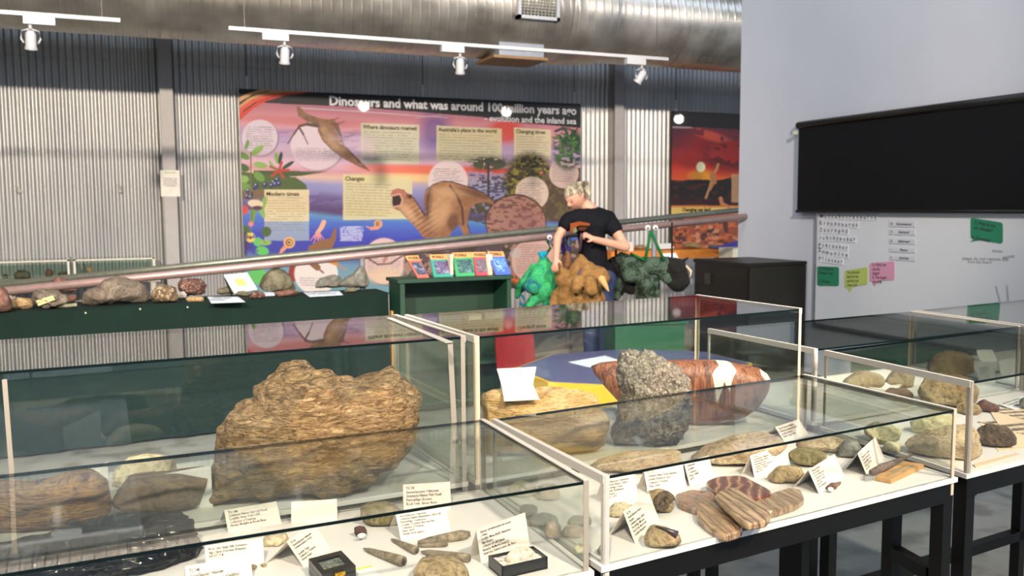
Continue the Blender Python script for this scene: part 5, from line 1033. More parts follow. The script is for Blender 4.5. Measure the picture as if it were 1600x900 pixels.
tent((1280, 772), (1320, 745), (1263, 734), 'folded label standing behind the tiny silver tagged fossil', ['Unknown. Similar to', 'fishes; fin spines', 'Common Name: Shark', 'Locality: Julia Creek', 'Collector: J Tremmy', 'Date: 1999', 'Notes: Broken tip'])
tent((1355, 744), (1382, 716), (1340, 708), 'folded label standing behind the wood block with the spine fossil', ['TC 33', 'Genus/Species: Unknown', 'Common Name: Spine', 'Locality: Muddy Creek', 'Collector: J Tremmy', 'Date: 1986'])
tent((993, 850), (1032, 817), (974, 800), 'slanted folded label left of the tan stone with the dark spike', ['TC 30', 'Genus/Species: Isurus', 'hastalis', 'Common Name: Shark', 'Period/Age: Miocene', 'Rock Unit: Black rock', 'Locality: Beaumaris'])
# ================================================================ stones in the cases
R_FOSSIL = rockmat('flaky_fossil_rock', [(96, 70, 44), (176, 140, 94), (206, 172, 124), (222, 196, 152)], 34, (0.7, 0.7, 2.6), 1.1, dist=2.4, rot=(0.2, 0.7, 0.3), fine=150, flake=52)
R_BAND = rockmat('banded_dark_red_stone', [(50, 26, 22), (110, 64, 46), (190, 146, 92), (76, 36, 30), (206, 170, 116)], 9, (0.6, 0.6, 3.4), 0.7, dist=2.5)
R_BR = rockmat('smooth_greybrown_stone', [(96, 78, 64), (128, 106, 86), (146, 124, 102)], 7, bump=0.5)
R_SHINY = rockmat('black_shiny_stone', [(6, 6, 8), (16, 16, 18), (34, 28, 24)], 30, bump=2.5, rough=0.12, spec=0.8, dist=1.5, fine=70)
R_SAND = rockmat('layered_sandstone', [(150, 116, 68), (192, 154, 96), (214, 182, 130), (186, 146, 92)], 7, (0.7, 0.7, 3.5), 0.6, dist=1.2)
R_CRYS = rockmat('glittering_crystal_rock', [(70, 64, 54), (120, 112, 98), (158, 150, 134)], 30, bump=0.9, rough=0.3, fleck=((160, 152, 136), 200, 0.84))
R_CRYSD = R_CRYS
mtj = rockmat('brecciated_jasper', [(62, 30, 22), (112, 58, 38), (150, 98, 66), (76, 40, 30), (128, 76, 50)], 11, (2.2, 2.2, 0.5), 0.25, rough=0.45, dist=1.2, fleck=((206, 198, 184), 12, 0.76))
R_CREAM = rockmat('cream_limestone', [(186, 170, 134), (208, 194, 160), (222, 212, 184)], 9, bump=0.5)
R_PALE = rockmat('pale_yellow_stone', [(190, 178, 130), (212, 202, 158), (222, 216, 184)], 8, bump=0.4)
R_SLAB = rockmat('buff_flat_slab', [(176, 148, 112), (200, 176, 140), (214, 194, 162)], 8, (1, 1, 2), 0.5)
R_GRN = rockmat('green_tan_stone', [(104, 96, 60), (146, 134, 92), (170, 158, 118)], 14, bump=0.9)
R_TAN2 = rockmat('warm_tan_stone', [(132, 110, 76), (172, 150, 112), (200, 180, 142)], 12, bump=0.8)
R_PEB = rockmat('grey_beach_pebble', [(104, 104, 96), (132, 130, 120), (150, 146, 136)], 20, bump=0.15, rough=0.55)
R_PEBW = rockmat('pinkish_beach_pebble', [(160, 136, 116), (184, 160, 138), (196, 176, 156)], 20, bump=0.15, rough=0.55)
R_DK = rockmat('dark_brown_rounded_stone', [(70, 56, 42), (106, 88, 68), (130, 112, 88)], 10, bump=0.8)
R_GRE = rockmat('greenish_tan_boulder', [(116, 92, 60), (148, 130, 94), (158, 152, 128)], 7, bump=0.5)
rock('fossil_rock', 'big golden brown flaky fossil rock filling the tall left case', 'fossil rock', [(335, 795), (327, 780), (334, 745), (337, 703), (341, 669), (353, 644), (376, 628), (395, 622), (398, 606), (412, 594), (431, 583), (445, 571), (464, 569), (487, 573), (514, 579), (537, 588), (559, 593), (581, 590), (609, 581), (623, 585), (637, 600), (651, 619), (657, 639), (654, 660), (648, 690), (615, 722), (570, 748), (530, 768), (490, 790), (420, 800)], (440, 797), ZB, 0.26, R_FOSSIL, amp=0.04, sub=6, fr=5.0, px_=0.66, ridge=0.6, facets=0)
GC = 'boulders in the tall left case'
rock('rock', 'dark red and tan banded boulder at the lower left, partly outside the view', 'rock', [(-14, 850), (-18, 800), (-14, 756), (0, 753), (47, 758), (79, 751), (112, 742), (138, 737), (170, 741), (175, 767), (176, 793), (159, 815), (131, 820), (82, 836), (0, 852)], (40, 846), ZB, 0.17, R_BAND, GC, amp=0.03, sub=5, fr=3, ridge=0.4)
rock('rock', 'smooth grey-brown wedge boulder with a dark streak, right of the banded boulder', 'rock', [(175, 767), (187, 751), (210, 745), (257, 740), (299, 734), (327, 731), (331, 746), (322, 765), (313, 783), (280, 795), (233, 809), (196, 816), (182, 802), (173, 780)], (240, 812), ZB, 0.15, R_BR, GC, amp=0.02, sub=5)
rock('rock', 'pale cream domed rock behind the wedge boulder in the tall left case', 'rock', [(172, 760), (177, 732), (198, 717), (224, 711), (257, 712), (275, 720), (279, 745), (260, 760)], (225, 772), ZB, 0.12, R_CREAM, GC, amp=0.02)
rock('shiny_rock', 'black glossy folded rock slab in the front left case', 'rock', [(-70, 905), (-60, 880), (0, 866), (50, 858), (82, 849), (117, 832), (150, 826), (187, 819), (233, 813), (285, 811), (302, 812), (306, 828), (316, 840), (314, 858), (316, 872), (290, 884), (278, 896), (257, 909), (140, 930), (0, 940), (-60, 930)], (120, 925), ZB, 0.24, R_SHINY, amp=0.06, sub=6, fr=8, px_=0.7, ridge=1.6)
for quad, lb_, z in (([(95, 742), (168, 722), (168, 741), (98, 757)], 'white card standing behind the banded boulder', 0), ([(255, 741), (329, 727), (331, 746), (258, 757)], 'white card standing behind the wedge boulder near the big fossil rock', 0)):
    b0 = atz(quad[3][0], quad[3][1]+38, ZB); D = float((b0-CAM)@FW); P4 = [atd(x, y, D) for x, y in quad]; P4[3][2] = P4[2][2] = ZB+0.0005
    t = thing('white_card', lb_, 'card', tuple(P4[3])); quad_slab('card', P4, 0.0015, M_PAPER, t)
# back middle case
rock('sandstone_slab', 'yellow layered sandstone slab in the back middle case with a white card on it', 'rock', [(752, 715), (750, 650), (752, 616), (775, 610), (848, 609), (886, 603), (905, 602), (923, 610), (934, 622), (942, 640), (955, 655), (950, 685), (930, 712), (880, 722), (800, 724)], (850, 722), ZB, 0.20, R_SAND, amp=0.03, sub=5, fr=4, px_=0.7)
rock('crystal_rock', 'grey glittering crystal rock in the back middle case', 'crystal rock', [(957, 700), (955, 670), (966, 650), (971, 620), (964, 590), (964, 568), (968, 556), (980, 547), (988, 545), (996, 550), (1007, 545), (1020, 551), (1036, 563), (1060, 572), (1074, 587), (1079, 606), (1080, 635), (1072, 672), (1052, 698), (1000, 706)], (1010, 704), ZB, 0.15, R_CRYS, amp=0.06, sub=5, fr=6, ridge=0.5, px_=0.66, smooth=False, facets=0)
rock('jasper_slab', 'long red-brown and white jasper slab behind the crystal rock', 'rock', [(921, 572), (937, 566), (962, 564), (1045, 563), (1100, 562), (1137, 565), (1187, 574), (1206, 588), (1203, 606), (1192, 635), (1170, 652), (1110, 664), (1040, 668), (985, 655), (957, 627), (932, 600)], (1080, 668), ZB, 0.12, mtj, amp=0.012, sub=5, px_=0.55, facets=4, ridge=0)
# open white card lying on the sandstone slab
c0 = atz(850, 722, ZB); Dc = float((c0-CAM)@FW)+0.035
q_ = [atd(784, 603, Dc+0.02), atd(833, 601, Dc+0.02), atd(838, 573, Dc+0.035), atd(776, 576, Dc+0.035)]; q2 = [atd(784, 603, Dc+0.02), atd(833, 601, Dc+0.02), atd(843, 624, Dc-0.035), atd(788, 627, Dc-0.035)]
oc_ = thing('open_card', 'blank white folded card opened on the yellow sandstone slab', 'label card', tuple(q_[0])); quad_slab('upper_leaf', q_, 0.0012, M_CARD, oc_); quad_slab('lower_leaf', q2, 0.0012, M_CARD, oc_)
# front middle case
GM = 'stones in the front middle case'
def cr(label, outl, base, depth, mat, g=GM, nm='stone', cat='stone', **k): return rock(nm, label, cat, outl, base, ZB, depth, mat, g, **k)
cr('long flat buff stone at the back left of the front middle case', [(910, 746), (914, 733), (932, 722), (962, 713), (1010, 707), (1058, 706), (1074, 712), (1064, 727), (1030, 736), (960, 746)], (985, 745), 0.13, R_SLAB, sub=5)
cr('thick buff stone with a yellow underside behind the folded labels', [(1076, 728), (1080, 713), (1095, 702), (1122, 689), (1160, 680), (1193, 676), (1218, 684), (1229, 697), (1212, 709), (1180, 722), (1150, 732), (1110, 735), (1090, 733)], (1140, 734), 0.14, R_SLAB, sub=5)
cr('thin flat sandstone slab at the back right of the front middle case', [(1240, 696), (1250, 686), (1290, 683), (1316, 688), (1342, 697), (1352, 712), (1330, 715), (1290, 706)], (1310, 712), 0.14, R_SLAB)
cr('green-tan rough fossil rock right of label TC 102', [(1233, 718), (1233, 707), (1245, 701), (1267, 702), (1287, 707), (1299, 712), (1292, 724), (1266, 733), (1245, 728)], (1258, 732), 0.07, R_GRN, amp=0.06)
cr('tan knobbly stone in front of the green-tan rough rock', [(1199, 750), (1199, 744), (1206, 738), (1216, 728), (1235, 726), (1257, 731), (1258, 744), (1245, 752), (1213, 759)], (1222, 758), 0.05, R_TAN2, amp=0.05)
am = cr('small brown coiled ammonite fossil on the left of the petrified wood', [(997, 790), (1000, 779), (1012, 768), (1025, 765), (1042, 768), (1053, 778), (1053, 789), (1048, 801), (1034, 804), (1018, 797)], (1032, 804), 0.05, R_TAN2, nm='ammonite', cat='fossil', amp=0.05)
base = Vector(am.location); mb = MB(); pts = []; rs = []
for k in range(34):
    a = k*0.36; r_ = 0.024*math.exp(-0.1*a); pts.append((base.x-0.012+r_*cos(a), base.y-0.026+0.003*sin(a*2), base.z+0.03+r_*sin(a)*0.85)); rs.append(0.0095*math.exp(-0.1*a)*(1+0.12*(k % 2)))
mb.tube(pts, 0.005, 8, radii=rs); obj('coiled_shell', mb, R_DK, am, smooth=True)
cr('dark grey lumpy stone in the small clear box', [(1308, 712), (1310, 697), (1318, 688), (1330, 684), (1340, 690), (1346, 702), (1340, 714), (1322, 718)], (1326, 718), 0.05, R_PEB, amp=0.07)
pa, pb = atz(1300, 712, ZB), atz(1341, 722, ZB); t = thing('clear_box', 'small clear plastic box with a dark grey stone in it', 'box', (pa[0], pa[1], ZB)); pane_box(pa[0]+0.0, pa[0]+0.09, pa[1]-0.015, pa[1]+0.075, ZB+0.0005, ZB+0.075, '', t, t=0.0015)
cr('whitish shell stone at the left of the front middle case', [(948, 807), (950, 795), (960, 788), (975, 786), (990, 794), (992, 805), (975, 813)], (970, 812), 0.05, R_CREAM, sub=3)
cr('small white veined pebble beside the whitish shell stone', [(975, 797), (978, 790), (990, 788), (1000, 793), (998, 799), (985, 800)], (988, 800), 0.02, R_WHITE, sub=3)
cr('small round grey stone at the front left corner of the front middle case', [(934, 868), (933, 858), (941, 851), (950, 854), (954, 863), (950, 871)], (944, 870), 0.025, R_PEB, sub=3)
for i, (x0, y0, x1, y1, d_, m_, lb_) in enumerate([(811, 789, 841, 811, 0.045, R_PEB, 'egg shaped grey pebble, leftmost of the pebbles'), (826, 803, 872, 826, 0.05, R_PEB, 'large dark grey pebble among the pebbles in the middle case'), (851, 815, 878, 845, 0.035, R_PEBW, 'round pinkish pebble in front of the large grey pebble'), (877, 821, 912, 843, 0.035, R_PEBW, 'orange-pink pebble near the corner post of the middle case'), (886, 806, 925, 824, 0.04, R_PEB, 'grey flat pebble behind the orange-pink pebble'), (793, 752, 838, 780, 0.06, R_CREAM, 'pale blocky stone at the back of the pebbles'), (838, 756, 874, 785, 0.06, R_PEBW, 'pale pink blocky stone beside the pale blocky stone'), (896, 850, 916, 868, 0.03, R_PALE, 'small yellowish pebble low by the corner post')]):
    cr(lb_, blob(x0, y0, x1, y1, i), ((x0+x1)/2, y1), d_, m_, g='pebbles at the left end of the front middle case', nm='pebble', cat='pebble', amp=0.01 if i < 5 else 0.04, sub=4, facets=0 if i < 5 else 8, ridge=0)
# polished petrified wood
R_PW = rockmat('striped_petrified_wood', [(178, 150, 116), (122, 94, 78), (190, 162, 124), (80, 60, 60), (158, 128, 98)], 13, (1, 0.25, 1), 0.05, rough=0.25, dist=2.6, spec=0.5, band=True, rot=(0, 0, 0.75))
R_PW2 = rockmat('striped_petrified_wood_light', [(186, 160, 124), (150, 118, 90), (88, 66, 66), (174, 146, 110)], 10, (1, 0.2, 1), 0.05, rough=0.25, dist=3.0, spec=0.5, band=True, rot=(0, 0, 0.75))
R_PWR = rockmat('red_petrified_wood', [(98, 58, 50), (130, 82, 70), (80, 50, 48), (176, 130, 104)], 12, (1, 1, 1), 0.1, rough=0.3, dist=4, spec=0.4, band=True, rot=(0, 0, 0.7))
R_PWG = rockmat('mottled_petrified_wood', [(90, 76, 70), (176, 134, 110), (120, 110, 100), (186, 150, 124)], 9, (1, 1, 1), 0.1, rough=0.3, dist=3, spec=0.4)
def polished(label, px, z0, th, mat, tiltz=None):
    q = [atz(x, y, z0+th) for x, y in px]; c = sum(q)/len(q)
    # soften the corners
    P = []; n = len(q)
    for i in range(n):
        a, b2, d = q[i-1], q[i], q[(i+1) % n]
        for u in (0.0, 0.33, 0.66, 1.0):
            s = b2+(a-b2)*0.24; e = b2+(d-b2)*0.24; P.append((1-u)**2*s+2*u*(1-u)*b2+u*u*e)
    mb = MB(); mb.prism([(p[0]-c[0], p[1]-c[1]) for p in P], th, bev=th*0.22); mb.v = [(x+c[0], y+c[1], z+z0+(0 if tiltz is None else tiltz[0]*(x)+tiltz[1]*y)) for x, y, z in mb.v]
    o = tag(obj('petrified_wood', mb, mat, origin=(c[0], c[1], z0)), label, 'petrified wood', 'polished petrified wood pieces'); smooth_by_angle(o, 40); return o
polished('dark red veined petrified wood slab lying at the back of the group', [(1101, 752), (1122, 744), (1160, 742), (1211, 769), (1170, 781), (1120, 768)], ZB+0.012, 0.014, R_PWR)
polished('mottled grey and pink petrified wood slab at the left of the group', [(1053, 772), (1080, 764), (1115, 768), (1122, 779), (1108, 793), (1085, 795), (1060, 785)], ZB, 0.016, R_PWG)
polished('striped round-ended petrified wood slab at the right of the group', [(1172, 779), (1200, 771), (1236, 761), (1252, 765), (1257, 778), (1246, 787), (1207, 799), (1190, 797)], ZB, 0.018, R_PW)
polished('striped rounded petrified wood piece in front, nearest the glass', [(1087, 788), (1108, 780), (1130, 790), (1162, 820), (1158, 829), (1134, 836), (1110, 824), (1089, 806)], ZB, 0.018, R_PW)
polished('striped petrified wood piece lying across the top of the others', [(1116, 774), (1125, 766), (1146, 760), (1168, 772), (1206, 802), (1198, 814), (1170, 819), (1158, 812), (1135, 792)], ZB+0.026, 0.015, R_PW2)
# stone with a dark spike, tiny tagged fossil, wood block with a spine
sp = cr('tan stone with a dark tooth-like spike on it in the middle case', [(1004, 846), (1005, 836), (1010, 827), (1020, 822), (1040, 826), (1058, 834), (1069, 843), (1066, 853), (1050, 860), (1036, 862), (1016, 856)], (1035, 861), 0.06, R_TAN2, nm='fossil_stone', cat='fossil', amp=0.04)
mb = MB(); a = atz(1024, 822, ZB+0.042); b2 = atz(1058, 836, ZB+0.03); mb.tube([tuple(a), tuple(a*0.5+b2*0.5+np.array([0, 0, .002])), tuple(b2)], 0.005, 10, radii=[0.0012, 0.004, 0.0085]); obj('spike', mb, plain('dark_tooth', (66, 56, 56), 0.35, var=0.2, vs_=80), sp, smooth=True)
tf = cr('tiny brown fossil with a silver number tag near the front edge', [(1289, 766), (1290, 760), (1298, 756), (1306, 755), (1315, 750), (1313, 758), (1306, 765), (1296, 768)], (1300, 768), 0.02, rockmat('small_brown_fossil', [(110, 82, 66), (146, 112, 92), (166, 132, 110)], 60), nm='tagged_fossil', cat='fossil', sub=3, amp=0.08)
M_SILV = plain('silver_tag', (206, 206, 206), 0.3, 0.6)
mb = MB(); q = atz(1296, 764, ZB+0.008); mb.prism([(0.009*cos(k*PI/6), 0.006*sin(k*PI/6)) for k in range(12)], 0.0012, Matrix.Translation((q[0], q[1]-0.004, q[2])) @ Matrix.Rotation(0.9, 4, 'X')); tg = obj('number_tag', mb, M_SILV, tf)
def bar(name, label, cat, px, z0, th, mat, group=None):
    q = [atz(x, y, z0+th) for x, y in px]; c = sum(q)/len(q); mb = MB(); mb.prism([(p[0]-c[0], p[1]-c[1]) for p in q], th, bev=min(0.0015, th*0.2)); mb.v = [(x+c[0], y+c[1], z+z0) for x, y, z in mb.v]
    o = obj(name, mb, mat, origin=(c[0], c[1], z0)); return tag(o, label, cat, group) if label else o
M_WOODB = plain('light_wood_block', (196, 152, 98), 0.6, var=0.12, vs_=40)
wbk = bar('wood_block', 'light wooden block carrying a long fossil spine', 'wood block', [(1367, 744), (1412, 720), (1444, 725), (1392, 749)], ZB, 0.012, M_WOODB)
for (x0, y0), (x1, y1) in (((1386, 743), (1407, 734)), ((1393, 737), (1415, 728)), ((1410, 737), (1428, 727))):
    a = atz(x0, y0, ZB+0.0125); c = atz(x1, y1, ZB+0.0125); d_ = (c-a)/np.linalg.norm(c-a); n_ = np.array([-d_[1], d_[0], 0])*0.0022
    mb = MB(); mb.add([tuple(a-n_), tuple(c-n_), tuple(c+n_), tuple(a+n_)]+[tuple(p+np.array([0, 0, .0005])) for p in (a-n_, c-n_, c+n_, a+n_)], [(3, 2, 1, 0), (4, 5, 6, 7), (0, 1, 5, 4), (1, 2, 6, 5), (2, 3, 7, 6), (3, 0, 4, 7)]); obj('paper_strip', mb, plain('grey_strip', (150, 146, 120), 0.7), wbk)
mb = MB(); a = atz(1362, 738, ZB+0.022); b2 = atz(1428, 709, ZB+0.030); mb.tube([tuple(a), tuple(a*0.75+b2*0.25), tuple(a*0.4+b2*0.6), tuple(b2)], 0.006, 12, radii=[0.008, 0.0105, 0.0065, 0.0022]); tag(obj('fossil_spine', mb, rockmat('grey_spine', [(84, 72, 66), (122, 104, 94), (150, 130, 118)], 40, (1, 1, 1), 0.6), smooth=True, origin=tuple(a)), 'long tapering grey-brown fossil spine lying on the wooden block', 'fossil')
mb = MB(); q = atz(1359, 749, ZB+0.004); mb.box(q[0]-0.012, q[0]+0.012, q[1]-0.004, q[1]+0.006, ZB, ZB+0.012); t = tag(obj('number_tag', mb, M_SILV, origin=(q[0], q[1], ZB)), 'silver number tag in front of the fossil spine', 'tag'); lettering('number', 'TC 33', (q[0]-0.011, q[1]-0.004, ZB+0.003), (1, 0, 0), (0, 0, 1), 0.008, M_INK, t, squeeze=0.9)
# ---------------------------------------------------------------- front left case
GF = 'small fossils in the front left case'
R_BEL = rockmat('belemnite_brown', [(90, 80, 66), (138, 124, 102), (168, 152, 124)], 22, (1, 1, 1), 0.5, rough=0.5)
def belem(label, p0, p1, r0, r1, hollow=True, mid=None):
    a = atz(*p0, ZB+r0); b2 = atz(*p1, ZB+r1); t = thing('belemnite', label, 'fossil', (a[0], a[1], ZB), GF); mb = MB()
    if hollow:
        d = (b2-a)/np.linalg.norm(b2-a); mb.tube([tuple(a), tuple(a*0.85+b2*0.15), tuple(a*0.5+b2*0.5), tuple(a*0.1+b2*0.9), tuple(b2), tuple(b2), tuple(b2-d*0.012)], r1, 16, radii=[r0*0.25, r0, (r0+r1)/2, r1*0.98, r1*0.94, r1*0.5, r1*0.25])
    else: mb.tube([tuple(a), tuple(a*0.8+b2*0.2), tuple(a*0.45+b2*0.55), tuple(a*0.15+b2*0.85), tuple(b2)], r1, 12, radii=[r0*0.5, r0, (r0+r1)/2*1.08, r1, r1*0.5])
    obj('body', mb, R_BEL, t, smooth=True); return t
belem('bullet shaped belemnite with a hollow end, lowest of the group', (568, 857), (630, 877), 0.005, 0.0105)
belem('bullet shaped belemnite with a hollow end, upper left of the group', (611, 842), (650, 860), 0.004, 0.0085)
belem('long grey split belemnite pointing right in front of the wide label', (653, 848), (734, 834), 0.008, 0.011, False)
belem('thin brown belemnite fragment lying just below the split one', (652, 853), (700, 850), 0.004, 0.006, False)
belem('knobbly grey belemnite with a broken right end', (658, 862), (733, 872), 0.006, 0.009, True)
cr('tan nodule stone at the bottom edge of the front left case', [(646, 908), (648, 880), (655, 874), (665, 877), (680, 873), (708, 874), (724, 882), (735, 900), (730, 915)], (690, 915), 0.08, R_TAN2, GF, amp=0.05)
cr('grey-topped tan stone at the centre back of the front left case', [(563, 808), (564, 792), (575, 787), (600, 785), (622, 788), (628, 797), (622, 815), (610, 824), (590, 828), (575, 822)], (594, 827), 0.07, R_GRN, GF, amp=0.03)
tg = cr('small dark red tagged stone left of the belemnites', [(553, 834), (553, 825), (561, 821), (570, 823), (575, 832), (571, 840), (560, 842)], (563, 841), 0.02, R_DARKSP, GF, sub=3)
q = atz(563, 832, ZB+0.017); mb = MB(); mb.prism([(0.009*cos(k*PI/8), 0.0045*sin(k*PI/8)) for k in range(16)], 0.001, Matrix.Translation((q[0], q[1]-0.010, q[2]-0.003)) @ Matrix.Rotation(1.1, 4, 'X')); tt = obj('number_tag', mb, M_PAPER, tg); lettering('number', 'TC 37X', (q[0]-0.008, q[1]-0.012, q[2]-0.005), (1, 0, 0), (0, 0.45, 0.9), 0.0046, M_INK, tt, lift=0.0012)
cr('pale flat stone half hidden behind the rock unit label', [(408, 852), (410, 842), (425, 836), (448, 834), (452, 845), (440, 855), (420, 858)], (430, 857), 0.05, R_CREAM, GF, sub=3)
cr('small orange chip beside the TC 148 label', [(383, 891), (384, 883), (395, 881), (402, 885), (400, 891)], (392, 892), 0.015, R_TAN2, GF, sub=2); cr('tiny orange chip right of the small orange chip', [(406, 885), (408, 881), (416, 880), (419, 884), (412, 887)], (412, 887), 0.01, R_TAN2, GF, sub=2)
# hinged black box with a gold clasp and a window lid
def obox(name, label, px, h, mat, cat='box'):
    q = [atz(x, y, ZB+h) for x, y in px]; c = sum(q)/4; t = thing(name, label, cat, (c[0], c[1], ZB)); return q, t
q, t = obox('clasp_box', 'small black box with a glass lid and a gold clasp', [(482, 873), (533, 860), (554, 883), (503, 898)], 0.03, None)
ux, uy = q[1]-q[0], q[3]-q[0]; f = lambda a, b, z: tuple((q[0]+ux*a+uy*b)[:2])+(z,)
M_BBOX = plain('black_box_card', (22, 22, 24), 0.35, coat=0.3)
def slabbox(mb, a0, a1, b0, b1, z0, z1): mb.add([f(a, b, z) for z in (z0, z1) for a, b in ((a0, b0), (a1, b0), (a1, b1), (a0, b1))], [(0, 1, 2, 3), (7, 6, 5, 4), (4, 5, 1, 0), (5, 6, 2, 1), (6, 7, 3, 2), (7, 4, 0, 3)])
mb = MB(); slabbox(mb, 0, 1, 0, 1, ZB, ZB+0.019); obj('base', mb, M_BBOX, t)
mb = MB(); slabbox(mb, 0, 1, 0, 0.22, ZB+0.02, ZB+0.03); slabbox(mb, 0, 1, 0.78, 1, ZB+0.02, ZB+0.03); slabbox(mb, 0, 0.16, 0.22, 0.78, ZB+0.02, ZB+0.03); slabbox(mb, 0.84, 1, 0.22, 0.78, ZB+0.02, ZB+0.03); obj('lid', mb, M_BBOX, t)
mb = MB(); slabbox(mb, 0.16, 0.84, 0.22, 0.78, ZB+0.021, ZB+0.025); obj('window', mb, rockmat('specimen_under_window', [(70, 76, 70), (120, 126, 116), (170, 172, 160)], 60, rough=0.15, bump=0.1), t)
mb = MB(); slabbox(mb, 0.36, 0.66, 1.0, 1.06, ZB+0.020, ZB+0.027); slabbox(mb, 0.42, 0.60, 1.0, 1.06, ZB+0.012, ZB+0.020); slabbox(mb, 0.36, 0.66, 1.0, 1.06, ZB+0.006, ZB+0.012); slabbox(mb, 0.47, 0.55, 1.06, 1.12, ZB+0.01, ZB+0.025); obj('clasp', mb, plain('gold_clasp', (206, 166, 60), 0.3, 0.8), t)
flat_card('edged_card', [(533, 896), (580, 884), (595, 905), (548, 920)], ZB, 'white card with a yellow-green edge right of the clasp box', 'card')
a, b2 = atz(536, 895, ZB+0.003), atz(581, 884, ZB+0.003); mb = MB(); mb.tube([tuple(a), tuple(b2)], 0.0015, 8); tag(obj('green_stick', mb, plain('lime_edge', (196, 200, 60), 0.5), origin=tuple(a)), 'thin lime green stick along the edge of the white card', 'stick')
# open black box with cotton and a pale shell
q, t = obox('open_box', 'open black box lined with white cotton holding a pale shell', [(763, 868), (833, 853), (854, 868), (784, 886)], 0.024, None); ux, uy = q[1]-q[0], q[3]-q[0]
mb = MB(); w_ = 0.04; slabbox(mb, 0, 1, 0, 1, ZB, ZB+0.004); slabbox(mb, 0, 1, 0, w_, ZB, ZB+0.024); slabbox(mb, 0, 1, 1-w_, 1, ZB, ZB+0.024); slabbox(mb, 0, w_, 0, 1, ZB, ZB+0.024); slabbox(mb, 1-w_, 1, 0, 1, ZB, ZB+0.024); obj('box', mb, M_BBOX, t)
mb = MB(); n = 14; M_COT = rockmat('white_cotton', [(214, 206, 196), (232, 226, 216), (240, 236, 228)], 60, bump=0.4)
v = [f(w_+(1-2*w_)*i/(n-1), w_+(1-2*w_)*j/(n-1), ZB+0.018+0.003*noise.noise(Vector((i*0.8, j*0.8, 3)))) for j in range(n) for i in range(n)]; mb.add(v, [(j*n+i+n, j*n+i+n+1, j*n+i+1, j*n+i) for j in range(n-1) for i in range(n-1)]); obj('cotton', mb, M_COT, t, smooth=True)
qc = q[0]+ux*0.56+uy*0.42; M = Matrix.Translation((qc[0], qc[1], ZB+0.022)) @ Matrix.Rotation(0.3, 4, 'Z'); mb = MB(); prof = [(0, -0.034), (0.008, -0.03), (0.0145, -0.016), (0.017, 0), (0.014, 0.014), (0.01, 0.02), (0.011, 0.024), (0.006, 0.031), (0, 0.036)]
mb.lathe(prof, 18, M @ Matrix.Rotation(PI/2, 4, 'Y')); tag(obj('pale_shell', mb, rockmat('ivory_shell', [(214, 200, 178), (228, 216, 198), (236, 228, 214)], 40, bump=0.2), smooth=True, origin=(qc[0], qc[1], ZB+0.02)), 'pale whorled sea shell lying on cotton in the open black box', 'shell')
# ---------------------------------------------------------------- right cases
GR = 'stones in the right cases'
cr('broad buff sandstone boulder just inside the front right case behind the posts', [(1408, 712), (1410, 690), (1425, 682), (1450, 676), (1480, 668), (1510, 666), (1530, 676), (1538, 695), (1536, 712), (1520, 720), (1470, 722), (1430, 716)], (1480, 721), 0.13, R_SLAB, GR, sub=5)
cr('dark brown rounded stone on the papers in the front right case', [(1521, 696), (1520, 680), (1528, 669), (1545, 663), (1562, 664), (1580, 671), (1590, 684), (1588, 698), (1572, 703), (1545, 702)], (1556, 702), 0.08, R_DK, GR, sub=5)
cr('pale yellow rounded stone behind the buff sandstone boulder', [(1424, 676), (1420, 662), (1438, 650), (1465, 645), (1490, 650), (1496, 668), (1470, 684), (1440, 684)], (1458, 684), 0.1, R_PALE, GR)
cr('whitish flat stone left of the pale yellow one', [(1350, 680), (1352, 668), (1370, 660), (1395, 663), (1410, 672), (1405, 690), (1385, 698), (1362, 692)], (1380, 697), 0.10, R_PALE, GR)
cr('small pale stone in front of the whitish flat stone by the side glass', [(1378, 705), (1380, 694), (1392, 690), (1406, 694), (1408, 706), (1395, 710)], (1393, 709), 0.05, R_PALE, GR, sub=3)
cr('brown pointed stone at the back of the front right case', [(1521, 640), (1524, 630), (1537, 624), (1552, 632), (1565, 636), (1560, 645), (1540, 645)], (1542, 646), 0.08, R_RED, GR)
cr('tan oval stone left of the brown pointed stone', [(1492, 640), (1496, 631), (1512, 628), (1530, 634), (1538, 645), (1525, 650), (1503, 648)], (1514, 650), 0.07, R_TAN2, GR)
cr('grey stone cut by the right edge of the picture', [(1593, 640), (1590, 628), (1600, 620), (1620, 624), (1622, 638)], (1604, 642), 0.07, R_PEB, GR, sub=3)
M_SHEET = plain('printed_sheet', (232, 208, 176), 0.8, var=0.02)
TX = ['This specimen was found in the creek bed near the', 'station and shows the layers of the old inland sea', 'with small shells and wood pressed into the mud', 'The dark rock was carried here by water and ice', 'and was polished over a very long time indeed', 'Please look but do not touch the specimens here']
flat_card('printed_sheet', [(1530, 660), (1640, 648), (1690, 690), (1560, 706)], ZB, 'large printed sheet lying under the dark rounded stone', 'sheet', M_SHEET, lines=TX, group='printed sheets in the front right case')
flat_card('printed_sheet', [(1545, 640), (1640, 634), (1680, 655), (1560, 664)], ZB+0.002, 'printed sheet at the back of the front right case', 'sheet', M_SHEET, lines=TX[:4], group='printed sheets in the front right case')
flat_card('printed_sheet', [(1560, 632), (1600, 619), (1625, 632), (1585, 641)], ZB+0.004, 'white printed sheet by the back corner of the front right case', 'sheet', M_PAPER, lines=TX[:3], group='printed sheets in the front right case')
flat_card('wood_strip', [(1520, 727), (1588, 709), (1592, 711), (1524, 731)], ZB, 'thin buff strip lying in front of the dark rounded stone', 'strip', plain('buff_strip', (216, 190, 160), 0.7), th=0.003)
cr('green-tan domed rock in the left of the back right case', [(1312, 610), (1318, 592), (1335, 582), (1352, 579), (1372, 583), (1384, 592), (1380, 604), (1350, 612)], (1348, 612), 0.12, R_GRE, GR)
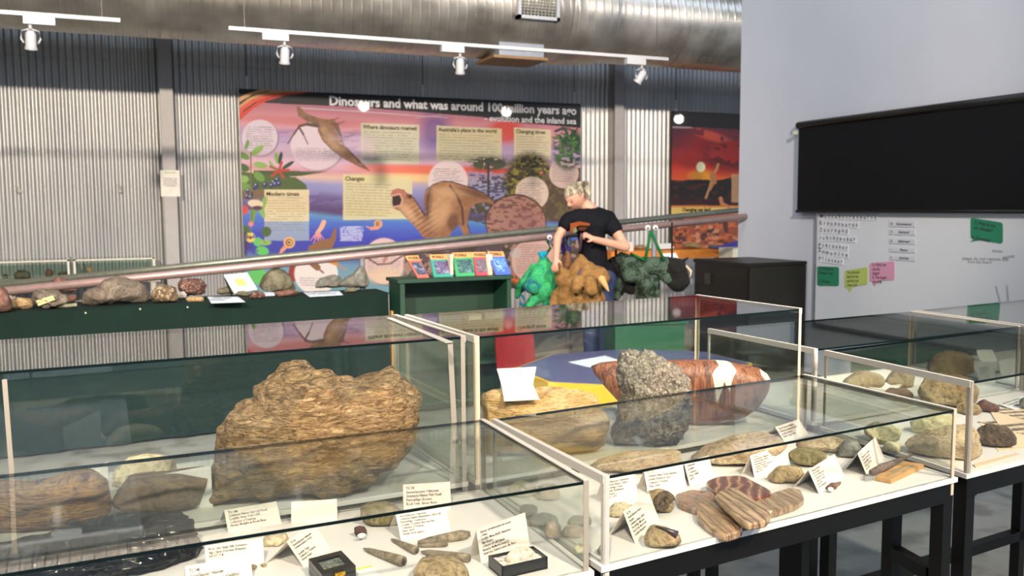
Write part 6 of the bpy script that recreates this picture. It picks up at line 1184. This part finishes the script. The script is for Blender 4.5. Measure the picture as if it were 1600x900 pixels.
cr('tan pointed rock behind the white dish in the back right case', [(1380, 600), (1388, 586), (1402, 572), (1418, 574), (1432, 588), (1430, 604), (1405, 608)], (1405, 608), 0.11, R_GRE, GR)
cr('large green-brown boulder in the back right case', [(1424, 618), (1430, 600), (1445, 590), (1470, 584), (1500, 585), (1520, 594), (1532, 610), (1528, 630), (1500, 640), (1450, 634)], (1478, 640), 0.15, R_GRE, GR, sub=5)
cr('brown rounded rock in the middle of the back right case', [(1446, 575), (1456, 560), (1475, 548), (1500, 548), (1520, 560), (1525, 580), (1500, 592), (1465, 590)], (1486, 598), 0.13, R_GRE, GR)
cr('flat reddish stone right of the white dish', [(1375, 618), (1385, 608), (1410, 606), (1430, 612), (1428, 624), (1400, 628)], (1402, 628), 0.08, R_RED, GR, sub=3)
q = atz(1381, 609, ZB); mb = MB(); mb.lathe([(0.0, 0.004), (0.05, 0.005), (0.07, 0.016), (0.075, 0.018), (0.07, 0.012), (0.05, 0.0), (0.0, 0.0)], 28, Matrix.Translation((q[0], q[1], ZB)) @ Matrix.Scale(0.62, 4, (0, 1, 0))); tag(obj('white_dish', mb, plain('white_china', (226, 226, 222), 0.2, coat=0.4), smooth=True, origin=(q[0], q[1], ZB)), 'oval white dish between the rocks in the back right case', 'dish')
for quad, lb_ in (([(1525, 541), (1551, 540), (1559, 550), (1533, 551)], 'upper tilted white card standing in the back right case'), ([(1560, 557), (1586, 553), (1588, 570), (1564, 571)], 'white card standing nearest the right post of the back right case'), ([(1526, 568), (1554, 566), (1556, 582), (1530, 584)], 'white card standing in front of the brown rounded rock')):
    b0 = atz(quad[3][0], quad[3][1]+14, ZB); D = float((b0-CAM)@FW); P4 = [atd(x, y+6, D) for x, y in quad]; P4[3][2] = P4[2][2] = ZB+0.0005
    t = thing('white_card', lb_, 'card', tuple(P4[3])); quad_slab('card', P4, 0.0015, M_PAPER, t)
# ================================================================ soft bodies: capsules melted into one skin
def melt(name, parts, voxel, mat, parent=None, origin=None, smooth_it=6, extra=None, wob=0.0, wfr=8.0):
    """parts: list of (p0, p1, r0, r1) in world space"""
    mb = MB(); S, Fc = sphere(2)
    for p0, p1, r0, r1 in parts:
        p0, p1 = Vector([float(c) for c in p0]), Vector([float(c) for c in p1]); L = (p1-p0).length
        n = max(1, int(L/(min(r0, r1)*0.35+1e-4))); n = min(n, 40)
        for i in range(n+1):
            t = i/n; c = p0.lerp(p1, t); r = r0+(r1-r0)*t
            mb.add([(c.x+s[0]*r, c.y+s[1]*r, c.z+s[2]*r) for s in S], Fc)
    if extra: mb.add(extra[0], extra[1])
    base = world_of(parent) if parent is not None else Vector([float(c) for c in origin])
    me = bpy.data.meshes.new(name+'_raw'); me.from_pydata([tuple(Vector(v)-base) for v in mb.v], [], mb.f); me.update()
    o = bpy.data.objects.new('raw', me); COL.objects.link(o)
    r = o.modifiers.new('r', 'REMESH'); r.mode = 'VOXEL'; r.voxel_size = voxel
    s = o.modifiers.new('s', 'SMOOTH'); s.factor = 0.5; s.iterations = smooth_it
    dg = bpy.context.evaluated_depsgraph_get(); m2 = bpy.data.meshes.new_from_object(o.evaluated_get(dg)); bpy.data.objects.remove(o); bpy.data.meshes.remove(me)
    if wob:
        for v in m2.vertices:
            k = noise.fractal(v.co*wfr, 1.0, 2.0, 3); v.co += v.normal*k*wob
    m2.materials.clear(); m2.materials.append(mat); m2.polygons.foreach_set('use_smooth', [True]*len(m2.polygons)); m2.name = name
    o = link(name, m2, parent)
    if parent is None: o.location = base
    return o
# ================================================================ the person
PD = 7.35
def J(px, py, dd=0.0): return atd(px, py, PD+dd)
SC = FPX/PD
r_ = lambda p: p/SC
M_SKIN = plain('skin', (196, 146, 124), 0.55, var=0.05, vs_=20); M_SHIRT = plain('black_cotton', (9, 11, 18), 0.85, var=0.2, vs_=9, bump=0.3); M_JEANS = plain('blue_denim', (46, 58, 92), 0.8, var=0.15, vs_=14, bump=0.2)
M_HAIR = rockmat('blonde_hair', [(50, 42, 34), (128, 116, 94), (186, 178, 156), (92, 78, 60)], 16, (1, 1, 0.35), 0.5, rough=0.5, dist=0.4, fine=60)
feet = (J(925, 608)+J(948, 610))/2; person = thing('person', 'person with blonde ponytail in black t-shirt and jeans looking down at the plush toys', 'person', (feet[0], feet[1], 0))
Z0 = lambda p, z=0.0: np.array([p[0], p[1], z])
# head, turned to our left and bent down
hc = J(899, 308, -0.04); fwdv = -0.62*RX-0.66*UP-0.52*FW; fwdv /= np.linalg.norm(fwdv); hx = np.cross(fwdv, np.array([0, 0, 1.0])); hx /= np.linalg.norm(hx)
upv = np.cross(hx, fwdv); upv /= np.linalg.norm(upv)
S, Fc = sphere(4); Hh = []
for s in S:
    a, f, u = s  # a = to the side, f = forward, u = up
    x = a*0.076*(1-0.22*max(0, -u)*max(0, f)); y = f*0.094; z = u*0.112
    if f > 0 and u < 0: y -= 0.012*(-u); x *= 1-0.12*(-u)
    g = lambda ca, cu, wa, wu: math.exp(-((a-ca)/wa)**2-((u-cu)/wu)**2)*(1 if f > 0 else 0)
    y += 0.026*g(0, -0.12, 0.12, 0.16)+0.012*g(0, 0.05, 0.09, 0.22)+0.007*g(0, -0.50, 0.26, 0.07)+0.005*g(0, -0.60, 0.22, 0.06)+0.012*g(0, -0.86, 0.30, 0.14)+0.006*g(0, 0.30, 0.5, 0.12)
    y -= 0.013*(g(0.33, 0.1, 0.17, 0.12)+g(-0.33, 0.1, 0.17, 0.12)); x += (0.006*g(0.55, -0.2, 0.2, 0.25)-0.006*g(-0.55, -0.2, 0.2, 0.25))
    Hh.append(tuple(hc+hx*x+fwdv*y+upv*z))
HP = lambda x, y, z: hc+hx*x+fwdv*y+upv*z
sR, sL = J(888, 343, -0.06), J(950, 341, 0.04); nb = J(921, 326, 0.0); pel = J(931, 444, 0.0)
wR, eR = J(869, 404, -0.18), J(871, 372, -0.10); eL, wL = J(977, 386, -0.10), J(928, 374, -0.24)
parts = [(HP(0, -0.03, -0.05), nb, 0.052, 0.055), (nb, J(922, 345), 0.06, 0.09), (J(922, 345), J(926, 385), 0.105, 0.10), (J(926, 385), J(930, 420), 0.10, 0.10), (J(930, 420), pel, 0.095, 0.095),
         (J(905, 340, -0.03), sR, 0.06, 0.052), (J(938, 338, 0.02), sL, 0.065, 0.056), (sR, eR, 0.046, 0.036), (eR, wR, 0.037, 0.025), (sL, eL, 0.052, 0.040), (eL, wL, 0.041, 0.027)]
kR, kL = Z0(J(923, 530, -0.03), 0.49), Z0(J(946, 530, 0.02), 0.49); aR, aL = Z0(J(925, 600), 0.08), Z0(J(949, 600, 0.03), 0.08)
hR, hL = J(920, 448, -0.02), J(942, 448, 0.02); fdir = Z0(fwdv)/np.linalg.norm(fwdv[:2])
parts += [(hR, kR, 0.075, 0.052), (kR, aR, 0.054, 0.036), (hL, kL, 0.075, 0.052), (kL, aL, 0.054, 0.036)]
def hand(w, d, nrm, curl, r=0.0085):
    """palm with four unequal fingers and a thumb from its side"""
    d = d/np.linalg.norm(d); s = np.cross(d, nrm); s /= np.linalg.norm(s); out = [(w, w+d*0.05, 0.022, 0.021)]
    for k in (-1, 0, 1): out.append((w+d*0.02+s*0.012*k, w+d*0.065+s*0.017*k, 0.014, 0.012))
    for k, L in enumerate((0.062, 0.074, 0.070, 0.052)):
        b = w+d*0.075+s*(k-1.5)*0.0185; q = b; a = 0.25
        for j in range(3): a += curl*(0.55+0.25*j); q2 = q+(d*cos(a)+nrm*sin(a))*L*(0.44, 0.32, 0.24)[j]; out.append((q, q2, r*(1-0.1*j), r*(0.92-0.1*j))); q = q2
    tb = w+d*0.018+s*0.024; t2 = tb+(d*0.6+s*0.6+nrm*0.4)*0.034; t3 = t2+(d*0.8+nrm*0.7-s*0.1)*0.028; out += [(tb, t2, 0.0115, 0.010), (t2, t3, 0.010, 0.008)]; return out
parts += hand(wR, J(867, 414, -0.2)-wR, FW*0.8+RX*0.6, 0.45) + hand(wL, J(909, 363, -0.27)-wL, -UP*0.7+FW*0.5, 0.75)
for s_ in (-1, 1): parts.append((HP(s_*0.074, -0.006, -0.01), HP(s_*0.08, -0.014, 0.016), 0.012, 0.014))
body = melt('body', parts, 0.0065, M_SKIN, person, extra=(Hh, Fc), smooth_it=3)
# clothes
sh_parts = [(J(921, 331), J(922, 345), 0.06, 0.112), (J(922, 345), J(926, 385), 0.122, 0.118), (J(926, 385), J(930, 432), 0.118, 0.125), (J(908, 338, -0.03), sR, 0.070, 0.060), (sR, sR*0.72+eR*0.28, 0.060, 0.062), (J(934, 336, 0.02), sL, 0.072, 0.068), (sL, sL*0.62+eL*0.38, 0.068, 0.072),
            (J(912, 352, -0.05), J(934, 352, -0.02), 0.092, 0.092), (J(915, 425, -0.03), J(944, 425, 0.03), 0.10, 0.10), (J(908, 345), J(940, 345), 0.09, 0.09)]
melt('t_shirt', sh_parts, 0.010, M_SHIRT, person, smooth_it=5, wob=0.006, wfr=9)
jp = [(J(922, 436, -0.02), J(942, 436, 0.02), 0.118, 0.118), (hR, kR, 0.098, 0.070), (kR, Z0(aR, 0.06), 0.068, 0.058), (hL, kL, 0.098, 0.070), (kL, Z0(aL, 0.06), 0.068, 0.058)]
melt('jeans', jp, 0.011, M_JEANS, person, smooth_it=4, wob=0.005, wfr=12)
for a_ in (aR, aL): melt('shoe', [(Z0(a_, 0.045), Z0(a_+fdir*0.15, 0.035), 0.045, 0.036)], 0.009, plain('dark_shoe', (40, 38, 40), 0.6), person)
# hair: a cap swept back to a high ponytail
S, Fc = sphere(4); cap = []; keep = []
for i, s in enumerate(S):
    a, f, u = s; k = 1.10+0.03*noise.noise(Vector((a*9, f*3, u*3))); line = 0.30-0.55*(-f if f < 0 else 0)*1.5+(0.25 if f > 0.5 else 0)
    ok = u > (0.46 if f > 0.3 else (0.10 if f > -0.15 else -0.55)); keep.append(ok); cap.append(HP(a*0.076*k, f*0.094*k-0.003, u*0.112*k+0.003))
Fk = [f for f in Fc if all(keep[i] for i in f)]; used = sorted({i for f in Fk for i in f}); mp_ = {j: i for i, j in enumerate(used)}
o_v = [tuple(cap[i]) for i in used]; i_v = [tuple(hc+(np.array(cap[i])-hc)*0.86) for i in used]; n = len(used)
ed = {}
for f in Fk:
    for a, b in zip(f, f[1:]+f[:1]): ed[(a, b)] = ed.get((b, a), 0); 
rim = [e for e in ed if (e[1], e[0]) not in ed]
mb = MB(); mb.add(o_v+i_v, [tuple(mp_[i] for i in f) for f in Fk]+[tuple(mp_[i]+n for i in f)[::-1] for f in Fk]+[(mp_[a], mp_[a]+n, mp_[b]+n, mp_[b])[::-1] for a, b in rim]); obj('hair', mb, M_HAIR, person, smooth=True)
kn = HP(0, -0.085, 0.075); melt('ponytail', [(HP(0, -0.07, 0.06), kn, 0.026, 0.022), (kn, J(915, 288, 0.04), 0.022, 0.032), (J(915, 288, 0.04), J(919, 304, 0.05), 0.034, 0.030), (J(919, 304, 0.05), J(918, 318, 0.05), 0.028, 0.010)], 0.008, M_HAIR, person, wob=0.008, wfr=20)
for s_ in (-1, 1):
    mb = MB(); c = HP(s_*0.027, 0.086, 0.008); mb.add([tuple(c+hx*0.013*cos(t)+upv*0.0035*sin(t)+fwdv*0.003*(1 if k % 2 else 1)) for k, t in enumerate([i*PI/5 for i in range(10)])]+[tuple(c-fwdv*0.012)], [tuple(range(10))]+[(i, (i+1) % 10, 10) for i in range(10)]); obj('eyelid', mb, plain('lash_brown', (80, 54, 46), 0.6), person)
mb = MB(); c = HP(0, 0.092, -0.058); mb.add([tuple(c+hx*0.02*cos(t)+upv*0.005*sin(t)) for t in [i*PI/5 for i in range(10)]]+[tuple(c-fwdv*0.014)], [tuple(range(10))]+[(i, (i+1) % 10, 10) for i in range(10)]); obj('lips', mb, plain('lips', (170, 96, 88), 0.5), person)
# shirt print: orange and green dinosaur drawing
def badge(name, pts, colr, dd):
    P = [J(x, y, dd) for x, y in pts]; n = len(P); mb = MB(); mb.add([tuple(p) for p in P]+[tuple(p+FW*0.02) for p in P], [tuple(range(n)), tuple(range(2*n-1, n-1, -1))]+[(i, i+n, (i+1) % n+n, (i+1) % n) for i in range(n)]); obj(name, mb, plain(name, colr, 0.85), person)
badge('print_orange', [(891, 349), (905, 346), (922, 349), (921, 353), (906, 352), (896, 357), (897, 364), (891, 362)], (120, 60, 26), -0.152); badge('print_green', [(894, 356), (900, 354), (902, 362), (897, 364)], (96, 112, 90), -0.150); badge('print_dark', [(905, 354), (918, 355), (914, 360), (903, 360)], (70, 34, 20), -0.150)
q = aty(985, 385, YO+0.12); mb = MB(); mb.lathe([(0.0, 0), (0.045, 0), (0.055, 0.12), (0.05, 0.12), (0.04, 0.01), (0.0, 0.01)], 16, Matrix.Translation((q[0], q[1], za_))); tag(obj('white_cup', mb, plain('cup_white', (232, 222, 210), 0.6), origin=(q[0], q[1], za_)), 'small white cup on the orange table by the elbow of the person', 'cup')
# ================================================================ plush toys hanging on the rail
TD = 7.48
def T(px, py, dd=0.0): return atd(px, py, TD+dd)
TS = FPX/TD
def toy(name, label, parts, mat, extras=(), wob=0.010, cord=None):
    if name == 'tan_plush': parts = [((a[0], a[1], a[2]-0.10), (b[0], b[1], b[2]-0.10), ra, rb) for a, b, ra, rb in parts]; extras = [(nm, [((a[0], a[1], a[2]-0.10), (b[0], b[1], b[2]-0.10), ra, rb) for a, b, ra, rb in pp], m_) for nm, pp, m_ in extras]
    P = [(T(*a), T(*b), ra/TS, rb/TS) for a, b, ra, rb in parts]; c = P[0][0]
    t = thing(name, label, 'plush toy', tuple(c), 'plush toys hanging on the handrail'); melt('plush_body', P, 0.011, mat, t, wob=wob, wfr=14, smooth_it=2)
    for nm, pp, m_ in extras: melt(nm, [(T(*a), T(*b), ra/TS, rb/TS) for a, b, ra, rb in pp], 0.008, m_, t, smooth_it=2)
    if cord:
        for pts, r, m_ in cord: mb = MB(); mb.tube([tuple(T(*p)) for p in pts], r, 8); obj('strap', mb, m_, t, smooth=True)
    return t
P_GRN = rockmat('green_turquoise_plush', [(24, 96, 120), (34, 146, 100), (60, 178, 104), (38, 124, 124)], 9, bump=0.5, rough=0.95, dist=0.8); P_TAN = rockmat('golden_tan_plush', [(112, 80, 38), (142, 106, 58), (160, 124, 76)], 7, bump=0.5, rough=0.95)
P_DG = rockmat('dark_green_plush', [(8, 18, 12), (26, 44, 30), (76, 98, 84), (14, 28, 20)], 10, bump=0.6, rough=0.95); P_BK = rockmat('black_plush', [(4, 5, 4), (10, 11, 10), (20, 22, 19)], 14, bump=0.8, rough=0.95); P_TQ = plain('turquoise_plush', (26, 140, 170), 0.9); P_PU = plain('purple_webbing', (92, 74, 82), 0.8); P_GS = plain('green_webbing', (22, 96, 50), 0.7); P_EYE = plain('white_eye', (226, 226, 228), 0.2, coat=0.5); P_PUP = plain('black_pupil', (10, 10, 12), 0.2)
def eyes(t, pts):
    for x, y in pts:
        mb = MB(); c = T(x, y, -0.12); S, Fc = sphere(3); mb.add([tuple(c+s*0.024) for s in S], Fc); e = obj('toy_eye', mb, P_EYE, t, smooth=True)
        mb = MB(); c2 = c-FW*0.018-UP*0.004; mb.add([tuple(c2+s*0.010) for s in S], Fc); obj('pupil', mb, P_PUP, e, smooth=True)
t = toy('green_plush', 'bright green and turquoise plush dinosaur hanging left of the person', [((848, 402, 0), (852, 425, 0), 6, 15), ((852, 425, 0), (850, 452, 0), 18, 21), ((856, 445, 0.02), (862, 470, 0), 17, 9), ((842, 420, -0.04), (828, 447, -0.08), 9, 11), ((828, 447, -0.08), (834, 452, -0.10), 12, 9), ((836, 420, 0), (814, 448, 0.03), 9, 9), ((814, 448, 0.03), (808, 464, 0.03), 8, 4), ((843, 460, -0.02), (826, 479, -0.02), 11, 8), ((860, 468, 0), (848, 488, 0), 9, 7)], P_GRN,
    extras=[('toy_scarf', [((844, 396, -0.02), (853, 396, -0.02), 4, 4), ((846, 398, -0.03), (849, 404, -0.03), 4, 3)], P_TQ), ('toy_claws', [((816, 462, 0), (820, 470, 0), 2.5, 1.5), ((814, 474, 0), (818, 478, 0), 3, 2)], P_TQ)], cord=[([(858, 368, -0.02), (856, 378, -0.02), (860, 388, -0.02), (852, 398, -0.02)], 0.012, P_GS)])
eyes(t, [(859, 371)])
t = toy('tan_plush', 'golden tan plush horned dinosaur held on a strap in front of the person', [((907, 400, -0.1), (910, 425, -0.1), 4, 20), ((908, 432, -0.1), (918, 440, -0.12), 22, 26), ((920, 428, -0.14), (938, 434, -0.16), 19, 16), ((940, 434, -0.18), (950, 453, -0.20), 8, 2.4), ((892, 446, -0.14), (884, 466, -0.1), 15, 18), ((900, 462, -0.05), (924, 468, -0.05), 28, 24), ((876, 462, -0.08), (868, 476, -0.08), 14, 11), ((922, 440, -0.26), (924, 452, -0.28), 11, 10), ((903, 438, -0.25), (900, 450, -0.27), 9, 9), ((880, 436, -0.1), (876, 416, -0.1), 14, 4)], P_TAN,
    extras=[('toy_strap_band', [((900, 442, -0.25), (908, 420, -0.2), 2.6, 2.6)], P_PU), ('toy_horn', [((940, 436, -0.30), (946, 446, -0.32), 6, 4), ((946, 446, -0.32), (951, 455, -0.33), 4, 1.5)], plain('pale_tan_felt', (190, 156, 104), 0.9)), ('toy_eye_patch', [((922, 437, -0.24), (923, 438, -0.24), 2.0, 2.0)], P_PUP)], cord=[([(909, 366, -0.36), (907, 384, -0.25), (905, 402, -0.12)], 0.012, P_PU)])
toy('brown_plush', 'small brown plush toy peeking between the green and the tan plush toys', [((886, 396, 0.0), (884, 412, 0.0), 5, 9), ((884, 412, 0), (874, 420, 0), 9, 9)], rockmat('brown_plush', [(96, 62, 40), (130, 92, 62), (150, 112, 80)], 9, rough=0.95), cord=[([(880, 370, 0), (886, 396, 0)], 0.01, P_PU)])
toy('purple_plush', 'small purple-blue plush toy hanging behind the arm of the person', [((881, 384, 0.06), (884, 392, 0.06), 6, 7)], plain('purple_fur', (56, 50, 140), 0.95), cord=[([(880, 366, 0.06), (881, 384, 0.06)], 0.01, P_PU)])
t = toy('dark_green_plush', 'large dark green plush dinosaur hanging right of the person on green straps with googly eyes', [((972, 404, 0), (1000, 414, 0), 11, 12), ((1000, 414, 0), (1036, 416, 0), 13, 16), ((978, 408, -0.03), (984, 432, -0.05), 12, 11), ((998, 424, -0.05), (1010, 448, -0.08), 13, 12), ((1010, 448, -0.08), (1016, 462, -0.08), 11, 8), ((1036, 418, -0.02), (1044, 436, -0.04), 15, 10), ((1000, 440, 0.05), (1003, 466, 0.05), 12, 9), ((1020, 440, 0.02), (1026, 462, 0.02), 10, 7), ((966, 440, 0.04), (962, 462, 0.05), 9, 8)], P_DG,
    cord=[([(1017, 360, -0.10), (1013, 382, -0.09), (1008, 406, -0.08)], 0.013, P_GS), ([(1017, 360, -0.10), (1026, 382, -0.09), (1038, 408, -0.08)], 0.013, P_GS), ([(985, 396, -0.04), (1000, 403, -0.08), (1010, 408, -0.08)], 0.010, P_GS)])
eyes(t, [(1012, 356), (1024, 356)])
toy('black_plush', 'black horned plush bull hanging at the right end of the plush toys', [((1054, 422, -0.02), (1058, 440, -0.02), 20, 17), ((1060, 432, -0.02), (1070, 440, -0.05), 16, 10), ((1044, 408, 0.06), (1062, 414, 0.06), 8, 9)], P_BK, extras=[('toy_horn', [((1062, 412, 0.03), (1076, 402, 0.0), 4.5, 1.2)], P_BK), ('toy_horn_pale', [((1072, 416, 0.08), (1080, 424, 0.08), 2.6, 2.2), ((1080, 424, 0.08), (1078, 434, 0.08), 2.2, 1.2)], plain('bone_white', (206, 190, 160), 0.7))], wob=0.014, cord=[([(1050, 348, 0.1), (1050, 408, 0.06)], 0.008, P_BK)])
toy('black_plush_tail', 'black shaggy plush toy hanging between the person and the dark green plush', [((960, 412, 0.08), (975, 428, 0.08), 12, 16), ((975, 428, 0.08), (985, 450, 0.08), 16, 11), ((962, 425, 0.1), (966, 455, 0.1), 11, 10)], P_BK, wob=0.014, cord=[([(963, 356, 0.06), (962, 408, 0.08)], 0.010, P_BK)])
